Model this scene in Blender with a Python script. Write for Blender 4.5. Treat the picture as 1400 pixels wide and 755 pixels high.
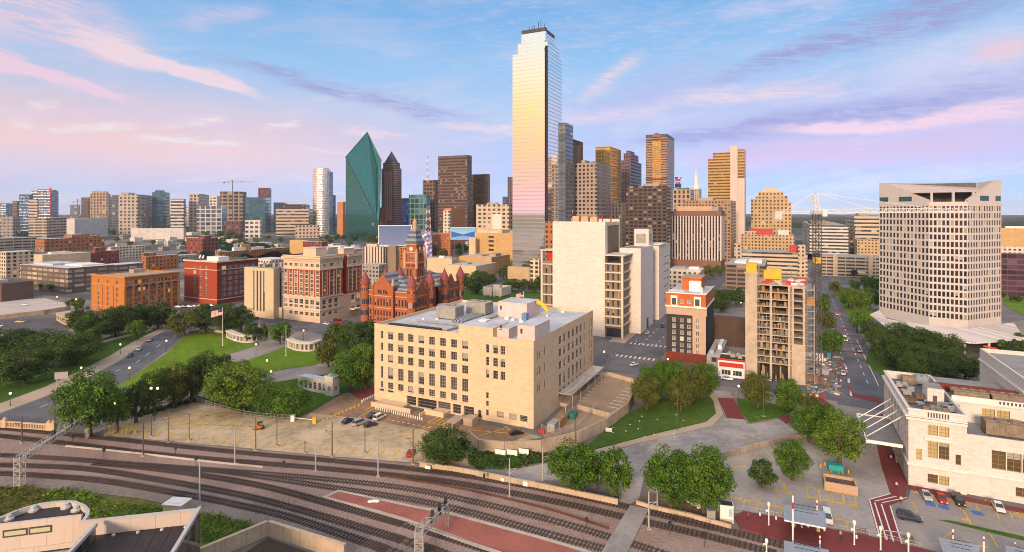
import bpy, math, random
from mathutils import Vector, Matrix
R = random.Random(7)
rad = math.radians
SC = bpy.context.scene
COL = SC.collection
for o in list(bpy.data.objects): bpy.data.objects.remove(o)
# ------------------------------------------------------------------ camera
F, H, HV = 760.0, 70.0, 289.0          # focal length in photo pixels, camera height in metres, horizon row
cam = bpy.data.objects.new('camera', bpy.data.cameras.new('camera'))
COL.objects.link(cam); SC.camera = cam
cam.location = (0, 0, H); cam.rotation_euler = (rad(90), 0, 0)
cam.data.sensor_width = 36; cam.data.lens = 36*F/1400
cam.data.shift_y = -(377.5-HV)/1400
cam.data.clip_start = 1; cam.data.clip_end = 60000
# ------------------------------------------------------------------ exposure, sun
SC.view_settings.view_transform = 'Standard'; SC.view_settings.look = 'None'
SC.view_settings.exposure = 0.0; SC.view_settings.gamma = 1
SUN_AZ, SUN_EL = rad(203), rad(16)      # azimuth clockwise from the viewing direction
sl = bpy.data.lights.new('sun', 'SUN'); sl.energy = 4.6; sl.angle = rad(12); sl.color = (1, .70, .47)
so = bpy.data.objects.new('sun', sl); COL.objects.link(so)
sdir = Vector((math.sin(SUN_AZ)*math.cos(SUN_EL), math.cos(SUN_AZ)*math.cos(SUN_EL), math.sin(SUN_EL)))
so.rotation_euler = sdir.to_track_quat('Z', 'Y').to_euler(); so.location = (0, 0, 300)
SC.cycles.max_bounces = 5; SC.cycles.diffuse_bounces = 2; SC.cycles.glossy_bounces = 3
SC.cycles.transparent_max_bounces = 6; SC.cycles.volume_bounces = 0
SC.cycles.use_denoising = True; SC.cycles.filter_width = 1.0; SC.cycles.sample_clamp_indirect = 4
SC.cycles.caustics_reflective = False; SC.cycles.caustics_refractive = False
def lin(r, g=None, b=None):
	if g is None: r, g, b = r
	f = lambda c: (c/255/12.92) if c/255 <= .04045 else ((c/255+.055)/1.055)**2.4
	return (f(r), f(g), f(b), 1)
# ------------------------------------------------------------------ node helper
class NT:
	def __init__(s, tree): s.t = tree; s.n = tree.nodes; s.n.clear()
	def new(s, typ, **kw):
		n = s.n.new(typ)
		for k, v in kw.items(): setattr(n, k, v)
		return n
	def put(s, sock, v):
		if isinstance(v, bpy.types.NodeSocket): s.t.links.new(v, sock)
		elif isinstance(v, (tuple, list)) and hasattr(sock, 'default_value') and len(v) != len(sock.default_value):
			sock.default_value = tuple(v)[:len(sock.default_value)] if len(v) > len(sock.default_value) else tuple(v)+(1,)
		else: sock.default_value = v
	def m(s, op, a, b=None, c=None, clamp=False):
		n = s.new('ShaderNodeMath', operation=op); n.use_clamp = clamp
		s.put(n.inputs[0], a)
		if b is not None: s.put(n.inputs[1], b)
		if c is not None: s.put(n.inputs[2], c)
		return n.outputs[0]
	def mix(s, f, a, b, bt='MIX'):
		n = s.new('ShaderNodeMix', data_type='RGBA', blend_type=bt); n.clamp_factor = True
		s.put(n.inputs[0], f); s.put(n.inputs[6], a); s.put(n.inputs[7], b)
		return n.outputs[2]
	def ramp(s, f, stops, interp='LINEAR'):
		n = s.new('ShaderNodeValToRGB'); cr = n.color_ramp; cr.interpolation = interp
		while len(cr.elements) < len(stops): cr.elements.new(.5)
		for e, (p, c) in zip(cr.elements, stops): e.position = p; e.color = c if len(c) == 4 else tuple(c)+(1,)
		s.put(n.inputs[0], f); return n.outputs[0]
	def noise(s, vec, scale, detail=3, rough=.55, dist=0):
		n = s.new('ShaderNodeTexNoise'); s.put(n.inputs['Scale'], scale); n.inputs['Detail'].default_value = detail
		n.inputs['Roughness'].default_value = rough; n.inputs['Distortion'].default_value = dist
		if vec is not None: s.put(n.inputs['Vector'], vec)
		return n.outputs[0]
	def sstep(s, v, a, b):
		n = s.new('ShaderNodeMapRange', interpolation_type='SMOOTHSTEP')
		s.put(n.inputs[0], v); n.inputs[1].default_value = a; n.inputs[2].default_value = b
		return n.outputs[0]
	def sep(s, v):
		n = s.new('ShaderNodeSeparateXYZ'); s.put(n.inputs[0], v); return n.outputs
	def comb(s, x, y, z):
		n = s.new('ShaderNodeCombineXYZ')
		for i, q in enumerate((x, y, z)): s.put(n.inputs[i], q)
		return n.outputs[0]
# ------------------------------------------------------------------ world: Nishita sky with evening clouds
W = bpy.data.worlds.new('World'); SC.world = W; W.use_nodes = True
def build_world():
	q = NT(W.node_tree)
	d = q.new('ShaderNodeTexCoord').outputs['Generated']
	x, y, z = q.sep(d)
	az = q.m('ARCTAN2', x, y)
	hyp = q.m('SQRT', q.m('ADD', q.m('MULTIPLY', x, x), q.m('ADD', q.m('MULTIPLY', y, y), 1e-6)))
	t = q.m('DIVIDE', z, hyp)                                   # tangent of the elevation
	east = q.ramp(q.m('MULTIPLY', t, 1.6, clamp=True), [
		(0, lin(150, 176, 222)), (.07, lin(158, 186, 232)), (.15, lin(176, 190, 232)), (.26, lin(184, 208, 238)),
		(.40, lin(158, 204, 244)), (.58, lin(122, 184, 240)), (.72, lin(185, 200, 230)), (1, lin(240, 232, 238))])
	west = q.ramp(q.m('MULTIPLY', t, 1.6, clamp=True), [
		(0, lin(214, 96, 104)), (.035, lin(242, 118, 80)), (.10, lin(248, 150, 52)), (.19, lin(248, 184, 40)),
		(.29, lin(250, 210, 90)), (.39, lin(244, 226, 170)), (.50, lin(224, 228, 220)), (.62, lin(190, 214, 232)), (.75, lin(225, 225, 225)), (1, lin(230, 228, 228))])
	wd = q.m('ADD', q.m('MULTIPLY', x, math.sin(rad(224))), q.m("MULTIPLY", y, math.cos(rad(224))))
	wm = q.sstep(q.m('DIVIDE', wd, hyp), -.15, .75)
	# the pink glow low in the north, left of the view
	left = q.sstep(az, .12, -.62)
	pk = q.m('MULTIPLY', left, q.m('MULTIPLY', q.sstep(t, .0, .07), q.sstep(t, .24, .08)))
	nv = q.comb(q.m('MULTIPLY', az, 3.2), q.m('MULTIPLY', t, 16), 0)
	n1 = q.noise(nv, 1.5, 6, .6, .6)
	pk = q.m('MULTIPLY', pk, q.m('ADD', .8, q.m('MULTIPLY', n1, .7)))
	east = q.mix(pk, east, lin(255, 208, 198))
	# lavender veil right of the tall tower
	lv = q.m('MULTIPLY', q.sstep(az, .0, .45), q.m('MULTIPLY', q.sstep(t, .03, .09), q.sstep(t, .26, .12)))
	east = q.mix(q.m('MULTIPLY', lv, q.m('ADD', .35, q.m('MULTIPLY', n1, .6))), east, lin(206, 184, 224))
	lowv = q.m('MULTIPLY', q.sstep(t, .10, .02), q.sstep(az, .15, -.1))
	east = q.mix(q.m('MULTIPLY', lowv, .75), east, lin(176, 172, 212))
	# long streaks: (u, v) of both ends as seen in the photograph, turned into sky directions
	def A(u, v):
		a = math.atan((u-700)/F); return a, (HV-v)/F*math.cos(a)
	warp = q.m('MULTIPLY', q.m('SUBTRACT', q.noise(q.comb(q.m('MULTIPLY', az, 6), q.m('MULTIPLY', t, 14), 3), 1.0, 6, .62), .5), .06)
	fib = q.sstep(q.noise(q.comb(q.m('MULTIPLY', az, 12), q.m('ADD', q.m('MULTIPLY', t, 78), q.m('MULTIPLY', az, 10)), 1), 1.0, 10, .74, 1.6), .34, .66)
	rip = q.noise(q.comb(q.m('ADD', q.m('MULTIPLY', az, 34), q.m('MULTIPLY', t, 60)), q.m('MULTIPLY', t, 190), 1), 1.0, 4, .6, .6)
	def streak(c, p0, p1, w0, w1, col, amt, hard=.5, tex=fib, bias=.25):
		(a0, t0), (a1, t1) = A(*p0), A(*p1)
		L = math.hypot(a1-a0, t1-t0); dx, dy = (a1-a0)/L, (t1-t0)/L
		ra = q.m('SUBTRACT', az, a0); rt = q.m('SUBTRACT', q.m('ADD', t, warp), t0)
		s = q.m('DIVIDE', q.m('ADD', q.m('MULTIPLY', ra, dx), q.m('MULTIPLY', rt, dy)), L)
		p = q.m('SUBTRACT', q.m('MULTIPLY', rt, dx), q.m('MULTIPLY', ra, dy))
		w = q.m('ADD', w0*1.35/F, q.m('MULTIPLY', s, (w1-w0)*1.35/F))
		e = q.m('DIVIDE', q.m('ABSOLUTE', p), w)
		k = q.m('MULTIPLY', q.m('POWER', q.sstep(e, 1.0, hard*.3), 1.3), q.m('MULTIPLY', q.sstep(s, -.16, .22), q.sstep(s, 1.10, .72)))
		k = q.m('MULTIPLY', k, q.m('ADD', bias, q.m('MULTIPLY', tex, 1.0), clamp=True))
		return q.mix(q.m('MULTIPLY', k, amt, clamp=True), c, col)
	PINK, LAV, CREAM = lin(252, 214, 226), lin(164, 162, 208), lin(255, 222, 222)
	c = east
	blot = q.sstep(q.noise(q.comb(q.m('MULTIPLY', az, 4), q.m('MULTIPLY', t, 9), 5), 1.4, 5, .6, .3), .42, .75)
	c = q.mix(q.m('MULTIPLY', blot, .38), c, lin(205, 218, 242))
	rr = q.m('MULTIPLY', q.sstep(rip, .50, .68), q.m('MULTIPLY', q.sstep(t, .10, .2), q.sstep(az, -.25, .05)))
	c = q.mix(q.m('MULTIPLY', rr, .30), c, lin(220, 228, 246))
	veil = q.sstep(q.noise(q.comb(q.m('MULTIPLY', az, 5), q.m('ADD', q.m('MULTIPLY', t, 34), q.m('MULTIPLY', az, -5)), 8), 1.0, 9, .68, .9), .46, .72)
	c = q.mix(q.m('MULTIPLY', veil, q.m('ADD', .25, q.m('MULTIPLY', q.sstep(t, .3, .1), .3))), c, lin(240, 218, 228))
	c = streak(c, (-90, -40), (210, 78), 62, 30, PINK, .9, .3)
	c = streak(c, (95, 36), (362, 134), 17, 5, lin(255, 226, 228), 1.3, 1.2, bias=.55)
	c = streak(c, (-60, 74), (185, 140), 12, 6, PINK, 1.25, 1.0, bias=.45)
	c = streak(c, (-20, 70), (40, 88), 14, 8, PINK, .8, .3)
	c = streak(c, (300, 80), (660, 172), 10, 16, LAV, .95, .3, bias=.15)
	c = streak(c, (600, 172), (720, 178), 6, 7, CREAM, .85, .2)
	c = streak(c, (470, 178), (560, 188), 5, 4, CREAM, .8, .2)
	c = streak(c, (415, 198), (480, 208), 4, 3, CREAM, .8, .2)
	for p in ((100, 175, 34), (60, 145, 22), (150, 172, 40), (270, 165, 40), (230, 185, 44), (300, 190, 34), (30, 172, 18), (385, 170, 26)):
		c = streak(c, (p[0]-p[2], p[1]+1), (p[0]+p[2], p[1]-1), 5, 5, lin(255, 232, 222), 1.3, .6, bias=.1)
	c = streak(c, (250, 30), (370, 15), 16, 18, lin(232, 214, 236), .6, .1)
	c = streak(c, (980, 108), (1440, -46), 10, 46, LAV, 1.1, .4, bias=.15)
	c = streak(c, (795, 136), (880, 76), 10, 16, CREAM, .75, .1)
	c = streak(c, (780, 165), (990, 90), 26, 40, lin(196, 188, 226), .6, .1)
	c = streak(c, (925, 132), (1150, 118), 12, 14, CREAM, .85, .2)
	c = streak(c, (760, 164), (930, 140), 14, 12, CREAM, .65, .2)
	c = streak(c, (860, 198), (1480, 108), 10, 34, lin(164, 156, 206), 1.1, .4, bias=.3)
	c = streak(c, (1060, 180), (1480, 146), 7, 18, lin(255, 212, 218), 1.15, .6, bias=.45)
	c = streak(c, (930, 216), (1440, 190), 14, 26, lin(222, 182, 212), 1.0, .2, bias=.4)
	c = streak(c, (1200, 100), (1440, 60), 30, 46, lin(236, 224, 240), .7, .1, tex=rip)
	c = streak(c, (1330, 75), (1420, 62), 14, 16, lin(255, 208, 206), .9, .1, tex=rip)
	c = streak(c, (980, 18), (1160, -4), 10, 16, lin(226, 220, 242), .6, .1)
	hi = q.new('ShaderNodeVectorMath', operation='SCALE'); q.put(hi.inputs[0], q.mix(wm, c, west)); q.put(hi.inputs['Scale'], q.m('ADD', 1, q.m('ADD', q.m('MULTIPLY', q.sstep(t, .42, .9), q.m('ADD', .1, q.m('MULTIPLY', wm, .5))), q.m('MULTIPLY', wm, .38))))  # high and western sky, out of view, brightened as fill light
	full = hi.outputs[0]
	below = q.sstep(t, -.03, -.09)
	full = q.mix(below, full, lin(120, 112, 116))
	sky = q.new('ShaderNodeTexSky', sky_type='NISHITA', sun_disc=False)
	sky.sun_elevation = SUN_EL; sky.sun_rotation = SUN_AZ; sky.dust_density = 0; sky.air_density = .3
	b1 = q.new('ShaderNodeBackground'); q.put(b1.inputs[0], sky.outputs[0]); b1.inputs[1].default_value = .05
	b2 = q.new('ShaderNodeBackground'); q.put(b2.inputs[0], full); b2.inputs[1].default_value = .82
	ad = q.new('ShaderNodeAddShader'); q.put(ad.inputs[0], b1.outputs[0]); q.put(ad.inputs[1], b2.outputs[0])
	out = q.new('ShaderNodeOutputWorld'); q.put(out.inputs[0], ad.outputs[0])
build_world()
# ------------------------------------------------------------------ photo pixel -> ground point
def G(u, v, z=0.0):
	Y = F*(H-z)/(v-HV)
	return Vector(((u-700)/F*Y, Y, z))
def GY(u, Y, z=0.0): return Vector(((u-700)/F*Y, Y, z))
def ZT(v, Y): return H-(v-HV)*Y/F
# ------------------------------------------------------------------ mesh builder
class MB:
	def __init__(s): s.v = []; s.f = []; s.m = []
	def poly(s, pts, m=0):
		i = len(s.v); s.v += [tuple(p) for p in pts]; s.f.append(tuple(range(i, i+len(pts)))); s.m.append(m)
	def box(s, x0, x1, y0, y1, z0, z1, m=0, top=None, M=None):
		p = [(x0, y0, z0), (x1, y0, z0), (x1, y1, z0), (x0, y1, z0), (x0, y0, z1), (x1, y0, z1), (x1, y1, z1), (x0, y1, z1)]
		if M is not None: p = [tuple(M @ Vector(a)) for a in p]
		i = len(s.v); s.v += p
		for k, f in enumerate(((0, 3, 2, 1), (4, 5, 6, 7), (0, 1, 5, 4), (1, 2, 6, 5), (2, 3, 7, 6), (3, 0, 4, 7))):
			s.f.append(tuple(i+j for j in f)); s.m.append(top if (k == 1 and top is not None) else m)
	def prism(s, pts, z0, z1, m=0, top=None, bottom=True):
		a = sum(pts[i][0]*pts[(i+1) % len(pts)][1]-pts[(i+1) % len(pts)][0]*pts[i][1] for i in range(len(pts)))
		if a < 0: pts = list(pts)[::-1]
		n = len(pts); i = len(s.v)
		s.v += [(p[0], p[1], z0) for p in pts]+[(p[0], p[1], z1) for p in pts]
		for k in range(n):
			s.f.append((i+k, i+(k+1) % n, i+n+(k+1) % n, i+n+k)); s.m.append(m)
		s.f.append(tuple(range(i+n, i+2*n))); s.m.append(m if top is None else top)
		if bottom: s.f.append(tuple(range(i+n-1, i-1, -1))); s.m.append(m)
	def tube(s, pts, r, n=6, m=0, cap=True):
		pts = [Vector(p) for p in pts]; rs = r if isinstance(r, (list, tuple)) else [r]*len(pts)
		i0 = len(s.v)
		for k, p in enumerate(pts):
			t = (pts[min(k+1, len(pts)-1)]-pts[max(k-1, 0)]).normalized()
			up = Vector((0, 0, 1)) if abs(t.z) < .9 else Vector((1, 0, 0))
			a = t.cross(up).normalized(); b = a.cross(t)
			for j in range(n):
				w = 2*math.pi*j/n+math.pi/n
				s.v.append(tuple(p+a*math.cos(w)*rs[k]+b*math.sin(w)*rs[k]))
		for k in range(len(pts)-1):
			for j in range(n):
				a = i0+k*n+j; b = i0+k*n+(j+1) % n
				s.f.append((a, b, b+n, a+n)); s.m.append(m)
		if cap:
			s.f.append(tuple(range(i0+n-1, i0-1, -1))); s.m.append(m)
			e = i0+(len(pts)-1)*n; s.f.append(tuple(range(e, e+n))); s.m.append(m)
	def lathe(s, prof, c=(0, 0, 0), n=12, m=0):
		i0 = len(s.v)
		for r, z in prof:
			for j in range(n):
				w = 2*math.pi*j/n+math.pi/n
				s.v.append((c[0]+r*math.cos(w), c[1]+r*math.sin(w), c[2]+z))
		for k in range(len(prof)-1):
			for j in range(n):
				a = i0+k*n+j; b = i0+k*n+(j+1) % n
				s.f.append((a, b, b+n, a+n)); s.m.append(m)
		e = i0+(len(prof)-1)*n; s.f.append(tuple(range(e, e+n))); s.m.append(m)
	def mesh(s, name, mats, smooth=False):
		me = bpy.data.meshes.new(name); me.from_pydata(s.v, [], s.f)
		if not isinstance(mats, (list, tuple)): mats = [mats]
		for k in mats: me.materials.append(k)
		if len(mats) > 1: me.polygons.foreach_set('material_index', s.m)
		if smooth: me.polygons.foreach_set('use_smooth', [True]*len(me.polygons))
		me.update(); return me
	def build(s, name, mats, parent=None, smooth=False, loc=None, rz=None):
		return put(name, s.mesh(name, mats, smooth), parent, loc, rz)
def put(name, me, parent=None, loc=None, rz=None):
	o = bpy.data.objects.new(name, me); COL.objects.link(o)
	if parent is not None: o.parent = parent
	if loc is not None: o.location = loc
	if rz is not None: o.rotation_euler = (0, 0, rz)
	return o
def tag(o, label=None, cat=None, group=None, kind=None):
	if label: o['label'] = label
	if cat: o['category'] = cat
	if group: o['group'] = group
	if kind: o['kind'] = kind
	return o
def thing(name, label, cat, loc=(0, 0, 0), rz=0, group=None):
	o = put(name, None, None, loc, rz); o.empty_display_size = .5
	return tag(o, label, cat, group)
def kids(o): return [c for c in bpy.data.objects if c.parent == o]
ORD = ['first', 'second', 'third', 'fourth', 'fifth', 'sixth', 'seventh', 'eighth', 'ninth', 'tenth', 'eleventh', 'twelfth',
	   'thirteenth', 'fourteenth', 'fifteenth', 'sixteenth', 'seventeenth', 'eighteenth', 'nineteenth', 'twentieth']
# ------------------------------------------------------------------ materials
MC = {}
def mat(name):
	m = bpy.data.materials.new(name); m.use_nodes = True
	return m, NT(m.node_tree)
def fin(q, col, rough=.8, metal=0, bump=None, bs=.3, emit=None, es=0, spec=None, bd=.1):
	p = q.new('ShaderNodeBsdfPrincipled')
	q.put(p.inputs['Base Color'], col); q.put(p.inputs['Roughness'], rough); q.put(p.inputs['Metallic'], metal)
	if spec is not None: q.put(p.inputs['Specular IOR Level'], spec)
	if bump is not None:
		b = q.new('ShaderNodeBump'); b.inputs['Strength'].default_value = bs; b.inputs['Distance'].default_value = bd
		q.put(b.inputs['Height'], bump); q.put(p.inputs['Normal'], b.outputs[0])
	if emit is not None: q.put(p.inputs['Emission Color'], emit); q.put(p.inputs['Emission Strength'], es)
	o = q.new('ShaderNodeOutputMaterial'); q.put(o.inputs[0], p.outputs[0]); return p
def sc(c, k): return tuple(min(1, max(0, x*k)) for x in c[:3])+(1,)
def obj3(q): return q.new('ShaderNodeTexCoord').outputs['Object']
def geo3(q): return q.new('ShaderNodeNewGeometry').outputs['Position']
def surf(name, c, rough=.85, var=.25, scale=.15, fine=1.5, streak=0, metal=0, bs=.2, world=False, spec=.3):
	"""plain weathered surface: large blotches, fine grain and optional vertical streaks"""
	if name in MC: return MC[name]
	m, q = mat(name); c = tuple(c)[:3]
	P = geo3(q) if world else obj3(q)
	a = q.noise(P, scale, 4, .6); b = q.noise(P, fine, 4, .65)
	f = q.m('ADD', q.m('MULTIPLY', a, .6), q.m('MULTIPLY', b, .4))
	col = q.ramp(q.sstep(f, .32, .68), [(0, sc(c, 1-var)), (.5, sc(c, 1)), (1, sc(c, 1+var*.8))])
	if streak:
		x, y, z = q.sep(P)
		s = q.noise(q.comb(q.m('MULTIPLY', q.m('ADD', x, y), 1.2), q.m('MULTIPLY', q.m('SUBTRACT', x, y), 1.2), q.m('MULTIPLY', z, .06)), 1, 4, .6)
		col = q.mix(q.m('MULTIPLY', q.sstep(s, .5, .75), streak), col, sc(c, .45))
	fin(q, col, rough, metal, b, bs, spec=spec)
	MC[name] = m; return m
def blockwall(name, c, bw=1.2, bh=.6, var=.12, mort=.8, rough=.85, streak=.25, mw=.012):
	"""coursed stone or brick with faint joints on any upright face"""
	if name in MC: return MC[name]
	m, q = mat(name); c = tuple(c)[:3]
	P = obj3(q); x, y, z = q.sep(P)
	n = q.sep(q.new('ShaderNodeTexCoord').outputs['Normal'])
	side = q.m('GREATER_THAN', q.m('ABSOLUTE', n[0]), .7)
	s = q.m('ADD', q.m('MULTIPLY', y, side), q.m('MULTIPLY', x, q.m('SUBTRACT', 1, side)))
	br = q.new('ShaderNodeTexBrick'); q.put(br.inputs['Vector'], q.comb(s, z, 0))
	br.inputs['Scale'].default_value = 1; br.inputs['Brick Width'].default_value = bw; br.inputs['Row Height'].default_value = bh
	br.inputs['Mortar Size'].default_value = mw*min(1, bh*2); br.inputs['Mortar Smooth'].default_value = .3
	br.inputs['Color1'].default_value = sc(c, 1-var); br.inputs['Color2'].default_value = sc(c, 1+var); br.inputs['Mortar'].default_value = sc(c, mort)
	a = q.noise(P, .12, 4, .6); st = q.noise(q.comb(q.m('MULTIPLY', s, 1.1), q.m('MULTIPLY', z, .07), 0), 1, 4, .6)
	col = q.mix(q.m('MULTIPLY', q.sstep(a, .35, .7), .3), br.outputs[0], sc(c, 1.1))
	col = q.mix(q.m('MULTIPLY', q.sstep(st, .52, .78), streak), col, sc(c, .5))
	fin(q, col, rough, 0, br.outputs[1], .15, spec=.3)
	MC[name] = m; return m
def tower(name, wall, glass, bay=3.5, floor=3.8, wx=.6, wz=.5, gr=.12, gm=0., lit=.03, roof=(.32, .3, .29), sx=0., wr=.7, vary=.6, wm=0., hl=0.):
	"""distant facade: floors and bays of dark panes in a wall, panes varying one by one"""
	if name in MC: return MC[name]
	m, q = mat(name)
	P = obj3(q); x, y, z = q.sep(P)
	n = q.sep(q.new('ShaderNodeTexCoord').outputs['Normal'])
	side = q.m('GREATER_THAN', q.m('ABSOLUTE', n[0]), .7); top = q.m('GREATER_THAN', n[2], .75)
	s = q.m('ADD', q.m('MULTIPLY', y, side), q.m('MULTIPLY', x, q.m('SUBTRACT', 1, side)))
	s = q.m('DIVIDE', q.m('ADD', s, 500+sx), bay); h = q.m('DIVIDE', z, floor)
	fs = q.m('FRACT', s); fh = q.m('FRACT', h)
	ws = q.m('LESS_THAN', q.m('ABSOLUTE', q.m('SUBTRACT', fs, .5)), wx/2) if wx < 1 else 1.0
	wh = q.m('LESS_THAN', q.m('ABSOLUTE', q.m('SUBTRACT', fh, .52)), wz/2) if wz < 1 else 1.0
	w = q.m('MULTIPLY', q.m('MULTIPLY', ws, wh), q.m('SUBTRACT', 1, top))
	wn = q.new('ShaderNodeTexWhiteNoise', noise_dimensions='3D')
	q.put(wn.inputs[0], q.comb(q.m('FLOOR', s), q.m('FLOOR', h), q.m('MULTIPLY', side, 7)))
	r = wn.outputs[0]
	g3 = tuple(glass)[:3]
	gcol = q.ramp(r, [(0, sc(g3, 1-vary)), (.6, sc(g3, 1)), (1, sc(g3, 1+vary))])
	pale = q.m('GREATER_THAN', r, .86)
	gcol = q.mix(q.m('MULTIPLY', pale, .35*(1-gm)), gcol, (.45, .42, .36, 1))
	a = q.noise(P, .05, 4, .6); b = q.noise(P, .6, 3, .6)
	f = q.m('ADD', q.m('MULTIPLY', a, .6), q.m('MULTIPLY', b, .4))
	wcol = q.ramp(q.sstep(f, .3, .7), [(0, sc(wall, .82)), (1, sc(wall, 1.12))])
	if hl:
		wcol = q.mix(q.m('LESS_THAN', fh, hl), wcol, sc(wall, .5))
	wcol = q.mix(top, wcol, roof)
	col = q.mix(w, wcol, gcol)
	rough = q.m('ADD', wr, q.m('MULTIPLY', w, gr-wr))
	met = q.m('ADD', wm, q.m('MULTIPLY', w, gm-wm))
	p = fin(q, col, rough, met)
	p.inputs['Specular IOR Level'].default_value = .5
	nb = q.new('ShaderNodeBump'); nb.inputs['Strength'].default_value = .25; nb.inputs['Distance'].default_value = .25
	q.put(nb.inputs['Height'], q.m('ADD', q.m('SUBTRACT', 1, w), q.m('MULTIPLY', q.noise(P, .25, 2), .15))); q.put(p.inputs['Normal'], nb.outputs[0])
	if lit:
		wn2 = q.new('ShaderNodeTexWhiteNoise', noise_dimensions='3D')
		q.put(wn2.inputs[0], q.comb(q.m('FLOOR', s), q.m('FLOOR', h), 31))
		L = q.m('MULTIPLY', w, q.m('LESS_THAN', wn2.outputs[0], lit))
		q.put(p.inputs['Emission Color'], (1, .66, .28, 1)); q.put(p.inputs['Emission Strength'], q.m('MULTIPLY', L, .45))
	MC[name] = m; return m
def pane(name='window_glass', dark=(.03, .035, .045), lit=0.05, pale=.25):
	if name in MC: return MC[name]
	m, q = mat(name)
	oi = q.new('ShaderNodeObjectInfo').outputs['Random']; gi = q.new('ShaderNodeNewGeometry').outputs['Random Per Island']
	r = q.m('FRACT', q.m('ADD', q.m('MULTIPLY', oi, 7.13), q.m('MULTIPLY', gi, 3.7)))
	z = q.sep(obj3(q))[2]
	blind = q.m('MULTIPLY', q.m('LESS_THAN', r, pale), q.m('GREATER_THAN', z, q.m('SUBTRACT', q.m('MULTIPLY', r, 8), 1)))
	col = q.mix(blind, q.mix(r, sc(dark, .5), sc(dark, 1.9)), (.34, .32, .28, 1))
	L = q.m('GREATER_THAN', r, 1-lit)
	fin(q, col, .12, 0, emit=(1, .62, .22, 1), es=q.m('MULTIPLY', L, .5), spec=.6)
	MC[name] = m; return m
def emis(name, c, s):
	if name in MC: return MC[name]
	m, q = mat(name); e = q.new('ShaderNodeEmission'); e.inputs[0].default_value = tuple(c)[:3]+(1,); e.inputs[1].default_value = s
	o = q.new('ShaderNodeOutputMaterial'); q.put(o.inputs[0], e.outputs[0]); MC[name] = m; return m
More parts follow.
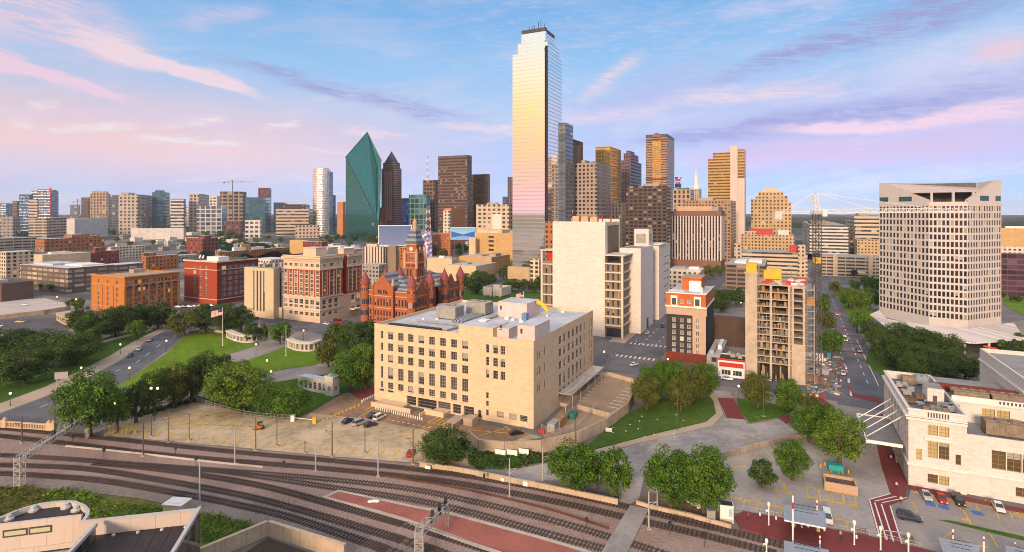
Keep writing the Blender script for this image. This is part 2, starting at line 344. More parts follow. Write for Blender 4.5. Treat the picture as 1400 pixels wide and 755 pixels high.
# ------------------------------------------------------------------ buildings
def along(C, d, u):
	k = (u-700)/F
	return (k*C.y-C.x)/(d.x-k*d.y)
class Bld:
	"""a rectangular block seen at its near corner; local x runs along the front, local y away from the camera"""
	def __init__(s, name, label, cat, ul, uc, ur, vt, vb=None, Y=None, th=26, D=None, group=None, zt=None):
		s.C = G(uc, vb) if vb else GY(uc, Y); s.th = rad(th)
		s.ex = Vector((math.cos(s.th), -math.sin(s.th), 0)); s.ey = Vector((math.sin(s.th), math.cos(s.th), 0))
		s.Y = s.C.y; s.h = zt if zt else ZT(vt, s.Y)
		right = (s.C.x/s.C.y) < math.tan(s.th) or name == 'building_frame'    # which side face can be seen
		if right:
			s.x0, s.x1 = -along(s.C, -s.ex, ul), 0.0
			s.D = D if D else (along(s.C, s.ey, ur) if ur > uc+.4 else -s.x0*.6)
		elif uc-ul > ur-uc:                                    # only the front shows: start it at its left end
			s.C = G(ul, vb) if vb else GY(ul, Y)
			s.x0, s.x1 = 0.0, along(s.C, s.ex, ur); s.D = D if D else s.x1*.6
		else:
			s.x0, s.x1 = 0.0, along(s.C, s.ex, ur)
			s.D = D if D else (along(s.C, s.ey, ul) if ul < uc-.4 else s.x1*.6)
		if s.D < 1 or s.D > 400: s.D = abs(s.x1-s.x0)*.6
		s.root = thing(name, label, cat, s.C, -s.th, group)
		s.wins = []
	def sx(s, u): return along(s.C, s.ex, u)                   # local x of a column seen at u on the front face
	def sy(s, u): return along(s.C, s.ey, u)                   # the same on the side face through the corner
	def loc(s, p):                                             # world -> local
		d = p-s.C; return Vector((d.dot(s.ex), d.dot(s.ey), d.z))
	def mb(s): return MB()
	# facade with real recesses. face: 'f' front (y=yo), 'r' right side (x=xo), 'l' left side
	def facade(s, b, face, a0, a1, z0, z1, wins, off=0, dep=.3, m=0, keys=None, mr=None, hide=False):
		mr = m if mr is None else mr
		if face == 'f': P = lambda t, d, z: (t, off+d, z); ang = 0
		elif face == 'r': P = lambda t, d, z: (off-d, t, z); ang = math.pi/2
		else: P = lambda t, d, z: (off+d, t, z); ang = -math.pi/2
		wins = [w for w in wins if w[0] > a0+.02 and w[1] < a1-.02 and w[2] > z0+.02 and w[3] < z1-.02]
		rd = lambda q: round(q, 3)
		xs = sorted({rd(a0), rd(a1)} | {rd(w[0]) for w in wins} | {rd(w[1]) for w in wins})
		zs = sorted({rd(z0), rd(z1)} | {rd(w[2]) for w in wins} | {rd(w[3]) for w in wins})
		for j in range(len(zs)-1):
			zm = (zs[j]+zs[j+1])/2
			row = [w for w in wins if w[2] < zm < w[3]]
			st = xs[0]
			cut = sorted((rd(w[0]), rd(w[1])) for w in row)
			for c0, c1 in cut+[(xs[-1], None)]:
				if c0 > st+1e-4:
					b.poly([P(st, 0, zs[j]), P(c0, 0, zs[j]), P(c0, 0, zs[j+1]), P(st, 0, zs[j+1])][::(-1 if face == 'l' else 1)], m)
				if c1 is not None: st = c1
		for w in wins:
			t0, t1, za, zb = w[:4]
			for A, B in (((t0, za), (t1, za)), ((t1, za), (t1, zb)), ((t1, zb), (t0, zb)), ((t0, zb), (t0, za))):
				b.poly([P(A[0], 0, A[1]), P(B[0], 0, B[1]), P(B[0], dep, B[1]), P(A[0], dep, A[1])], mr)
			s.wins.append((P((t0+t1)/2, dep-.02, (za+zb)/2), ang, t1-t0, zb-za, w[4] if len(w) > 4 else (2, 2), hide))
	def finish(s, glass=None, frame=None, name='window', cap=100):
		glass = glass or pane(); frame = frame or surf('window_frame_pale', (.5, .48, .44), .6)
		items = []
		Mx = Matrix.Translation(s.C) @ Matrix.Rotation(-s.th, 4, 'Z')
		for w in s.wins: items.append(((Mx @ Vector(w[0])).length, w))
		items.sort(key=lambda i: i[0])
		cache = {}; rest = MB()
		for k, (_, (p, ang, w, h, g, hide)) in enumerate(items):
			key = (round(w, 1), round(h, 1), g)
			if k < cap:
				if key not in cache:
					b = MB(); winmesh(b, w, h, g); cache[key] = b.mesh(name, [glass, frame])
				put(name, cache[key], s.root, p, ang)
			else:
				b = MB(); winmesh(b, w, h, g)
				M = Matrix.Translation(p) @ Matrix.Rotation(ang, 4, 'Z'); i = len(rest.v)
				rest.v += [tuple(M @ Vector(v)) for v in b.v]; rest.f += [tuple(i+j for j in f) for f in b.f]; rest.m += b.m
		if rest.v: tag(rest.build(name, [glass, frame], s.root), kind='stuff')
		s.wins = []
def winmesh(b, w, h, g):
	b.poly([(-w/2, 0, -h/2), (w/2, 0, -h/2), (w/2, 0, h/2), (-w/2, 0, h/2)], 0)
	if g is None: return
	nx, nz = g; f = min(.09, w*.07)
	for i in range(nx+1):
		x = -w/2+w*i/nx; x = max(-w/2+f/2, min(w/2-f/2, x)); b.box(x-f/2, x+f/2, -.06, -.004, -h/2, h/2, 1)
	for i in range(nz+1):
		z = -h/2+h*i/nz; z = max(-h/2+f/2, min(h/2-f/2, z)); b.box(-w/2+f, w/2-f, -.055, -.005, z-f/2, z+f/2, 1)
def grid(cs, w, zs, h, g=(2, 2)):
	return [(c-w/2, c+w/2, z-h/2, z+h/2, g) for c in cs for z in zs]
def lsp(a, b, n): return [a+(b-a)*i/(n-1) for i in range(n)] if n > 1 else [(a+b)/2]
def bays(a, b, n): return [a+(b-a)*(i+.5)/n for i in range(n)]
# ------------------------------------------------------------------ ground
E1 = Vector((math.cos(rad(26)), -math.sin(rad(26)), 0)); E2 = Vector((math.sin(rad(26)), math.cos(rad(26)), 0))
asphalt = surf('asphalt', (.085, .083, .092), .9, .25, .05, 1.2, world=True)
asphalt_blue = surf('asphalt_cool', (.11, .113, .13), .85, .34, .09, .9, world=True)
concrete = surf('concrete_paving', (.36, .32, .28), .9, .2, .06, .8, world=True)
conc_grey = surf('grey_concrete_paving', (.27, .25, .24), .9, .25, .07, .9, world=True)
tanwalk = surf('tan_paving', (.40, .32, .24), .9, .18, .08, 1.0, world=True)
lotconc = surf('parking_concrete', (.42, .335, .22), .9, .4, .07, .45, world=True)
lotbrown = surf('brown_parking_asphalt', (.23, .15, .095), .9, .35, .08, .6, world=True)
redbrick = surf('red_brick_paving', (.17, .035, .035), .85, .22, .1, 2.5, world=True)
redground = surf('red_platform_paving', (.30, .105, .08), .9, .22, .08, 1.2, world=True)
white_paint = surf('white_road_paint', (.62, .62, .62), .7, .2, .3, 2, world=True)
yellow_paint = surf('yellow_road_paint', (.55, .34, .045), .7, .3, .3, 2, world=True)
def grassmat(name, c, stripe=0):
	m, q = mat(name); P = geo3(q)
	a = q.noise(P, .04, 4, .6); b = q.noise(P, .5, 5, .7); cN = q.noise(P, 5, 3, .7)
	f = q.m('ADD', q.m('MULTIPLY', a, .35), q.m('ADD', q.m('MULTIPLY', b, .4), q.m('MULTIPLY', cN, .25)))
	col = q.ramp(q.sstep(f, .3, .7), [(0, sc(c, .55)), (.5, sc(c, 1)), (.8, sc((c[0]*1.35, c[1]*1.15, c[2]), 1.1)), (.93, (.2, .18, .05, 1)), (1, (.28, .21, .10, 1))])
	if stripe:
		x, y, z = q.sep(P)
		s = q.m('SINE', q.m('MULTIPLY', q.m('ADD', q.m('MULTIPLY', x, .7), q.m('MULTIPLY', y, .45)), 1.5))
		col = q.mix(q.m('MULTIPLY', q.sstep(s, -.6, .6), .10), col, sc(c, 1.7))
	fin(q, col, .95, 0, q.m('ADD', b, cN), .5, spec=.1); return m
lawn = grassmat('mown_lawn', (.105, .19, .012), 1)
lawn_dark = grassmat('shaded_lawn', (.05, .115, .014))  # darker copy of the lawn, with shade put into its green
knoll = grassmat('rough_grass', (.06, .115, .018))
def ballastmat(name, c1, c2):
	m, q = mat(name); P = geo3(q)
	v = q.new('ShaderNodeTexVoronoi'); v.inputs['Scale'].default_value = 3.2; q.put(v.inputs['Vector'], P)
	a = q.noise(P, .08, 4, .6); b = q.noise(P, 1.4, 4, .7)
	col = q.mix(q.sstep(a, .35, .65), c1+(1,), c2+(1,))
	col = q.mix(q.m('MULTIPLY', q.sstep(b, .4, .7), .45), col, sc(c1, .45))
	col = q.mix(q.m('MULTIPLY', q.sep(v.outputs['Color'])[0], .5), col, sc(c2, 1.35))
	fin(q, col, .95, 0, v.outputs['Distance'], .6, spec=.2); return m
ballast = ballastmat('pink_granite_ballast', (.225, .15, .12), (.295, .215, .185))
ballast_grey = ballastmat('grey_ballast', (.15, .12, .105), (.22, .185, .17)); ballast_dark = ballastmat('stained_ballast', (.10, .072, .062), (.15, .115, .105))
m, q = mat('city_ground'); P = geo3(q); px, py, pz = q.sep(P)
r = q.m('SQRT', q.m('ADD', q.m('MULTIPLY', px, px), q.m('MULTIPLY', py, py)))
a = q.noise(P, .012, 5, .65); b = q.noise(P, .15, 4, .6)
cN = q.ramp(q.sstep(a, .35, .65), [(0, (.10, .095, .10, 1)), (.5, (.17, .15, .14, 1)), (1, (.28, .25, .22, 1))])
cN = q.mix(q.m('MULTIPLY', b, .3), cN, (.08, .08, .085, 1))
grn = q.mix(a, (.012, .026, .014, 1), (.03, .05, .022, 1))
far = q.m('MULTIPLY', q.sstep(r, 650, 1500), q.m('ADD', q.sstep(q.noise(P, .006, 3, .5), .40, .5), q.sstep(r, 1700, 2600), clamp=True))
fin(q, q.mix(far, cN, grn), .9, 0, b, .2); ground_mat = m
b = MB(); N = 48; rings = [0, 60, 150, 300, 600, 1200, 2500, 6000, 14000]
for i in range(len(rings)-1):
	for j in range(N):
		w0, w1 = 2*math.pi*j/N, 2*math.pi*(j+1)/N
		p = lambda r, w: (r*math.sin(w), r*math.cos(w), 0)
		if i == 0: b.poly([p(0, 0), p(rings[1], w0), p(rings[1], w1)])
		else: b.poly([p(rings[i], w0), p(rings[i+1], w0), p(rings[i+1], w1), p(rings[i], w1)])
tag(b.build('ground', ground_mat), kind='structure')
LV = [0]
def pxs(pts): return [G(u, v) for u, v in pts]
def sheet(name, pts, z, m, world=False):
	P = pts if world else pxs(pts)
	LV[0] += 1
	b = MB(); b.prism([(p[0], p[1]) for p in P], -.3, z+LV[0]*.0002, 0, bottom=False)
	return tag(b.build(name, m), kind='structure')
def strip(name, C, d, w, t0, t1, z, m):
	n = Vector((-d.y, d.x, 0))
	return sheet(name, [C+d*t0-n*w/2, C+d*t1-n*w/2, C+d*t1+n*w/2, C+d*t0+n*w/2], z, m, True)
# --- streets of the old quarter and downtown
HOU = G(440, 450)
strip('street', HOU, E1, 21, -160, 300, .01, asphalt_blue)
MST = G(878, 480)
strip('street', MST, E2, 22, -14, 520, .02, asphalt_blue)
YD = Vector((.454, .891, 0)); YNG = G(1166, 500)
strip('street', YNG, YD, 19, -62, 480, .025, asphalt_blue)
for u, v, t0, t1, w, d in ((60, 402, -80, 160, 15, E2), (255, 425, 0, 420, 14, E2), (105, 405, -150, 260, 15, E1), (500, 430, 10, 330, 14, E2),
					 (620, 362, -420, 500, 14, E1), (1000, 398, -60, 120, 16, E1)):
	strip('street', G(u, v), d, w, t0, t1, .012, asphalt)
strip('pavement', MST+E1*-16.5, E2, 9, 12, 230, .13, tanwalk)
strip('pavement', MST+E1*14, E2, 5, 12, 120, .13, conc_grey)
strip('pavement', YNG+Vector((.891, -.454, 0))*11.6, YD, 3, 5, 150, .13, conc_grey)
# --- plaza: lawns and the three converging roads
sheet('road', [(275, 447), (252, 446), (230, 452), (201, 468), (170, 492), (127, 516), (60, 545), (0, 567), (-60, 590), (-60, 622), (0, 586), (22, 578), (100, 550), (157, 527), (172, 519), (225, 482), (250, 459), (290, 450)], .03, asphalt_blue)
sheet('pavement', [(228, 450.5), (199.5, 467), (168, 491), (125, 515), (58, 544), (0, 565.5), (-60, 588), (-60, 575), (0, 552), (60, 530), (108, 508), (148, 488), (183, 467), (219, 449)], .13, tanwalk)
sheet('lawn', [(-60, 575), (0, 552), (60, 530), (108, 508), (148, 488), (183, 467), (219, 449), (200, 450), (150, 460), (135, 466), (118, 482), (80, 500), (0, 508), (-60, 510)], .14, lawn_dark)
sheet('lawn', [(160, 529), (175, 520), (228, 483.5), (253, 460), (278, 452), (312, 457), (345, 464), (356, 471), (325, 480), (299, 488.5), (285, 497), (255, 510), (235, 518), (190, 532)], .15, lawn)
sheet('road', [(404, 461), (374, 466.5), (301, 489), (260, 508), (190, 535), (80, 576), (0, 602), (0, 612), (100, 580), (205, 545), (270, 521), (320, 498), (393, 472), (415, 466)], .03, surf('pale_road', (.26, .23, .22), .9, .2, .06, .8, world=True))
sheet('lawn', [(322, 499), (395, 473.5), (430, 480), (458, 484), (446, 497), (400, 503), (358, 511), (320, 521), (300, 527), (285, 526), (272, 522)], .15, lawn)
sheet('road', [(470, 492), (452, 498), (400, 504), (358, 512.5), (300, 531), (220, 557), (120, 591), (150, 592), (240, 561), (310, 541), (374, 522), (452, 510), (500, 501), (505, 488)], .035, surf('pale_road', (.26, .23, .22)))
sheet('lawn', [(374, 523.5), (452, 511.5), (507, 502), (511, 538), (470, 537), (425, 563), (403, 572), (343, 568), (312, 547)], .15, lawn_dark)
sheet('brick_path', [(478, 536), (511, 528), (511, 541), (490, 546)], .17, redbrick)
sheet('pavement', [(430, 500), (500, 478), (510, 480), (510, 500), (470, 500)], .16, tanwalk)
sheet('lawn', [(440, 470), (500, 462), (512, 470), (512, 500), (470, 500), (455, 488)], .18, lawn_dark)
# --- lots at the left edge
sheet('parking_lot', [(-60, 413), (62, 408), (112, 420), (118, 426), (0, 433), (-60, 436)], .05, surf('pale_lot', (.46, .41, .38), .9, .15, .08, .8, world=True))
sheet('parking_lot', [(-60, 441), (72, 434), (104, 440), (92, 453), (40, 463), (0, 470), (-60, 474)], .05, asphalt)
sheet('pavement', [(-60, 478), (0, 472), (36, 468), (30, 484), (0, 490), (-60, 495)], .12, concrete)
# --- rail lot and yard round the cream building
sheet('parking_lot', [(140, 598), (150, 583), (184, 571), (269, 550), (343, 569), (403, 574), (425, 565), (470, 539), (511, 547), (600, 571), (728, 594), (742, 598), (700, 606), (645, 606), (648, 622), (640, 638), (560, 632), (455, 624), (300, 609), (150, 596)], .04, lotconc)
sheet('parking_lot', [(425, 565), (470, 539), (511, 546), (600, 570), (728, 593), (700, 604), (650, 600), (560, 585), (505, 573), (470, 570)], .055, lotbrown)
sheet('yard', [(740, 590), (812, 512), (868, 524), (862, 548), (828, 575), (790, 596), (745, 600)], .05, surf('yard_concrete', (.30, .22, .15), .9, .2, .08, .8, world=True))
# --- ramps, knoll, station forecourt
sheet('ramp_road', [(690, 646), (745, 634), (817, 622), (909, 598), (975, 583), (990, 567), (982, 545), (974, 534), (998, 536), (1006, 553), (1021, 581), (1050, 577), (1091, 569), (1140, 556), (1160, 575), (1091, 598), (985, 624), (880, 655), (872, 690), (840, 690), (830, 660), (770, 655), (720, 660)], .06, surf('ramp_concrete', (.30, .275, .26), .9, .34, .09, .5, world=True))
sheet('brick_crossing', [(981, 544), (1003, 545), (1019, 574), (994, 572)], .075, redbrick)
sheet('brick_crossing', [(1062, 571), (1110, 559), (1118, 566), (1075, 580)], .075, redbrick)
sheet('kerb', [(817, 621.5), (909, 597.5), (975, 582.5), (989, 567), (981, 545), (973, 534), (966, 536), (975, 548), (979, 566), (965, 578), (905, 592), (812, 616)], .2, tanwalk)
sheet('grass_bank', [(798, 614), (855, 567), (909, 545), (968, 540), (975, 550), (978, 566), (964, 577), (905, 591), (812, 615)], .24, knoll)
sheet('grass_bank', [(1007, 545), (1040, 549), (1088, 560), (1066, 571), (1025, 578.5), (1010, 560)], .24, lawn_dark)
sheet('grass_bank', [(640, 612), (700, 618), (755, 621), (800, 615), (812, 617), (745, 631), (700, 641), (660, 641), (640, 634)], .24, lawn_dark)
sheet('parking_lot', [(880, 655), (985, 626), (1091, 600), (1160, 580), (1196, 597), (1206, 640), (1218, 678), (1188, 684), (1206, 757), (1130, 725), (1016, 701), (985, 702), (940, 690), (890, 680)], .07, surf('forecourt_concrete', (.30, .28, .27), .9, .2, .08, .7, world=True))
sheet('parking_lot', [(1215, 690), (1243, 680), (1245, 668), (1400, 703), (1500, 728), (1500, 800), (1237, 757)], .075, surf('station_lot', (.26, .235, .22), .9, .2, .08, .8, world=True))
sheet('brick_path', [(1190, 570), (1210, 566), (1216, 600), (1241, 663), (1236, 681), (1219, 678), (1206, 641)], .19, redbrick)
sheet('brick_path', [(1243, 664), (1400, 697), (1500, 720), (1500, 726), (1400, 702), (1243, 670)], .19, redbrick)
sheet('brick_crossing', [(1187, 684), (1220, 675), (1243, 682), (1218, 691), (1239, 757), (1207, 757)], .09, redbrick)
sheet('platform', [(1005, 709), (1016, 701), (1080, 712), (1130, 724), (1188, 735), (1260, 752), (1320, 766), (1170, 768), (1013, 724)], .35, redbrick)
sheet('earth_bed', [(862, 690), (890, 674), (940, 688), (985, 702), (1000, 712), (1000, 722)], .2, surf('bare_earth', (.17, .115, .08), .95, .3, .2, 1.5, world=True))
sheet('grass_strip', [(1284, 712), (1300, 713), (1400, 735), (1500, 756), (1500, 760), (1400, 740)], .2, lawn_dark)
sheet('brick_crossing', [(1119, 563), (1140, 556), (1118, 541), (1100, 545)], .085, redbrick)
sheet('brick_crossing', [(1158, 541), (1163, 537), (1205, 545), (1205, 552)], .085, redbrick)
sheet('tree_bed', [(1200, 450), (1300, 470), (1330, 500), (1210, 520), (1183, 495)], .16, lawn_dark)
sheet('tree_bed', [(1140, 400), (1160, 396), (1200, 432), (1188, 445), (1165, 440)], .16, lawn)
sheet('park_lawn', [(1368, 402), (1400, 398), (1460, 400), (1460, 440), (1400, 432), (1375, 418)], .16, lawn)
sheet('park_lawn', [(600, 395), (740, 400), (745, 425), (640, 412)], .16, lawn_dark)
sheet('parking_lot', [(380, 333), (470, 326), (512, 333), (500, 341), (400, 341)], .06, asphalt)
# --- track bed
sheet('ballast', [(-60, 583), (0, 585), (73, 591), (150, 597), (300, 611), (455, 626), (560, 634), (640, 646), (700, 657), (780, 675), (862, 691), (940, 708), (1011, 727), (1100, 752), (1260, 800), (1200, 1000), (800, 1000), (600, 800), (480, 757), (400, 735), (330, 716), (300, 708), (235, 692), (190, 682), (140, 676), (60, 668), (0, 668), (-60, 668)], .10, ballast)
sheet('ballast', [(-60, 645), (0, 646), (109, 650), (200, 657), (314, 677), (399, 697), (550, 740), (640, 775), (600, 800), (480, 757), (400, 735), (330, 716), (300, 708), (235, 692), (190, 682), (140, 676), (60, 668), (0, 668), (-60, 668)], .12, ballast_grey)
sheet('platform_edge', [(441, 681), (462, 671), (520, 683), (567, 693), (613, 701), (738, 734.5), (798, 752), (850, 772), (715, 774), (670, 757), (588, 727), (548, 713), (498, 698)], .30, surf('pale_kerb_concrete', (.42, .37, .31), .9, .2, .2, 1.5, world=True))
sheet('platform', [(448, 681), (463, 674), (520, 686), (565, 696), (611, 704.5), (735, 738), (792, 755), (830, 768), (725, 770), (676, 753), (592, 723), (551, 709), (501, 695)], .31, redground)
tag(sheet('foot_crossing', [(862, 692), (887, 698), (858, 757), (822, 757)], .34, conc_grey), kind='structure')
sheet('verge', [(-60, 668), (0, 667), (60, 668), (140, 677), (190, 683), (235, 693), (300, 709), (345, 720), (290, 757), (-60, 760)], .16, grassmat('weedy_verge', (.13, .13, .035)))
# ------------------------------------------------------------------ painted markings
def dashes(name, P0, P1, n, frac, w, z, m):
	P0, P1 = Vector(P0), Vector(P1); d = P1-P0; L = d.length; d.normalize(); nn = Vector((-d.y, d.x, 0)); b = MB()
	for i in range(n):
		a = P0+d*L*(i/n); c = P0+d*L*((i+frac)/n)
		b.poly([tuple(a-nn*w/2+Vector((0, 0, z))), tuple(c-nn*w/2+Vector((0, 0, z))), tuple(c+nn*w/2+Vector((0, 0, z))), tuple(a+nn*w/2+Vector((0, 0, z)))])
	tag(b.build(name, m), kind='structure')
def lines(name, segs, w, z, m):
	b = MB()
	for p, q2 in segs:
		a, c = G(*p), G(*q2); d = (c-a).normalized(); nn = Vector((-d.y, d.x, 0))*w/2; Z = Vector((0, 0, z))
		b.poly([tuple(a-nn+Z), tuple(c-nn+Z), tuple(c+nn+Z), tuple(a+nn+Z)])
	tag(b.build(name, m), kind='structure')
lines('lane_marking', [((219, 471), (214, 475)), ((205, 482), (199, 486.5)), ((192, 492), (186, 496)), ((165, 504.5), (158, 508)), ((150, 517), (142, 521)), ((241, 459), (237, 462)), ((207, 463.5), (203, 466.5)), ((136, 516), (126, 520)), ((65, 553), (55, 557)), ((95, 541), (86, 545))], .35, .08, white_paint)
for k in (-1, 1):
	dashes('lane_marking', MST+E1*3.6*k+E2*14, MST+E1*3.6*k+E2*130, 12, .45, .35, .06, white_paint)
for k in (-3.2, 3.0):
	n2 = Vector((.891, -.454, 0))
	dashes('lane_marking', YNG+n2*k+YD*-28, YNG+n2*k+YD*220, 20, .4, .3, .07, white_paint)
dashes('lane_marking', YNG+Vector((.891, -.454, 0))*6.5+YD*-30, YNG+Vector((.891, -.454, 0))*6.5+YD*60, 1, 1, .3, .07, white_paint)
for k in range(9):
	dashes('zebra_crossing', MST+E1*(-9+k*2.2)+E2*12, MST+E1*(-9+k*2.2)+E2*15.5, 1, 1, .9, .062, white_paint)
	dashes('zebra_crossing', MST+E1*(-9+k*2.2)+E2*-12, MST+E1*(-9+k*2.2)+E2*-16, 1, 1, .9, .058, white_paint)
for k in range(4):
	dashes('brick_crossing', YNG+YD*(28+k*21)-Vector((.891, -.454, 0))*9, YNG+YD*(28+k*21)+Vector((.891, -.454, 0))*9, 1, 1, 3.2, .073, redbrick)
Z = .085
# rail lot: slanted bays along the rails, scribbled aisle lines in the middle, bays by the barrier
seg = [((160+i*18.2, 592+i*1.75), (164.5+i*18.2, 584.5+i*1.75)) for i in range(11)]
seg += [((362+i*19.5, 612+i*1.4), (371+i*19.5, 603+i*1.4)) for i in range(13)]
seg += [((236+i*9, 578.5+i*.6), (246+i*9, 573+i*.6)) for i in range(11)]+[((232, 580), (350, 583)), ((244, 572), (320, 566)), ((300, 577), (318, 568)), ((265, 566), (340, 578)), ((228, 574), (262, 568))]
seg += [((246, 555), (258, 559.5)), ((262, 552), (270, 556.5))]
seg += [((148+i*6, 594), (151+i*6, 582)) for i in range(7)]
lines('parking_marking', seg, .5, Z, yellow_paint)
lines('parking_marking', [((488, 572), (511, 559)), ((500, 561), (515, 553)), ((545, 600), (590, 583)), ((640, 588), (700, 593)), ((655, 596), (690, 586)), ((690, 583), (700, 590)), ((585, 578), (600, 570)), ((590, 580), (607, 571)), ((596, 581), (613, 572)), ((602, 582), (618, 573.5)), ((608, 583), (623, 575)), ((585, 578), (609, 583)), ((448, 572), (486, 556))], .42, Z, yellow_paint)
lines('parking_marking', [((536+i*7, 575+i*1.4), (539+i*7, 575.6+i*1.4)) for i in range(8)], .35, Z, white_paint)
seg = [((989+i*0, 633), (1086, 607))]+[((995+i*12.5, 632-i*3.5), (1008+i*12.5, 642-i*3.6)) for i in range(7)]
seg += [((1059, 658), (1072, 660.5)), ((1072, 660.5), (1072, 674)), ((1103, 666), (1169, 679))]+[((1103+i*16.5, 666+i*3.2), (1105+i*16.5, 683+i*3.2)) for i in range(5)]
seg += [((1001+i*17.5, 680+i*3.2), (998+i*17.5, 692+i*3.2)) for i in range(5)]+[((1138, 709), (1140, 722)), ((1156, 713), (1159, 727))]
lines('parking_marking', seg, .36, .1, yellow_paint)
b = MB()
for i, (u, v) in enumerate([(1003, 641), (1015, 638.5), (1055, 629), (1063, 671), (1079, 674.5), (1112, 681), (1130, 684.5), (1147, 688), (1165, 691.5), (994, 679), (1009, 682), (1026, 685.5), (1042, 689), (1060, 693), (1148, 711), (1164, 715), (1320, 711), (1345, 748)]):
	a = G(u, v); b.box(-.9, .9, -.45, .45, 0, 1e-3, 0, M=Matrix.Translation(a+Vector((0, 0, .10))) @ Matrix.Rotation(-rad(15), 4, 'Z'))
tag(b.build('parking_marking', yellow_paint), kind='structure')
seg = []
for k, (u, v) in enumerate([(1253, 676), (1300, 689), (1340, 690), (1386, 706)]):
	for i in range(6): seg.append(((u-4+i*4, v-2+i*1.6), (u+10+i*4, v-6+i*1.6)))
for u, v in [(1262, 673), (1284, 679), (1308, 684), (1334, 690), (1360, 696), (1380, 700)]: seg.append(((u, v), (u+6, v+14)))
lines('parking_marking', seg, .25, .1, yellow_paint)
lines('parking_marking', [((1247, 686), (1254, 700)), ((1288, 738), (1302, 728)), ((1352, 728), (1365, 750)), ((1318, 700), (1330, 722))], .3, .1, yellow_paint)
b = MB()
for u, v in [(1272, 690), (1290, 694), (1336, 702)]:
	a = G(u, v); b.box(-1, 1, -1, 1, 0, 1e-3, 0, M=Matrix.Translation(a+Vector((0, 0, .102))) @ Matrix.Rotation(-rad(26), 4, 'Z'))
tag(b.build('parking_marking', surf('blue_road_paint', (.05, .13, .4), .7, .2, world=True)), kind='structure')
seg = [((1189, 685), (1209, 757)), ((1196, 688), (1218, 757)), ((1205, 690), (1227, 757)), ((1217, 692), (1237, 757)), ((1196, 686), (1231, 678)), ((1206, 688), (1240, 681)), ((1200, 725), (1232, 729)), ((1187, 684), (1220, 675))]
lines('crossing_marking', seg, .3, .125, white_paint)
# stalls in the yard right of the cream building
lines('parking_marking', [((784+i*3.6, 548-i*4.2), (800+i*3.6, 549-i*4.2)) for i in range(7)]+[((830+i*4, 556-i*4.2), (846+i*4, 559-i*4.2)) for i in range(7)], .5, .09, white_paint)
# ------------------------------------------------------------------ railway tracks
rail_m = surf('rail_steel', (.10, .07, .055), .45, .25, .3, 2, metal=.5)
sleep_m = surf('sleeper_timber', (.045, .032, .026), .9, .35, .4, 2, world=True)
sleep_c = surf('sleeper_pale', (.06, .05, .05), .9, .3, .4, 2, world=True)
def catmull(P, step):
	out = []
	for i in range(len(P)-1):
		p0 = P[max(i-1, 0)]; p1 = P[i]; p2 = P[i+1]; p3 = P[min(i+2, len(P)-1)]
		n = max(2, int((p2-p1).length/step))
		for k in range(n):
			t = k/n
			out.append(.5*((2*p1)+(p2-p0)*t+(2*p0-5*p1+4*p2-p3)*t*t+(3*p1-p0-3*p2+p3)*t**3))
	out.append(P[-1]); return out
TR = [
 ('farthest rail track, beside the parking lot and its low wall', [(-40, 583), (0, 586), (146, 600), (314, 618), (456, 631), (550, 640.5), (634, 651), (748, 670.5), (862, 695), (940, 714), (1011, 731), (1100, 755)], 0),
 ('second rail track from the parking lot, running under the foot crossing', [(-40, 593), (0, 596.5), (109, 609), (218, 622), (350, 633.5), (439, 641), (550, 652), (634, 663), (748, 684.5), (862, 710), (940, 728), (1011, 745), (1060, 758)], 0),
 ('rail track on pink ballast just above the red platform and its sibling', [(-40, 621), (0, 623), (100, 629), (200, 637), (342, 647), (450, 656.5), (550, 668), (634, 684), (748, 711), (836, 736.5), (890, 753), (940, 770)], 1),
 ('rail track skirting the upper edge of the red platform', [(146, 633.5), (220, 638.5), (300, 645), (371, 655), (456, 668), (550, 682), (634, 699.5), (748, 731), (833, 754), (880, 768)], 1),
 ('rail track skirting the lower edge of the red platform', [(130, 634), (200, 640.5), (285, 652), (371, 668), (456, 691), (550, 717), (588, 728), (674, 755), (720, 772)], 0),
 ('dark rail track between the red platform and the nearest track', [(-40, 635), (0, 636.5), (109, 641), (200, 654), (314, 674.5), (399, 695), (550, 739.5), (600, 756), (640, 772)], 2),
 ('nearest rail track, above the weeds and grey gravel at the bottom left', [(-40, 646), (0, 648), (70, 652), (146, 659), (255, 677.5), (314, 689), (399, 709), (527, 752.5), (570, 770)], 2),
]
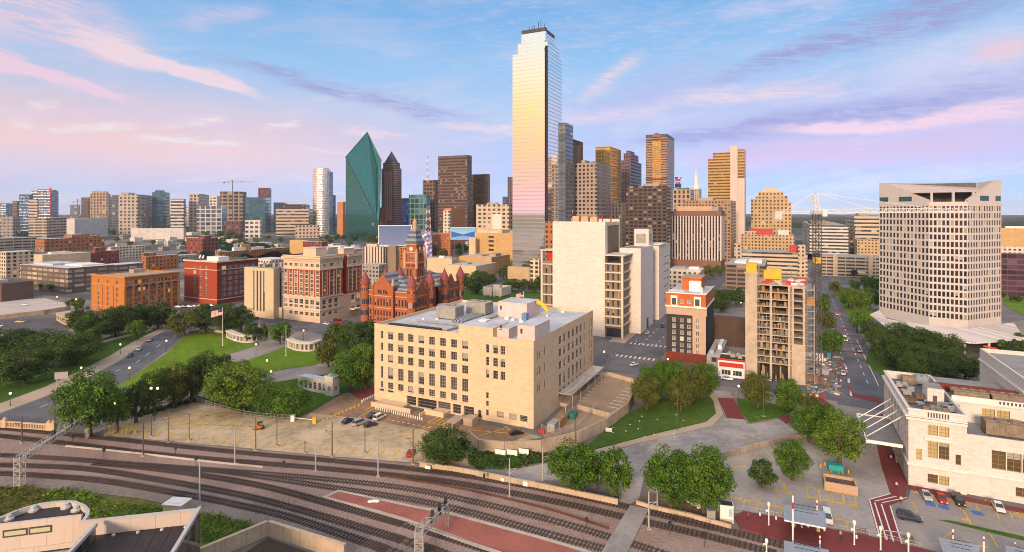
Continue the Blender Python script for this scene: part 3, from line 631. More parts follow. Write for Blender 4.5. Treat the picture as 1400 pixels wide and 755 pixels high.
for lab, pts, kind in TR:
	C = catmull(pxs(pts), .85)
	root = thing('railway_track', lab, 'rail track', C[len(C)//2], 0, 'tracks of the rail yard'); o = root.location.copy()
	N = []
	for i in range(len(C)):
		t = (C[min(i+1, len(C)-1)]-C[max(i-1, 0)]).normalized(); N.append(Vector((-t.y, t.x, 0)))
	if kind != 1:
		b = MB()
		for a, c in zip(range(0, len(C)-3, 3), range(3, len(C), 3)): b.poly([tuple(C[a]-N[a]*1.3+Vector((0, 0, .135))), tuple(C[c]-N[c]*1.3+Vector((0, 0, .135))), tuple(C[c]+N[c]*1.3+Vector((0, 0, .135))), tuple(C[a]+N[a]*1.3+Vector((0, 0, .135)))])
		tag(b.build('ballast', ballast_dark), kind='structure')
	for sgn in (-1, 1):
		b = MB(); prev = None
		sel = list(range(0, len(C), 3)); sel = sel if sel[-1] == len(C)-1 else sel+[len(C)-1]
		for a, c in zip(sel[:-1], sel[1:]):
			for w, z0, z1 in ((.05, .30, .44),):
				pa, pc = C[a]+N[a]*.7175*sgn-o, C[c]+N[c]*.7175*sgn-o
				na, nc = N[a]*w, N[c]*w
				q8 = [pa-na, pc-nc, pc+nc, pa+na]
				lo = [(p.x, p.y, z0-.2) for p in q8]; hi = [(p.x, p.y, z1-.1) for p in q8]
				b.poly(hi); b.poly([lo[0], lo[1], hi[1], hi[0]]); b.poly([lo[2], lo[3], hi[3], hi[2]])
		b.build('rail', rail_m, root)
	sb = MB(); sb.box(-.16, .16, -1.3, 1.3, .08, .25); sm_ = sb.mesh('sleeper', [sleep_c if kind == 1 else sleep_m])
	vis = sorted(range(0, len(C)), key=lambda i: C[i].length)
	vis = [i for i in vis if -10 < 700+F*C[i].x/C[i].y < 1410 and C[i].y > 113][:100]; vs = set(vis); rest = MB()
	for i in range(len(C)):
		ang = math.atan2(N[i].y, N[i].x)-math.pi/2
		if i in vs: put('sleeper', sm_, root, C[i]-o, ang)
		else: rest.box(-.16, .16, -1.3, 1.3, .08, .25, M=Matrix.Translation(C[i]-o) @ Matrix.Rotation(ang, 4, 'Z'))
	tag(rest.build('sleeper', sleep_c if kind == 1 else sleep_m, root), kind='stuff')
# worn third strip of rusty rail lying loose in the ballast
b = MB(); pts = catmull(pxs([(520, 651), (634, 670), (748, 697), (832, 724)]), 3)
b.tube([p+Vector((0, 0, .2)) for p in pts], .32, 5); tag(b.build('conduit_trough', surf('rust', (.10, .04, .025), .9, .3, .3, 2)), 'rusty brown cable trough lying between the second and third rail tracks', 'cable trough')
b = MB(); pts = catmull(pxs([(90, 611), (150, 617), (230, 626), (300, 634), (360, 640)]), 3)
b.tube([p+Vector((0, 0, .25)) for p in pts], .3, 5); tag(b.build('cable_trough', surf('pale_kerb_concrete', (.42, .37, .31))), 'pale concrete cable trough curving between the tracks on the left', 'cable trough')
# ------------------------------------------------------------------ shared building materials
cream_stone = blockwall('cream_limestone', (.60, .45, .295), 1.8, .9, .08, .82, streak=.32, mw=.04)
white_stone = blockwall('white_stone_blocks', (.65, .585, .53), 2.4, 1.0, .07, .72, streak=.2, mw=.06)
station_stone = blockwall('white_glazed_brick', (.60, .55, .515), 1.2, .6, .08, .8, streak=.28, mw=.03)
brick_orange = blockwall('orange_brick', (.42, .155, .035), .8, .26, .14, 1.25, streak=.2)
brick_red = blockwall('red_brick', (.30, .052, .022), .8, .26, .15, 1.3, streak=.2)
brick_dark = blockwall('dark_red_brick', (.16, .03, .02), .8, .26, .15, 1.4, streak=.2)
sandstone = blockwall('red_sandstone', (.345, .105, .045), 1.0, .5, .16, .7, streak=.25)
roof_pale = surf('pale_roof_membrane', (.46, .48, .52), .8, .22, .12, .8, bs=.1)
roof_grey = surf('grey_roof', (.24, .235, .235), .9, .25, .1, .7)
roof_tan = surf('tan_roof', (.36, .28, .20), .9, .2, .1, .7)
roof_white = surf('white_roof', (.62, .60, .58), .8, .15, .1, .7)
roof_dark = surf('dark_roof', (.035, .033, .038), .7, .3, .15, .9)
pinkwall = surf('pink_plaster', (.60, .48, .45), .85, .1, .3, 2, streak=.15)
steel = surf('galvanised_steel', (.40, .41, .42), .45, .2, .5, 3, metal=.6)
darksteel = surf('dark_steel', (.05, .052, .058), .5, .2, .5, 3, metal=.5)
acgrey = surf('machine_grey', (.30, .29, .27), .6, .2, .5, 3, streak=.3)
concwall = surf('weathered_concrete', (.38, .30, .22), .9, .22, .25, 1.5, streak=.6)
redpaint = surf('red_paint', (.42, .03, .02), .5, .15, .4, 2)
yellowpaint = surf('yellow_paint', (.60, .38, .03), .5, .15, .4, 2)
whitepaint = surf('white_paint', (.75, .73, .70), .5, .08, .4, 2)
glass = pane(); glass_lit = pane('lit_glass', (.25, .16, .03), .0, .5)
frame_dark = surf('window_frame_dark', (.06, .06, .06), .5)
def roof_slab(b, x0, x1, y0, y1, z, m): b.poly([(x0, y0, z), (x1, y0, z), (x1, y1, z), (x0, y1, z)], m)
def backs(b, x0, x1, y0, y1, z0, z1, skip, m=0):
	if 'f' not in skip: b.poly([(x0, y0, z0), (x1, y0, z0), (x1, y0, z1), (x0, y0, z1)], m)
	if 'r' not in skip: b.poly([(x1, y0, z0), (x1, y1, z0), (x1, y1, z1), (x1, y0, z1)], m)
	if 'l' not in skip: b.poly([(x0, y1, z0), (x0, y0, z0), (x0, y0, z1), (x0, y1, z1)], m)
	if 'b' not in skip: b.poly([(x1, y1, z0), (x0, y1, z0), (x0, y1, z1), (x1, y1, z1)], m)
def parapet(b, x0, x1, y0, y1, z, h=.9, t=.35, m=0):
	# four thin walls butted end to end
	b.box(x0, x1, y0, y0+t, z, z+h, m); b.box(x0, x1, y1-t, y1, z, z+h, m)
	b.box(x0, x0+t, y0+t, y1-t, z, z+h, m); b.box(x1-t, x1, y0+t, y1-t, z, z+h, m)
def ac_unit(parent, x, y, z, w, d, h, n=2, m=None):
	b = MB(); b.box(x, x+w, y, y+d, z+.4, z+h)
	for i in range(n):
		b.lathe([(.38*d, 0), (.38*d, .35), (.30*d, .35), (.30*d, .1)], (x+w*(i+.5)/n, y+d/2, z+h), 12)
	for i in range(int(w/1.2)): b.box(x+.2+i*1.2, x+.3+i*1.2, y-.06, y, z+.5, z+h-.2)
	for px in (x+.2, x+w-.3):
		for py in (y+.2, y+d-.3): b.box(px, px+.12, py, py+.12, z, z+.4)
	return b.build('cooling_unit', m or acgrey, parent)
# ================================================================== cream post office in the middle
def post_office():
	B = Bld('office_building', 'big cream limestone office block with dark windows and cluttered pale roof beside the parking lot', 'building', 512, 729.5, 811, 467.4, 587)
	W, D, h = -B.x0, B.D, B.h
	b = MB()
	wins = []
	sx = lambda u: B.sx(u)
	cols = [534, 548, 561.5, 576, 590.5, 605.5, 620.5, 636]
	rows = [(.132, .1), (.283, .1), (.432, .1), (.622, .155), (.79, .095)]
	ww = (sx(551.5)-sx(544.2))
	for k, (fr, fh) in enumerate(rows):
		z = h*(1-fr); hh = h*fh
		for c in cols: wins.append((sx(c)-ww/2, sx(c)+ww/2, z-hh/2, z+hh/2, (3, 3 if k != 3 else 4)))
		wins.append((sx(522.2)-ww/4.5, sx(522.2)+ww/4.5, z-hh/2, z+hh/2, (1, 3)))
		if k < 3:
			for c, w in ((666.5, .25), (677.5, .36), (687.5, .36)): wins.append((sx(c)-ww*w, sx(c)+ww*w, z-hh/2-.3, z+hh/2-.3, (1 if w < .3 else 2, 3)))
	for z in (h*.30, h*.20, h*.095): wins.append((sx(666.3)-ww*.2, sx(666.3)+ww*.2, z-1, z+1, (1, 2)))
	for c in (684, 701.5, 716): wins.append((sx(c)-ww*.55, sx(c)+ww*.55, h*.10-1, h*.10+1, (1, 4)))
	# loading dock openings at street level
	for u0, u1, za, zb in ((556, 569, .4, 3.6), (571, 597, .25, 3.6), (599, 616, 1.2, 3.6), (619, 630, .4, 3.6), (634, 648, .4, 3.6), (653.5, 658, .4, 3.0)):
		wins.append((sx(u0), sx(u1), za, zb, (1, 3)))
	for u0, u1 in ((519, 525), (530, 538)): wins.append((sx(u0), sx(u1), 3.6, 4.4, (1, 1)))
	B.facade(b, 'f', B.x0, 0, 0, h, wins, 0, .45)
	sy = lambda u: B.sy(u)
	wr = []
	cz = [(.845, .1), (.685, .1), (.525, .1), (.335, .15), (.17, .09)]
	for f0, f1 in ((.035, .16),):
		for z in (h*.82, h*.63, h*.43):
			for c in (.05, .08): wr.append((D*c-.45, D*c+.45, z-1.3, z+1.3, (1, 3)))
			wr.append((D*.15-.4, D*.15+.4, z-1.3, z+1.3, (1, 3)))
	for c in [.38+.073*i for i in range(6)]+[.815]:
		for fz, fh in cz: wr.append((D*c-(1.25 if c < .8 else .6), D*c+(1.25 if c < .8 else .6), h*(fz-fh/2), h*(fz+fh/2), (2, 3)))
	for c in (.92, .965):
		for fz, fh in cz[:4]: wr.append((D*c-.55, D*c+.55, h*(fz-fh*.6), h*(fz+fh*.6), (1, 4)))
	B.facade(b, 'r', 0, D, 0, h, wr, 0, .18)
	backs(b, B.x0, 0, 0, D, 0, h, 'fr')
	roof_slab(b, B.x0+.4, -.4, .4, D-.4, h-.9, 1)
	# parapet inside faces and coping
	parapet(b, B.x0+.003, -.003, .003, D-.003, h-.95, 1.1, .4)
	b.box(B.x0-.12, sx(555+70), -.12, .2, h-.1, h+.25)
	b.box(B.x0-.06, 0.06, -.06, 0, 4.7, 5.0)                       # belt course
	# raised section of the front parapet and the right return
	b.box(sx(627), sx(674), -.003, 12, h-.5, h+3.0, 0, 1)
	b.build('wall', [cream_stone, roof_pale], B.root)
	for x0, x1, y0, y1, z1, nm in ((sx(706), -.004, .30*0+.9, D*.22, h+4.6, 'p'), (B.x0+W*.50, B.x0+W*.70, D*.60, D*.80, h+5.0, 'p'), (sx(674)+.003, sx(690), 3, 14, h+2.4, 'p')):
		q2 = MB(); q2.box(x0, x1, y0, y1, h-.88, z1, 0, 1); q2.box(x0+1, x0+1.8, y0-.03, y0-.003, h+2.0, h+3.6, 2)
		q2.box(x0-.1, x1+.1, y0-.1, y1+.1, z1, z1+.2, 0, 1)
		q2.build('penthouse', [pinkwall, roof_pale, frame_dark], B.root)
	b = MB(); b.box(B.x0+W*.62, B.x0+W*.66, 8, 11, h-.88, h+3.2); b.box(B.x0+W*.615, B.x0+W*.665, 7.8, 11.2, h+3.2, h+3.5); b.build('vent_housing', whitepaint, B.root)
	ac_unit(B.root, B.x0+W*.19, D*.36, h-.88, 9, 6.5, 5.0, 3); ac_unit(B.root, B.x0+W*.28, D*.58, h-.88, 9, 7, 5.0, 3)
	b = MB()
	for k in range(5): b.tube([(B.x0+W*.10+k*.5, 4+k*1.2, h-.3), (B.x0+W*.45, 4+k*1.2, h-.3), (B.x0+W*.5, D*.5+k*2, h-.3)], .35, 6)
	for k in range(4): b.tube([(B.x0+W*.34+k*1.4, D*.30, h-.2), (B.x0+W*.34+k*1.4, D*.72, h-.2)], .45, 6)
	b.tube([(B.x0+W*.16, D*.2, h), (B.x0+W*.55, D*.2, h)], .5, 6); b.tube([(B.x0+W*.55, D*.75, h+.2), (B.x0+W*.62, D*.9, h+.2)], .5, 6)
	b.build('roof_pipework', steel, B.root)
	b = MB()
	for k in range(26):
		x, y = B.x0+W*R.uniform(.08, .95), D*R.uniform(.25, .95); s = R.uniform(.4, 1.1)
		b.box(x, x+s*1.5, y, y+s, h-.88, h-.88+s)
	tag(b.build('roof_vent', whitepaint, B.root), kind='stuff')
	b = MB()
	for k in range(14):
		x = B.x0+W*(.08+.025*k); b.box(x, x+1.2, 1.2, 3.4, h-.88, h+.4)
	tag(b.build('roof_condenser', darksteel, B.root), kind='stuff')
	b = MB(); b.box(B.x0+W*.70, B.x0+W*.73, D*.52, D*.56, h-.88, h+2.2); b.build('roof_tank', surf('blue_metal', (.12, .2, .32), .5), B.root)
	b = MB()
	pts = [(B.x0+W*.71+i*.6, D*.74, h+4.6-.18*i*i*.3) for i in range(9)]; b.tube(pts, .9, 8); b.build('debris_chute', surf('yellow_plastic', (.62, .42, .03), .5), B.root)
	# canopy along the right side
	b = MB(); b.box(0.01, 5.0, D*.36, D*.99, 4.8, 5.15, 0)
	for k in range(30): b.box(.02, 5.02, D*(.362+.021*k), D*(.366+.021*k), 5.15, 5.23)
	for k in range(5): b.box(4.6, 4.8, D*(.38+.14*k), D*(.38+.14*k)+.2, 0, 4.8)
	b.build('loading_canopy', steel, B.root)
	b = MB(); b.box(.02, 3.8, D*.38, D*.98, 0, 1.2); b.box(3.8, 4.1, D*.30, D*1.0, 0, 2.0); b.build('loading_dock', concwall, B.root)
	# front ramps and dock walls
	b = MB(); b.box(sx(523), sx(576), -6.5, -6.1, 0, 1.7); b.box(sx(523), sx(560), -6.1, -.01, 0, 1.0); b.box(sx(590), sx(616), -4.5, -4.0, 0, 1.8); b.box(sx(590), sx(590)+.4, -7.5, -4.5, 0, 1.2)
	b.box(sx(597), sx(616), -4.0, -.01, 0, 1.2); b.build('loading_dock', cream_stone, B.root)
	b = MB(); b.box(sx(632), sx(645), -12, -4, 0, 1.7, 0); b.box(sx(648), sx(660), -7, -3, 0, 2.4, 0); b.build('ramp_wall', concwall, B.root)
	for k in range(12):
		if k == 0: b = MB(); b.lathe([(.16, 0), (.16, 1.05), (.1, 1.15)], n=8); bol = b.mesh('bollard', redpaint)
	B.finish(pane('post_glass', (.03, .03, .035), .0, .22), surf('window_frame_grey', (.30, .27, .24), .6))
	return B
PO = post_office()
# ================================================================== white slab courthouse complex behind it
def white_block():
	B = Bld('court_building', 'tall windowless white stone slab with stepped wings, right behind the cream office block', 'building', 755.5, 827.5, 832, 303.5, 461, D=4.5)
	W, h, Y = -B.x0, B.h, B.Y
	b = MB(); b.box(B.x0, 0, 0, 4.5, 0, h, 0); b.build('stone_slab', white_stone, B.root)
	pale = surf('pale_concrete', (.60, .52, .43), .8, .1, .2, 1.5, streak=.2); brown = surf('brown_panel', (.235, .17, .11), .8, .15, .25, 1.4, streak=.3)
	b = MB(); b.box(B.x0+1, -1.5, 4.503, 34, 0, h-1.5, 0, 2); b.box(B.x0+1, -1.2, 34.003, 36, 0, h+1.2, 1)
	b.box(-1.5, -1.2, 4.6, 34, h-2.4, h-1.2, 1); parapet(b, B.x0+1, -1.51, 4.51, 33.9, h-1.5, 1.2, .4, 1)
	b.build('tower_core', [brown, pale, roof_tan], B.root)
	for k, (x, w, hh) in enumerate(((B.x0+W*.25, 4, 3.0), (B.x0+W*.43, 4, 3.0), (B.x0+W*.61, 3.6, 2.8))):
		b = MB(); b.box(x, x+w, 12, 16, h-1.5, h+hh); b.build('roof_box', surf('roof_box_orange', (.55, .36, .22), .7), B.root)
	b = MB()
	for x in (-8, -3): b.box(x, x+.7, 20, 20.7, h-1.5, h+3)
	b.build('roof_post', redpaint, B.root)
	# open framed wing at the right corner
	def wing(name, uc, ul, ur, vb, vt, D=None):
		C = G(uc, vb); p = B.loc(C); z = ZT(vt, C.y)
		x0 = p.x-(-along(C, -B.ex, ul))*-1 if False else p.x-abs(along(C, -B.ex, ul))
		d = D or along(C, B.ey, ur)
		return p, x0, d, z
	p, x0, d, z = wing('a', 851, 826, 864.5, 464, 349)
	b = MB(); x1 = p.x; y0 = p.y
	n = 7; fl = (z-7)/ (n+1)
	fw = []
	for k in range(n):
		zz = 7+fl*k
		for c in bays(x0+.4, x1-1.2, 3): fw.append((c-.55, c+.55, zz+.5, zz+fl-.9, (1, 1)))
	fw.append((x0+.8, x1-1.2, .4, 5.4, (4, 2)))
	B.facade(b, 'f', x0, x1-.9, 0, z-fl, fw, y0+1.2, .5, 1, mr=0)
	b.box(x0, x1-.91, y0+1.21, y0+d, z-fl-.01, z-fl, 2); b.poly([(x1-.9, y0+1.2, 0), (x1-.9, y0+d, 0), (x1-.9, y0+d, z-fl), (x1-.9, y0+1.2, z-fl)], 1)
	for k in range(n+1): b.box(x0-.1, x1+.2, y0, y0+1.25, 7+fl*k-.45, 7+fl*k+.25, 0); b.box(x1-.95, x1+.2, y0+1.26, y0+d, 7+fl*k-.45, 7+fl*k+.25, 0)
	b.box(x1-.7, x1+.4, y0-.15, y0+1.1, 0, z-.6, 0); b.box(x0, x0+.5, y0-.1, y0+1, 0, z-.6, 0)
	b.box(x0-.2, x1+1.4, y0-.6, y0+d, z-.6, z, 0)
	b.build('office_wing', [pale, brown, roof_grey], B.root)
	p, x0, d, z = wing('b', 876, 861, 893, 456.5, 341.5)
	b = MB(); b.box(x0-6, p.x, p.y, p.y+d, 0, z, 0, 1); b.box(p.x-.4, p.x-.003, p.y, p.y+.3, z, z+.5, 0)
	parapet(b, x0-6, p.x-.002, p.y+.002, p.y+d, z, .7, .4); b.build('stone_slab', [white_stone, roof_grey], B.root)
	b = MB(); b.box(p.x-.01, p.x+.02, p.y+d*.45, p.y+d*.6, 0, 6); b.build('doorway', frame_dark, B.root)
	p, x0, d, z = wing('c', 901, 889, 916, 437.5, 336)
	b = MB()
	ww = [(p.y*0+t-.9, t+.9, zz, zz+2.6, (2, 1)) for t in (2.2,) for zz in lsp(9, z-9, 7)]
	ww += [(d*.4, d*.95, zz, zz+.7, (5, 1)) for zz in lsp(9, z-9, 7)]
	B.facade(b, 'r', p.y, p.y+d, 0, z, [(w[0]+p.y, w[1]+p.y)+w[2:] for w in ww], p.x, .5)
	backs(b, x0-8, p.x, p.y, p.y+d, 0, z, 'r'); roof_slab(b, x0-8, p.x, p.y, p.y+d, z, 1)
	b.box(p.x-6, p.x+1.2, p.y+1, p.y+d*.5, z+.3, z+1.0, 0); b.build('stone_slab', [white_stone, roof_grey], B.root)
	b = MB(); b.box(x0-7, x0+2, p.y-14, p.y-2, z-4, z+11, 0, 2); b.box(x0-6, x0+.2, p.y-14.05, p.y-14.003, z+2, z+8, 1); b.box(x0+2.003, x0+2.05, p.y-11, p.y-6, z+3, z+8, 1)
	b.build('plant_room', [white_stone, acgrey, roof_grey], B.root)
	# left wing with columns
	C = G(756, 456); p = B.loc(C); z = ZT(343, C.y); x1 = 0+B.x0-.01; x0 = B.sx(738); y0 = 3.0; fw = []
	fl = (z-3)/7.4
	for k in range(6):
		for c in bays(x0+.6, x1, 2): fw.append((c-.6, c+.6, 3+fl*k+.5, 3+fl*k+fl-.8, (1, 1)))
	b = MB(); B.facade(b, 'f', x0, x1, 0, 3+fl*6.3, fw, y0+1, .5, 1, mr=0); backs(b, x0, x1, y0+1, 26, 0, 3+fl*6.3, 'fr', 1); roof_slab(b, x0, x1, y0+1, 26, 3+fl*6.3, 2)
	for k in range(7): b.box(x0-.1, x1, y0, y0+1.03, 3+fl*k-.4, 3+fl*k+.2, 0)
	b.box(x0-.6, x0+.6, y0-.2, y0+1, 0, z-.6, 0); b.box(x0-.8, x1, y0-.6, 24, z-.6, z, 0); b.box(x0+2, x1-.5, y0+3, 20, 3+fl*6.3, z-.7, 3)
	b.build('office_wing', [pale, brown, roof_grey, redpaint], B.root)
	B.finish(glass, frame_dark)
white_block()
# ================================================================== red sandstone courthouse with turrets
def old_court():
	C = G(563, 445); th = rad(26)
	root = thing('courthouse', 'red sandstone castle-like courthouse with conical turrets and a clock tower', 'courthouse', C, -th)
	L, D, eave = 36.5, 57.0, 19.5
	slate = surf('blue_grey_slate', (.085, .105, .14), .7, .2, .2, 2)
	slate2 = surf('pale_slate_band', (.24, .25, .28), .7, .2, .2, 2)
	pinkroof = surf('pink_red_tile', (.25, .065, .07), .7, .2, .3, 3)
	cap = surf('sandstone_trim', (.50, .30, .18), .85, .2, .3, 2)
	class X: pass
	B = Bld.__new__(Bld); B.C = C; B.th = th; B.root = root; B.wins = []; B.ex = E1; B.ey = E2
	b = MB()
	def rowset(a0, a1, n, w=1.3):
		r = []
		for c in bays(a0, a1, n):
			r += [(c-w/2, c+w/2, 10.8, 15.0, (1, 2)), (c-w/2, c+w/2, 4.6, 7.6, (1, 2)), (c-w/2, c+w/2, 1.2, 3.2, (1, 1))]
		return r
	B.facade(b, 'f', -L+3, -29, 0, eave, rowset(-L+3.4, -29, 2), 0, .5); B.facade(b, 'f', -13, -3, 0, eave, rowset(-13, -3.4, 4), 0, .5)
	# gabled centre bay
	gw = rowset(-28, -14, 6, 1.1)+[(c-.5, c+.5, 18.2, 20.6, (1, 1)) for c in bays(-25, -17, 6)]
	B.facade(b, 'f', -29, -13, 0, 22, gw, -1.8, .5)
	b.box(-29, -28.9, -1.8, 0, 0, 22); b.box(-13.1, -13, -1.8, 0, 0, 22)
	b.poly([(-29, -1.8, 22), (-13, -1.8, 22), (-21, -1.8, 31)]); b.box(-29.4, -28.2, -2.2, -.9, 0, 24); b.box(-13.8, -12.6, -2.2, -.9, 0, 24)
	for zz in (9.2, 16.6): b.box(-L+2.5, -29.5, -.2, 0, zz, zz+.5, 3); b.box(-28.1, -13.9, -2.05, -1.8, zz, zz+.5, 3); b.box(-12.5, -2.5, -.2, 0, zz, zz+.5, 3)
	B.facade(b, 'r', 3, 19, 0, eave, rowset(4, 18, 6), 0, .5); B.facade(b, 'r', 22, 34, 0, eave, rowset(22.5, 33, 4), -5, .5); B.facade(b, 'r', 37, D-3, 0, eave, rowset(38, D-4, 6), 0, .5)
	for y0, y1 in ((3, 19), (37, D-3)):
		for zz in (9.2, 16.6): b.box(0, .2, y0, y1, zz, zz+.5, 3)
		# dormer gable
		c = (y0+y1)/2; b.box(-1.5, .15, c-3, c+3, eave-.5, eave+3); b.poly([(.15, c-3, eave+3), (.15, c+3, eave+3), (.15, c, eave+7.5)]); b.poly([(-1.5, c-3, eave+3), (-1.5, c+3, eave+3), (-1.5, c, eave+7.5)])
		b.poly([(.15, c-3, eave+3), (.15, c, eave+7.5), (-1.5, c, eave+7.5), (-1.5, c-3, eave+3)]); b.poly([(.15, c+3, eave+3), (.15, c, eave+7.5), (-1.5, c, eave+7.5), (-1.5, c+3, eave+3)])
	backs(b, -L, 0, 0, D, 0, eave, 'fr')
	b.poly([(-5, 19, 0), (0, 19, 0), (0, 19, eave), (-5, 19, eave)]); b.poly([(-5, 37, 0), (0, 37, 0), (0, 37, eave), (-5, 37, eave)])
	b.box(-1.2, 0, 18.6, 22, eave-2, eave+3.4); b.box(-L, 0, .05, .45, eave, eave+.6, 3)
	b.build('wall', [sandstone, sandstone, sandstone, cap], root)
	# banded slate roof: two hipped blocks and the gable roof
	def hip(x0, x1, y0, y1, z0, zr, nb=8):
		b = MB(); ix = (x1-x0)/2-.6; iy = min((y1-y0)/2-.6, ix)
		for k in range(nb):
			a, c = k/nb, (k+1)/nb
			r0 = (x0+ix*a, x1-ix*a, y0+iy*a, y1-iy*a, z0+(zr-z0)*a); r1 = (x0+ix*c, x1-ix*c, y0+iy*c, y1-iy*c, z0+(zr-z0)*c)
			P = lambda r: [(r[0], r[2], r[4]), (r[1], r[2], r[4]), (r[1], r[3], r[4]), (r[0], r[3], r[4])]
			p, q2 = P(r0), P(r1)
			for j in range(4): b.poly([p[j], p[(j+1) % 4], q2[(j+1) % 4], q2[j]], k % 2)
		b.poly(P(r1), 0)
		b.build('roof', [slate, slate2], root)
	hip(-L+.5, -.5, .5, 23, eave, 28.5); hip(-L+.5, -.5, 33.5, D-.5, eave, 28.5); hip(-L+2, -5.5, 23.2, 33.3, eave-.5, 24)
	b = MB(); n = 6
	for k in range(n):
		a, c = k/n, (k+1)/n
		for sg in (-1, 1):
			x0, x1 = -21+sg*8.3*(1-a), -21+sg*8.3*(1-c); z0, z1 = 21.8+9.4*a, 21.8+9.4*c
			b.poly([(x0, -1.6, z0), (x1, -1.6, z1), (x1, 12, z1), (x0, 12, z0)], k % 2)
	b.build('roof', [slate, slate2], root)
	# turrets
	tb = MB(); tb.lathe([(2.9, 0), (2.9, 2), (2.7, 2.2), (2.7, 10), (2.95, 10.3), (2.7, 10.6), (2.7, 16.8), (2.95, 17.1), (2.7, 17.4), (2.7, 23), (3.2, 23.8), (3.2, 24.2)], n=18); tme = tb.mesh('turret', sandstone)
	cb = MB(); cb.lathe([(3.35, 24.2), (2.3, 27), (.12, 31.6), (.12, 32.6)], n=18); cme = cb.mesh('turret_roof', pinkroof, True)
	wb = MB()
	for zz, hh, ww in ((12.5, 3.4, 1.1), (5.4, 3, 1.1), (20.3, 1.3, .7)):
		for k in range(12):
			a = 2*math.pi*k/12; M = Matrix.Rotation(a, 4, 'Z') @ Matrix.Translation((0, -2.72, zz)); i = len(wb.v)
			wb.box(-ww/2, ww/2, -.06, .1, -hh/2, hh/2, 0, M=M)
	wme = wb.mesh('window', glass)
	for x, y in ((-L, 0), (0, 0), (0, 19.5), (0, 36.5), (0, D), (-L, D), (-L, 20), (-L, 36)):
		t = put('turret', tme, root, (x, y, 0)); put('turret_roof', cme, t); tag(put('window', wme, t), kind='stuff')
	for x in (-28.8, -13.2):
		b = MB(); b.lathe([(1, 23.5), (1, 25), (.7, 27), (.1, 28)], (x, -1.5, 0), 10); b.build('pinnacle', cap, root)
	# clock tower
	cx, cy, hw = -18, 28, 4.7
	T = MB(); zc = 48.5
	K = Bld.__new__(Bld); K.C = C+E1*cx+E2*cy; K.th = th; K.wins = []
	tr = put('clock_tower', None, root, (cx, cy, 0)); K.root = tr
	tw = [(c-.6, c+.6, 27, 31.5, (1, 2)) for c in bays(-3.6, 3.6, 3)]+[(c-.45, c+.45, 33.2, 34.6, (1, 1)) for c in bays(-3.8, 3.8, 6)]+[(c-.5, c+.5, 38.3, 41.6, (1, 1)) for c in (-1.1, 1.1)]
	K.facade(T, 'f', -hw, hw, 15, 36, tw[:9], -hw, .5); K.facade(T, 'r', -hw, hw, 15, 36, tw[:9], hw, .5)
	h2 = 4.1; K.facade(T, 'f', -h2, h2, 36, zc, tw[9:], -h2, .4); K.facade(T, 'r', -h2, h2, 36, zc, tw[9:], h2, .4)
	backs(T, -hw, hw, -hw, hw, 15, 36, 'fr'); backs(T, -h2, h2, -h2, h2, 36, zc, 'fr'); roof_slab(T, -hw, hw, -hw, hw, 36, 0)
	for z, e in ((35.4, hw+.35), (25.5, hw+.25), (42.3, h2+.2), (47.7, h2+.5)):
		T.box(-e, e, -e, -e+.6, z, z+.7, 1); T.box(e-.6, e, -e+.6, e, z, z+.7, 1); T.box(-e, -e+.6, -e+.6, e, z, z+.7, 1)
	T.build('tower_wall', [sandstone, cap], tr)
	for x, y in ((-hw, -hw), (hw, -hw), (hw, hw), (-hw, hw)):
		b = MB(); b.lathe([(1.0, 32), (1.1, 39), (1.2, 41), (.8, 43), (.1, 45.5)], (x, y, 0), 10); b.build('pinnacle', cap, tr)
	face = surf('clock_face', (.75, .72, .65), .6, .05)
	for ang in (0, math.pi/2):
		b = MB(); n = 24
		pts = [(1.35*math.cos(2*math.pi*k/n), -h2-.15, 45+1.35*math.sin(2*math.pi*k/n)) for k in range(n)]
		b.poly(pts, 0)
		for k in range(n):
			p, q2 = pts[k], pts[(k+1) % n]; b.poly([p, q2, (q2[0], -h2+.01, q2[2]), (p[0], -h2+.01, p[2])], 1)
		b.box(-.07, .07, -h2-.2, -h2-.16, 44.9, 46.0, 1); b.box(-.02, .75, -h2-.2, -h2-.161, 44.93, 45.07, 1)
		for k in range(12):
			M = Matrix.Translation((0, 0, 45)) @ Matrix.Rotation(math.pi*k/6, 4, 'Y'); b.box(-.04, .04, -h2-.19, -h2-.16, 1.05, 1.25, 1, M=M)
		b.build('clock', [face, frame_dark], tr, rz=ang)
	b = MB(); prof = [(6.0, 48.5), (5.2, 50.2), (4.6, 51.8), (4.0, 53.4), (3.5, 55), (2.9, 56.6), (2.3, 58.2)]
	for k in range(len(prof)-1):
		p0, p1 = prof[k], prof[k+1]
		for j in range(4):
			f = lambda r, j: (r*math.cos(math.pi/4+j*math.pi/2)*1.0, r*math.sin(math.pi/4+j*math.pi/2))
			a, c, d2, e = f(p0[0]*1.16, j), f(p0[0]*1.16, j+1), f(p1[0]*1.16, j+1), f(p1[0]*1.16, j)
			b.poly([a+(p0[1],), c+(p0[1],), d2+(p1[1],), e+(p1[1],)], k % 2)
	b.build('spire', [slate, slate2], tr)
	b = MB(); b.lathe([(2.3, 58.2), (2.3, 58.8), (1.5, 59), (1.5, 62), (1.8, 62.3), (1.1, 63.5), (.25, 65), (.1, 68)], n=10); b.build('lantern', cap, tr)
	K.finish(glass, frame_dark); B.finish(glass, frame_dark)
old_court()
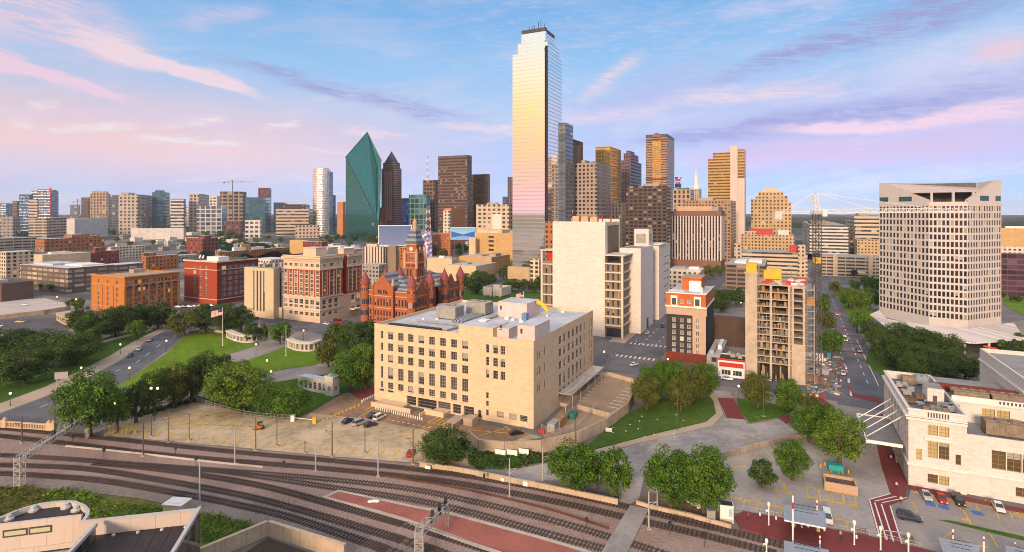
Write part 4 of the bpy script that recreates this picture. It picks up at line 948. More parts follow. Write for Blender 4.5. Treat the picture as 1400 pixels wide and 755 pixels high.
# ================================================================== red and cream records building
def records():
	B = Bld('office_building', 'tall ornate red brick and cream stone block, just left of the red castle-like courthouse', 'building', 387.6, 437.5, 495, 351, 442)
	h, D = B.h, B.D; W = -B.x0
	f = lambda a: h*a
	cream = blockwall('cream_terracotta', (.56, .43, .31), 1.2, .6, .06, .85, streak=.25)
	b = MB()
	zrow = [f(x) for x in (.86, .745, .68, .615, .55, .485, .42)]
	lo = [(f(.30), f(.07)), (f(.225), f(.04)), (f(.12), f(.05))]
	cols = [B.x0+W*(.065+.145*i) for i in range(7)]
	ff, cr = [], []
	for c in cols:
		for k, z in enumerate(zrow):
			ff.append((c-1.25, c+1.25, z-f(.022), z+f(.022), (2, 2)))
	for c in cols:
		for z, hh in lo: ff.append((c-1.5, c+1.5, z-hh/2, z+hh/2, (2, 2)))
	rr = []
	for s0, s1 in ((0, .52), (.62, 1)):
		for c in bays(D*s0+1, D*s1-1, 3):
			for z in zrow: rr.append((c-(1.6 if abs(c-(s0+s1)/2*D) < 2 else .9), c+(1.6 if abs(c-(s0+s1)/2*D) < 2 else .9), z-f(.022), z+f(.022), (3, 2)))
	low = []
	for c in bays(1, D-1, 7):
		for z, hh in lo: low.append((c-1.6, c+1.6, z-hh/2, z+hh/2, (2, 2)))
	def split(face, a0, a1, wins, off):
		for z0, z1, mi in ((0, f(.37), 1), (f(.37), f(.79), 0), (f(.79), h, 1)):
			B.facade(b, face, a0, a1, z0, z1, [w for w in wins if w[2] >= z0 and w[3] <= z1], off, .4, mi, mr=1)
	split('f', B.x0, 0, ff, 0)
	split('r', 0, D*.52, rr+low, 0); split('r', D*.62, D, rr+low, 0)
	B.facade(b, 'r', D*.52, D*.62, 0, f(.36), [w for w in low if w[3] < f(.36)], 0, .4, 1)
	for y in (D*.52, D*.62): b.poly([(0, y, f(.36)), (-6, y, f(.36)), (-6, y, h), (0, y, h)], 0)
	B.facade(b, 'r', D*.52, D*.62, f(.36), h, [(D*.57-.9, D*.57+.9, z-1, z+1, (1, 2)) for z in zrow], -6, .3, 2)
	roof_slab(b, -6, 0, D*.52, D*.62, f(.36), 3)
	backs(b, B.x0, 0, 0, D, 0, h, 'fr', 2); roof_slab(b, B.x0+.3, -6, .3, D-.3, h-.8, 3)
	for y0, y1 in ((.3, D*.52), (D*.62, D-.3)): roof_slab(b, -5.99, -.3, y0, y1, h-.8, 3)
	# vertical cream strips framing windows on the brick shaft, and string courses
	for i in range(7):
		c = cols[i]
		for dx in (-1.7, 1.25): b.box(c+dx, c+dx+.45, -.14, -.002, f(.40), f(.78), 1)
		for z in zrow[1:]: b.box(c-1.25, c+1.25, -.10, -.002, z-f(.035), z-f(.024), 1)
	for c in [w for s0, s1 in ((0, .52), (.62, 1)) for w in bays(D*s0+1, D*s1-1, 3)]:
		for dy in (-2.2, 1.8): b.box(.002, .14, c+dy, c+dy+.45, f(.40), f(.78), 1)
	for z, hh, e in ((f(.955), f(.03), 1.1), (f(.925), f(.02), .6), (f(.79), f(.018), .5), (f(.37), f(.02), .5), (f(.175), f(.012), .35), (f(.99), f(.015), .5)):
		b.box(B.x0-e, e, -e, -.004, z, z+hh, 1); b.box(.004, e, 0, D*.52, z, z+hh, 1)
		if z > f(.37): b.box(.004, e, D*.62, D, z, z+hh, 1)
	b.build('wall', [brick_red, cream, brick_dark, roof_pale], B.root)
	for x0, x1, y0, y1, z in ((B.x0+W*.35, B.x0+W*.7, 6, 15, 4.5), (B.x0+W*.2, B.x0+W*.5, D*.6, D*.85, 3.5), (-9, -4, D*.65, D*.9, 3)):
		b = MB(); b.box(x0, x1, y0, y1, h-.8, h+z, 0, 1); b.box(x0-.3, x1+.3, y0-.3, y1+.3, h+z, h+z+.4, 0, 1); b.build('penthouse', [cream, roof_pale], B.root)
	b = MB(); b.box(-.1+.2, 4, D*.68, D*.86, 4.5, 5); b.build('entrance_canopy', whitepaint, B.root)
	B.finish(glass, surf('window_frame_pale', (.5, .48, .44), .6))
records()
# ================================================================== windowless slab with slit windows
def slab():
	B = Bld('office_building', 'plain beige stone block with four tall slit windows, left of the records building', 'building', 334, 374, 388, 367.5, 436.5)
	h, W = B.h, -B.x0
	b = MB()
	ff = [(B.x0+W*c-.75, B.x0+W*c+.75, h*.13, h*.94, (1, 10)) for c in (.34, .455, .565, .675)]
	B.facade(b, 'f', B.x0, 0, 0, h, ff, 0, .7); b.box(B.x0, -.0, .05, 5, h-.01, h, 1)
	b.poly([(0, 0, 0), (0, 5, 0), (0, 5, h), (0, 0, h)])
	B.facade(b, 'r', 5, B.D, 0, h-1, [(B.D*c-.5, B.D*c+.5, h*.2, h*.9, (1, 8)) for c in (.45, .6, .75, .9)], -2, .6)
	backs(b, B.x0, 0, 0, 5, 0, h, 'fr'); backs(b, B.x0, -2, 5, B.D, 0, h-1, 'fr'); roof_slab(b, B.x0, -2, 5, B.D, h-1, 1)
	b.box(-2.01, 3, 6, B.D-4, 0, 7, 0, 1)
	b.build('wall', [blockwall('beige_limestone', (.52, .42, .28), 3, 1.4, .05, .9, streak=.3), roof_grey], B.root)
	b = MB()
	for k in range(7): x = B.x0+W*R.uniform(.15, .85); b.box(x, x+2.2, 7+k*1.5, 8.5+k*1.5, h-1, h+R.uniform(.8, 2.4))
	tag(b.build('roof_machine', acgrey, B.root), kind='stuff')
	B.finish(glass, frame_dark)
slab()
# ================================================================== red and orange warehouses
def warehouse_red():
	B = Bld('brick_building', 'dark red brick warehouse with white cornice and paired pale windows, satellite dishes on its roof', 'building', 252, 296.8, 353, 359, 416.5)
	h, W, D = B.h, -B.x0, B.D
	wf = surf('pale_window_frame', (.62, .58, .54), .6)
	zr = lsp(h*.86, h*.22, 6)
	ff = [(B.x0+W*c-1.5, B.x0+W*c+1.5, z-1.5, z+1.5, (2, 2)) for c in (.32, .5, .67) for z in zr]
	rr = [(D*c-2.0, D*c+2.0, z-1.5, z+1.5, (3, 2)) for c in (.16, .30, .44, .58, .72, .86) for z in zr]
	b = MB(); B.facade(b, 'f', B.x0, 0, 0, h, ff, 0, .35); B.facade(b, 'r', 0, D, 0, h, rr, 0, .35, 2, mr=2)
	backs(b, B.x0, 0, 0, D, 0, h, 'fr'); roof_slab(b, B.x0+.3, -.3, .3, D-.3, h-.8, 1)
	for z, hh, e in ((h-.2, 1.1, .6), (h*.8+2.9*0+.2, .45, .25), (h*.10, .5, .25)):
		b.box(B.x0-e, e, -e, -.003, z, z+hh, 3); b.box(.003, e, 0, D, z, z+hh, 3)
	b.build('wall', [brick_red, roof_pale, brick_dark, surf('cream_cornice', (.6, .48, .36), .8)], B.root)
	b = MB(); b.box(B.x0+W*.55, -4, 4, 13, h-.8, h+3.6); b.build('penthouse', whitepaint, B.root)
	b = MB(); b.poly([(-W*.4, 14, h+.2), (-2, 14, h+.2), (-2, 30, h+1.6), (-W*.4, 30, h+1.6)]); b.box(-W*.4, -2, 29.5, 30, h-.8, h+1.5); b.build('roof_panel', darksteel, B.root)
	for x in (B.x0+2, B.x0+6):
		b = MB(); b.lathe([(.1, -.1), (.9, .1), (1.6, .5), (1.65, .55)], n=14); o = b.build('satellite_dish', whitepaint, B.root, loc=(x, 12, h+2)); o.rotation_euler = (rad(65), 0, rad(-20))
		b = MB(); b.tube([(x, 12, h-.8), (x, 12.3, h+2)], .12, 6); b.build('dish_post', steel, B.root)
	B.finish(pane('pale_glass', (.10, .10, .11), .02, .5), wf)
warehouse_red()
def warehouse_orange():
	B = Bld('brick_building', 'orange brick warehouse with arched top windows beyond the lawns, seven storeys, flat tan roof', 'building', 125, 170.5, 245.5, 379.5, 430)
	h, W, D = B.h, -B.x0, B.D
	zr = [h*x for x in (.84, .64, .50, .36, .22, .09)]
	ff = [(B.x0+W*c-.95, B.x0+W*c+.95, z-1.25, z+1.25, (2, 2)) for c in (.22, .5, .78) for z in zr]
	rr = []
	for c in bays(1, D-1, 7):
		for k, z in enumerate(zr):
			for dx in (-1.05, 1.05): rr.append((c+dx-.9, c+dx+.9, z-1.25, z+(1.25 if k else 1.5), (2, 2)))
	b = MB(); B.facade(b, 'f', B.x0, 0, 0, h, ff, 0, .4); B.facade(b, 'r', 0, D, 0, h, rr, 0, .4)
	backs(b, B.x0, 0, 0, D, 0, h, 'fr'); roof_slab(b, B.x0+.4, -.4, .4, D-.4, h-.7, 1)
	parapet(b, B.x0+.004, -.004, .004, D-.004, h-.75, .9, .4)
	for z, hh, e in ((h-.25, .7, .7), (h*.755, .45, .3), (h*.15, .35, .2)):
		b.box(B.x0-e, e, -e, -.003, z, z+hh, 2); b.box(.003, e, 0, D, z, z+hh, 2)
	for i in range(8):
		y = D*i/7; y = min(max(y, .45), D-.45); b.box(.003, .35, y-.45, y+.45, 0, h*.755, 0)
	for i in range(4):
		x = B.x0+W*i/3; x = min(max(x, B.x0+.45), -.45); b.box(x-.45, x+.45, -.3, -.003, 0, h*.755, 0)
	for c in bays(1, D-1, 7):                                    # arched hoods over the row below the cornice
		pts = [(math.cos(math.pi*k/8)*2.1, math.sin(math.pi*k/8)*1.5) for k in range(9)]
		b.poly([(.06, c+p[0], h*.64+1.27+p[1]) for p in pts], 3)
	b.build('wall', [brick_orange, roof_tan, blockwall('orange_trim', (.50, .24, .10), 1, .4, .08), frame_dark], B.root)
	b = MB(); b.box(B.x0+4, B.x0+10, D*.6, D*.8, h-.7, h+1.8); b.build('roof_hatch', roof_tan, B.root)
	B.finish(glass, surf('window_frame_pale', (.5, .48, .44), .6))
warehouse_orange()
# ================================================================== hotel tower
def hotel():
	B = Bld('hotel_building', 'narrow charcoal and beige hotel tower with an orange top band, beside the concrete frame', 'building', 911, 965, 976, 403.5, 499)
	h, W, D = B.h, -B.x0, B.D
	dk = surf('charcoal_render', (.040, .036, .034), .8, .2, .3, 2, streak=.2); bg = surf('beige_render', (.46, .33, .24), .8, .1, .3, 2, streak=.2)
	og = blockwall('orange_brick_band', (.46, .12, .03), .8, .26, .1, 1.1)
	zr = lsp(h*.885, h*.07, 10)
	ff = [(B.x0+W*c-.85, B.x0+W*c+.85, z-1, z+1, (2, 1)) for c in (.2, .40, .585, .79) for z in zr]
	b = MB()
	for x0, x1, z0, z1, mi in ((B.x0, B.x0+W*.67, 0, h*.69, 0), (B.x0+W*.67, 0, 0, h*.69, 1), (B.x0, 0, h*.69, h*.81, 1), (B.x0, 0, h*.81, h, 2)):
		B.facade(b, 'f', x0, x1, z0, z1, [w for w in ff if x0 < (w[0]+w[1])/2 < x1 and w[2] >= z0 and w[3] <= z1], 0, .3, mi)
	B.facade(b, 'r', 0, D, 0, h*.81, [(c-.7, c+.7, z-1, z+1, (2, 1)) for c in bays(2, D-2, 4) for z in zr[1:]], 0, .3, 0)
	B.facade(b, 'r', 0, D, h*.81, h, [], 0, .3, 2)
	b.box(-.2, .4, -.2, 1.6, h*.69, h*.80, 1); b.box(-W*.33, .3, -.12, -.003, 0, 1.2, 3)
	for c in (.2, .79): b.box(B.x0+W*c-1.5, B.x0+W*c+1.5, -.15, -.003, h*.80, h*.965, 4) ; b.box(B.x0+W*c-1.0, B.x0+W*c+1.0, -.17, -.152, h*.83, h*.93, 5)
	b.box(B.x0-.4, .4, -.5, -.002, h*.80, h*.82, 4); b.box(B.x0-.3, .3, -.3, -.002, h, h+.4, 4); b.box(.003, .4, 0, D, h*.80, h*.815, 4); b.box(.003, .3, 0, D, h, h+.4, 4)
	b.box(B.x0-.3, 0, -.3, -.004, 0, 4.5, 3)
	backs(b, B.x0, 0, 0, D, 0, h, 'fr', 1); roof_slab(b, B.x0, 0, 0, D, h-.01, 6)
	b.build('wall', [dk, bg, og, brick_dark, whitepaint, frame_dark, roof_pale], B.root)
	b = MB(); b.box(B.x0+W*.28, -W*.22, D*.45, D*.85, h, h+5.5, 0, 1); b.box(B.x0+W*.25, -W*.19, D*.43, D*.87, h+5.5, h+6.2, 0, 1); b.build('penthouse', [og, roof_tan], B.root)
	b = MB(); b.box(B.x0+W*.5, -W*.2, D*.30, D*.43, h, h+4.6, 0); b.build('white_box', whitepaint, B.root)
	b = MB()
	for k in range(8): b.tube([(B.x0+1+k*.9, 1.5, h), (B.x0+1+k*.9, 1.5, h+1.6)], .2, 6)
	tag(b.build('roof_pipe', whitepaint, B.root), kind='stuff')
	b = MB(); b.box(-2.2, -1.7, 2, 3.2, h, h+3); b.build('roof_sign', whitepaint, B.root)
	B.finish(pane('hotel_glass', (.14, .14, .14), .03, .4), whitepaint)
hotel()
# ================================================================== concrete frame under construction
def frame_tower():
	B = Bld('building_frame', 'unfinished bare concrete frame tower with open floors, beside the hotel', 'building', 1019, 1101, 1102, 392, 527, D=26)
	h, W, D = B.h, -B.x0, B.D
	conc = surf('raw_concrete', (.44, .36, .27), .9, .2, .3, 1.4, streak=.35); inner = surf('interior_shade', (.045, .036, .028), .9, .4, .3, 1.2)
	xc = B.sx(1035.5)
	b = MB(); b.box(B.x0, xc, -.6, 8, 0, h+5); b.build('lift_core', conc, B.root)
	b = MB(); b.box(B.x0+.4, xc-.3, -.5, 6, h+5, h+8.5); b.box(B.x0-.4, xc+.4, -.9, 7, h+4.3, h+4.7); b.build('formwork', yellowpaint, B.root)
	n = 12; zs = [0, 7.5]+lsp(10.3, h, n-2+1)
	xs = [xc+.01, B.sx(1054), B.sx(1079), -4.5]
	for z in zs[1:]:
		b = MB(); b.box(xc+.01, 0, 0, D, z-.35, z); b.build('floor_slab', conc, B.root)
	for x in xs[1:]+[-.45]:
		for y in (-.15, D*.5, D-1):
			b = MB(); b.box(x-.45, x+.45, y, y+.85, 0, h-.36); b.build('column', conc, B.root)
	b = MB(); b.box(-4.4, .05, -.2, .25, 0, zs[4]); b.box(-4.4, .05, -.2, .25, zs[-1]-1.0, zs[-1]); b.build('end_wall', conc, B.root)
	cl = [(.42, .22, .08), (.25, .2, .13), (.06, .22, .08), (.30, .28, .25), (.12, .10, .08)]
	for i in range(len(zs)-1):
		b = MB()
		for j in range(3):
			x0, x1 = xs[j], xs[j+1]
			b.box(x0+.6, x1-.6, 5+R.random()*4, 5.2+R.random()*4+4, zs[i], zs[i+1]-.36, 0)  # dark box deep in each bay, interior shade put into its colour
			for k in range(5):
				x = x0+.8+(x1-x0-1.6)*R.random(); b.box(x, x+R.uniform(.15, 1.2), .8+R.random()*2.5, 3.6, zs[i], zs[i]+(zs[i+1]-zs[i])*R.uniform(.3, .85), R.choice((0, 1, 2, 3)))
			if 3 < i < 8:
				for k in range(3): b.box(x0+.6+(x1-x0-1)*k/3, x0+.75+(x1-x0-1)*k/3, .2, .35, zs[i], zs[i+1]-.36, 3)
				b.box(x0+.5, x1-.5, .2, .3, zs[i]+1.4, zs[i]+1.55, 3)
		tag(b.build('site_material', [inner, surf('ply', cl[0], .8), surf('brown_stack', cl[1], .8), surf('grey_stud', cl[3], .7)], B.root), kind='stuff')  # holds the dark shade boxes as well as stacked materials
	b = MB()
	for k in range(40):
		x, y = R.uniform(xc+1, -1), R.uniform(1, D-1); s = R.uniform(.5, 1.8)
		b.box(x, x+s*1.6, y, y+s, h, h+s*.7, R.choice((0, 0, 1, 2, 3, 3)))
	tag(b.build('site_material', [redpaint, whitepaint, surf('ply', cl[0], .8), roof_pale], B.root), kind='stuff')
	b = MB(); b.box(xc+3, xc+9, D*.55, D*.8, h, h+5.2); b.box(xc+2, xc+8.5, D*.5, D*.54, h+1, h+4.6); b.build('formwork', yellowpaint, B.root)
	b = MB()
	for k in range(9): b.tube([(xc+1+k*2, D*.85, h), (xc+1+k*2, D*.85, h+4.2)], .12, 5)
	b.box(xc, -1, D*.84, D*.86, h+2.5, h+2.8); b.build('scaffold', surf('brown_stack', cl[1]), B.root)
	# hoist mast and landings on the right flank
	b = MB()
	for z in lsp(4, h-2, 13): b.box(.3, 3.6, 3, 9, z, z+.25)
	for x in (.6, 3.3):
		for y in (3.2, 8.8): b.box(x, x+.2, y, y+.2, 0, h)
	b.build('scaffold', acgrey, B.root)
	b = MB(); b.box(.5, 3.4, 2.2, 4.6, h*.80, h*.80+3); b.build('hoist_cage', surf('ply', cl[0]), B.root)
frame_tower()
# ================================================================== cylinder-like office tower on the right with raked loggia top
def bank_tower():
	P = [G(1202, 432), G(1270, 447.5), G(1323, 453), G(1369, 447)]
	back = [P[3]+Vector((14, 34, 0)), P[0]*1.09+Vector((6, 0, 0))]
	O = P[2].copy()
	root = thing('office_tower', 'broad pale grey stone office tower with a sloping open top, beside the tree-lined street', 'office tower', O)
	stone = blockwall('pale_pink_granite', (.52, .475, .455), 1.6, 1.9, .04, .85, streak=.08)
	zt = ZT(245, P[2].y); n = 16; z0, zl = 5.5, ZT(281, P[2].y); fl = (zl-z0)/n
	root_m = Matrix.Translation(O)
	fcs = []; b = MB()
	B = Bld.__new__(Bld); B.C = O; B.th = 0; B.root = root; B.wins = []
	allw = []
	for (A, Cc), nb in zip(((P[0], P[1]), (P[1], P[2]), (P[2], P[3])), (14, 9, 13)):
		d = (Cc-A); L = d.length; d.normalize(); nrm = Vector((d.y, -d.x, 0)); A0 = A-O
		if nrm.dot(-A) < 0: nrm = -nrm
		inw = -nrm
		Pt = lambda t, dep, z: tuple(A0+d*t+inw*dep+Vector((0, 0, z)))
		bw = L/nb; ww = bw*.66; ang = math.atan2(d.y, d.x)
		ztop = ZT(262, P[2].y) if A is not P[1] else ZT(281, P[2].y)
		zz = [z0+fl*k for k in range(n)]
		b.poly([Pt(0, 0, 0), Pt(L, 0, 0), Pt(L, 0, z0+.9), Pt(0, 0, z0+.9)])
		for k in range(n):
			za, zb = zz[k]+.9, zz[k]+fl-.35; zc = zz[k]+fl+.9 if k < n-1 else zl+2.2
			b.poly([Pt(0, 0, zb), Pt(L, 0, zb), Pt(L, 0, zc), Pt(0, 0, zc)])
			b.poly([Pt(0, 0, za), Pt(L, 0, za), Pt(L, .5, za), Pt(0, .5, za)]); b.poly([Pt(0, 0, zb), Pt(L, 0, zb), Pt(L, .5, zb), Pt(0, .5, zb)])
			for i in range(nb+1):
				t0 = max(0, i*bw-(bw-ww)/2); t1 = min(L, i*bw+(bw-ww)/2)
				b.poly([Pt(t0, 0, za), Pt(t1, 0, za), Pt(t1, 0, zb), Pt(t0, 0, zb)])
				for tt in (t0, t1): b.poly([Pt(tt, 0, za), Pt(tt, .5, za), Pt(tt, .5, zb), Pt(tt, 0, zb)])
				if i < nb:
					c = (i+.5)*bw; B.wins.append((Vector(Pt(c, .3, (za+zb)/2)), ang, ww, zb-za, None, False))
		fcs.append((A0, d, inw, L))
	# back shell and roof deck
	Q = [p-O for p in P]+[p-O for p in back]
	for i in (3, 4, 5):
		a, c = Q[i], Q[(i+1) % 6]; b.poly([(a.x, a.y, 0), (c.x, c.y, 0), (c.x, c.y, zl+2.2), (a.x, a.y, zl+2.2)])
	b.poly([(q.x, q.y, zl+2.2) for q in Q], 1)
	# top: solid corners with slanted inner edges, recessed dark loggia, raked roof
	zb = zl+2.2
	def wall_poly(f, pts):
		A0, d, inw, L = f; pp = [tuple(A0+d*t+inw*dp+Vector((0, 0, z))) for t, dp, z in pts]; b.poly(pp)
	f0, f1, f2 = fcs
	wall_poly(f0, [(0, 0, zb), (f0[3], 0, zb), (f0[3], 0, zb+1), (f0[3]*.1, 0, zt), (0, 0, zt)])
	wall_poly(f0, [(0, 1.5, zb), (f0[3], 1.5, zb), (f0[3], 1.5, zb+1), (f0[3]*.1, 1.5, zt), (0, 1.5, zt)])
	wall_poly(f2, [(0, 0, zb), (f2[3], 0, zb), (f2[3], 0, zt), (f2[3]*.86, 0, zt), (0, 0, zb+1)])
	wall_poly(f2, [(0, 1.5, zb), (f2[3], 1.5, zb), (f2[3], 1.5, zt), (f2[3]*.86, 1.5, zt), (0, 1.5, zb+1)])
	for a, c in ((3, 4), (5, 0)):
		p, q2 = Q[a], Q[(a+1) % 6]; b.poly([(p.x, p.y, zb), (q2.x, q2.y, zb), (q2.x, q2.y, zt), (p.x, p.y, zt)])
	b.poly([(Q[4].x, Q[4].y, zb), (Q[5].x, Q[5].y, zb), (Q[5].x, Q[5].y, zt), (Q[4].x, Q[4].y, zt)])
	b.build('wall', [stone, roof_pale], root)
	# raked roof rising from the loggia to the back ridge, edge beam below it
	rb = MB(); i0 = Q[0]+Vector((3, 5, 0)); i3 = Q[3]+Vector((-1, 6, 0))
	zf = zt-6.3
	e0 = Q[0]+(Q[1]-Q[0])*.5+Vector((1, 2, 0)); e3 = Q[3]+(Q[2]-Q[3])*.58+Vector((.3, 2.2, 0))
	rb.poly([(e0.x, e0.y, zf), (e3.x, e3.y, zf), (Q[3].x, Q[3].y+3, zt+.3), (Q[4].x, Q[4].y, zt+.3), (Q[5].x, Q[5].y, zt+.3), (Q[0].x, Q[0].y+2, zt+.3)])
	rb.poly([(e0.x, e0.y, zf), (e3.x, e3.y, zf), (e3.x, e3.y, zf-.9), (e0.x, e0.y, zf-.9)])
	rb.build('raked_roof', blockwall('roof_panels', (.42, .36, .35), 2.2, 2.2, .04, .6, mw=.06), root)
	lb = MB(); s0 = Q[0]+(Q[1]-Q[0])*.2+Vector((2, 9, 0)); s3 = Q[3]+(Q[2]-Q[3])*.2+Vector((-2, 11, 0))
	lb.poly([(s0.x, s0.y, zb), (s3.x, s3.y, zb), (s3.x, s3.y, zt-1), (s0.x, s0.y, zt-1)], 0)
	for z in (zb+3.2, zb+5.4): lb.box(min(s0.x, s3.x), max(s0.x, s3.x), (s0.y+s3.y)/2-3.4, (s0.y+s3.y)/2-3.0, z, z+.5, 1)
	for t in (.12, .4, .68, .93):
		p = e0+(e3-e0)*t; lb.box(p.x-.5, p.x+.5, p.y-.2, p.y+.8, zb, zf-.9, 2)
	lb.build('loggia', [surf('loggia_shade', (.09, .085, .08), .6, .3, .3, 1), acgrey, stone], root)  # back plane coloured dark to stand for the loggia's shade
	# green corner panes under the slope
	tg = pane('green_glass', (.008, .05, .055), 0, 0)
	for f, ts in ((f0, ((.01, .2), (.42, .68))), (f2, ((.36, .62), (.82, .98)))):
		A0, d, inw, L = f
		for t0, t1 in ts:
			wb = MB(); za, zb2 = zb+.6, zb+3.6
			pp = lambda t, dp, z: tuple(A0+d*L*t-inw*dp+Vector((0, 0, z)))
			wb.poly([pp(t0, .03, za), pp(t1, .03, za), pp(t1, .03, zb2), pp(t0, .03, zb2)]); wb.build('corner_window', tg, root)
	B.finish(pane('tower_glass', (.022, .022, .024), .03, .1), frame_dark)
	# broad lattice canopy round the foot
	can = MB(); O2 = O
	CP = [(1189, 430), (1202, 424), (1212, 436), (1270, 445), (1323, 449), (1369, 443), (1386, 441), (1402, 464), (1333, 469), (1290, 465), (1215, 450)]
	zc = 6.5; pts = [G(u, v, zc)-O for u, v in CP]
	can.prism([(p.x, p.y) for p in pts], zc-.5, zc, 0); can.build('canopy', blockwall('lattice_canopy', (.62, .55, .50), 1.9, 1.9, .25, .45, mw=.12), root)
	for u, v in ((1289, 478), (1319, 483), (1352, 484), (1378, 481), (1391, 476), (1225, 462), (1250, 470)):
		p = G(u, v)-O; b = MB(); b.box(p.x-.35, p.x+.35, p.y-.35, p.y+.35, 0, zc-.5); b.build('canopy_column', whitepaint, root)
	b = MB(); p = G(1355, 468)-O; b.box(p.x-12, p.x+10, p.y, p.y+5, 0, 5.2); b.build('lobby', [surf('lobby_bronze', (.30, .17, .05), .5, .3, .5, 2)], root)
bank_tower()
# ================================================================== white railway station at the lower right
def station():
	B = Bld('railway_station', 'white classical station building with flat cluttered roof, bottom right corner', 'station', 1209, 1242, 1330, 558, 663, D=42)
	h = B.h; D = along(B.C, B.ey, 1209); W = B.sx(1322)
	mold = surf('station_moulding', (.70, .64, .60), .8, .1, .4, 2, streak=.25)
	g3 = (3, 4); b = MB()
	xc = W*.5
	def FX(u): return B.sx(u)
	c0 = FX(1283)*1.0
	ff = [(c0-2.2, c0-.1, h*.69, h*.82, (3, 3)), (c0+.1, c0+2.2, h*.69, h*.82, (3, 3)), (c0-2.2, c0-.1, h*.40, h*.61, (3, 4)), (c0+.1, c0+2.2, h*.40, h*.61, (3, 4)),
		  (c0-2.2, c0-.1, h*.075, h*.19, (3, 2)), (c0+.1, c0+2.2, h*.075, h*.19, (3, 2)), (FX(1252.5), FX(1260), h*.35, h*.49, (1, 2)), (FX(1306.5), FX(1314), h*.36, h*.49, (1, 2))]
	B.facade(b, 'f', 0, W, 0, h, ff, 0, .5)
	zr = ((h*.42, h*.62), (h*.69, h*.82), (h*.08, h*.2))
	ll = [(c-1.2, c+1.2, a, z, (2, 4)) for c in bays(2, D-2, 7) for a, z in zr]
	B.facade(b, 'l', 0, D, 0, h, ll, 0, .5)
	b.poly([(W, 0, 0), (W, D, 0), (W, D, h), (W, 0, h)]); b.poly([(0, D, 0), (W, D, 0), (W, D, h), (0, D, h)])
	roof_slab(b, .5, W-.5, .5, D-.5, h-2.2, 4)
	parapet(b, .004, W-.004, .004, D-.004, h-2.4, 2.45, .5)
	for z, hh, e in ((h*.865, .55, .55), (h*.905, .25, .8), (h-.3, .35, .25), (h*.27, .5, .3)):
		b.box(-e, W+.0, -e, -.004, z, z+hh, 2); b.box(-e, -.004, 0, D, z, z+hh, 2)
	b.box(c0-2.9, c0+2.9, -.5, -.005, h*.63, h*.66, 2)
	b.build('wall', [station_stone, roof_grey, mold, frame_dark, surf('station_roof', (.13, .13, .145), .8, .35, .2, .8)], B.root)
	# balustrade panel in the parapet
	for k in range(8):
		bb = MB(); x = c0-2.2+k*.58; bb.box(x, x+.28, -.05, -.006, h-1.75, h-.45); bb.build('baluster_gap', frame_dark, B.root)
	# lower right range and the tall hall behind
	W2 = W+40; h2 = h*.755
	rr = []
	x = FX(1342); w = (FX(1390)-FX(1342))/4
	for k in range(4): rr.append((W+5+k*2.9, W+7.7+k*2.9, h*.37, h*.60, (2, 4)))
	for k in range(2): rr.append((W+9.5+k*3, W+12.2+k*3, h*.075, h*.19, (2, 2)))
	for k in range(4): rr.append((W+25+k*2.9, W+27.7+k*2.9, h*.37, h*.60, (2, 4)))
	b = MB(); B.facade(b, 'f', W+.02, W2, 0, h2, rr, .8, .5); roof_slab(b, W, W2, 1.2, 22, h2-1.0, 1); b.box(W+.01, W2, .79, 1.2, h2-.999, h2+.01, 0)
	b.box(W+.01, W2, .45, .796, h*.27, h*.30, 2)
	h3 = h*1.0
	B.facade(b, 'f', W+.02, W+30, h2-1, h3, [(W+6.5+k*3, W+9.2+k*3, h2+.9, h2+3.2, (3, 3)) for k in range(2)], 14, .5)
	roof_slab(b, W, W+30, 14.4, 40, h3-.9, 1); b.box(W+.02, W+30, 13.95, 14.4, h3-.4, h3+.9, 2); b.box(W+.02, W+30, 13.7, 13.98, h2+4.2, h2+4.6, 2)
	for k in range(8): b.box(W+10+k*.8, W+10.4+k*.8, 13.92, 13.945, h3-.1, h3+.65, 3)
	b.build('wall', [station_stone, roof_grey, mold, frame_dark], B.root)
	hx = B.sx(1343)+14; b = MB(); b.box(W+17, W+60, 20, 58, 0, h+4.5, 0, 1)
	parapet(b, W+17.01, W+59.9, 20.01, 57.9, h+4.5, 1.2, .5); b.box(W+16.6, W+60, 19.6, 19.99, h+1.8, h+2.3, 2); b.box(W+16.6, W+16.99, 20, 58, h+1.8, h+2.3, 2)
	b.build('main_hall', [station_stone, roof_grey, mold], B.root)
	b = MB(); b.lathe([(.8, 0), (.8, .8), (1.5, 1.1), (1.5, 1.5), (1.1, 2.1), (.1, 2.3)], (W+30, 34, h+4.5), 14); b.build('roof_ventilator', steel, B.root)
	b = MB(); b.box(W*.55, W*.86, D*.36, D*.52, h-2.2, h+2.2, 0, 1); b.box(W*.65, W*.73, D*.36-.03, D*.36-.004, h-2.1, h+.3, 2); b.build('stair_house', [station_stone, roof_grey, frame_dark], B.root)
	b = MB(); b.box(W*.88, W+16.5, D*.62, D*.66, h-2.2, h+1.2, 0); b.build('brick_wall', brick_dark, B.root)
	zz = h-2.2
	for k, (x, y, w, d, hh) in enumerate(((W*.30, D*.80, 3.5, 3, 2.4), (W*.62, D*.86, 3, 2.5, 2.6), (W*.12, D*.70, 3, 2, 1.3), (W*.10, D*.30, 2.2, 3, 1.2), (W*.32, D*.10, 3, 2, 1.3), (W*.82, D*.20, 1.8, 4, 1.5), (W*.16, D*.5, 2, 2.4, 1.2), (W*.36, D*.42, 2.4, 2, 1.3), (W*.56, D*.12, 3, 1.8, 1.3), (W*.30, D*.60, 1.6, 2.4, 1.3), (W*.80, D*.72, 2.2, 2.2, 1.6), (W*.52, D*.26, 1.6, 1.6, 1.1))):
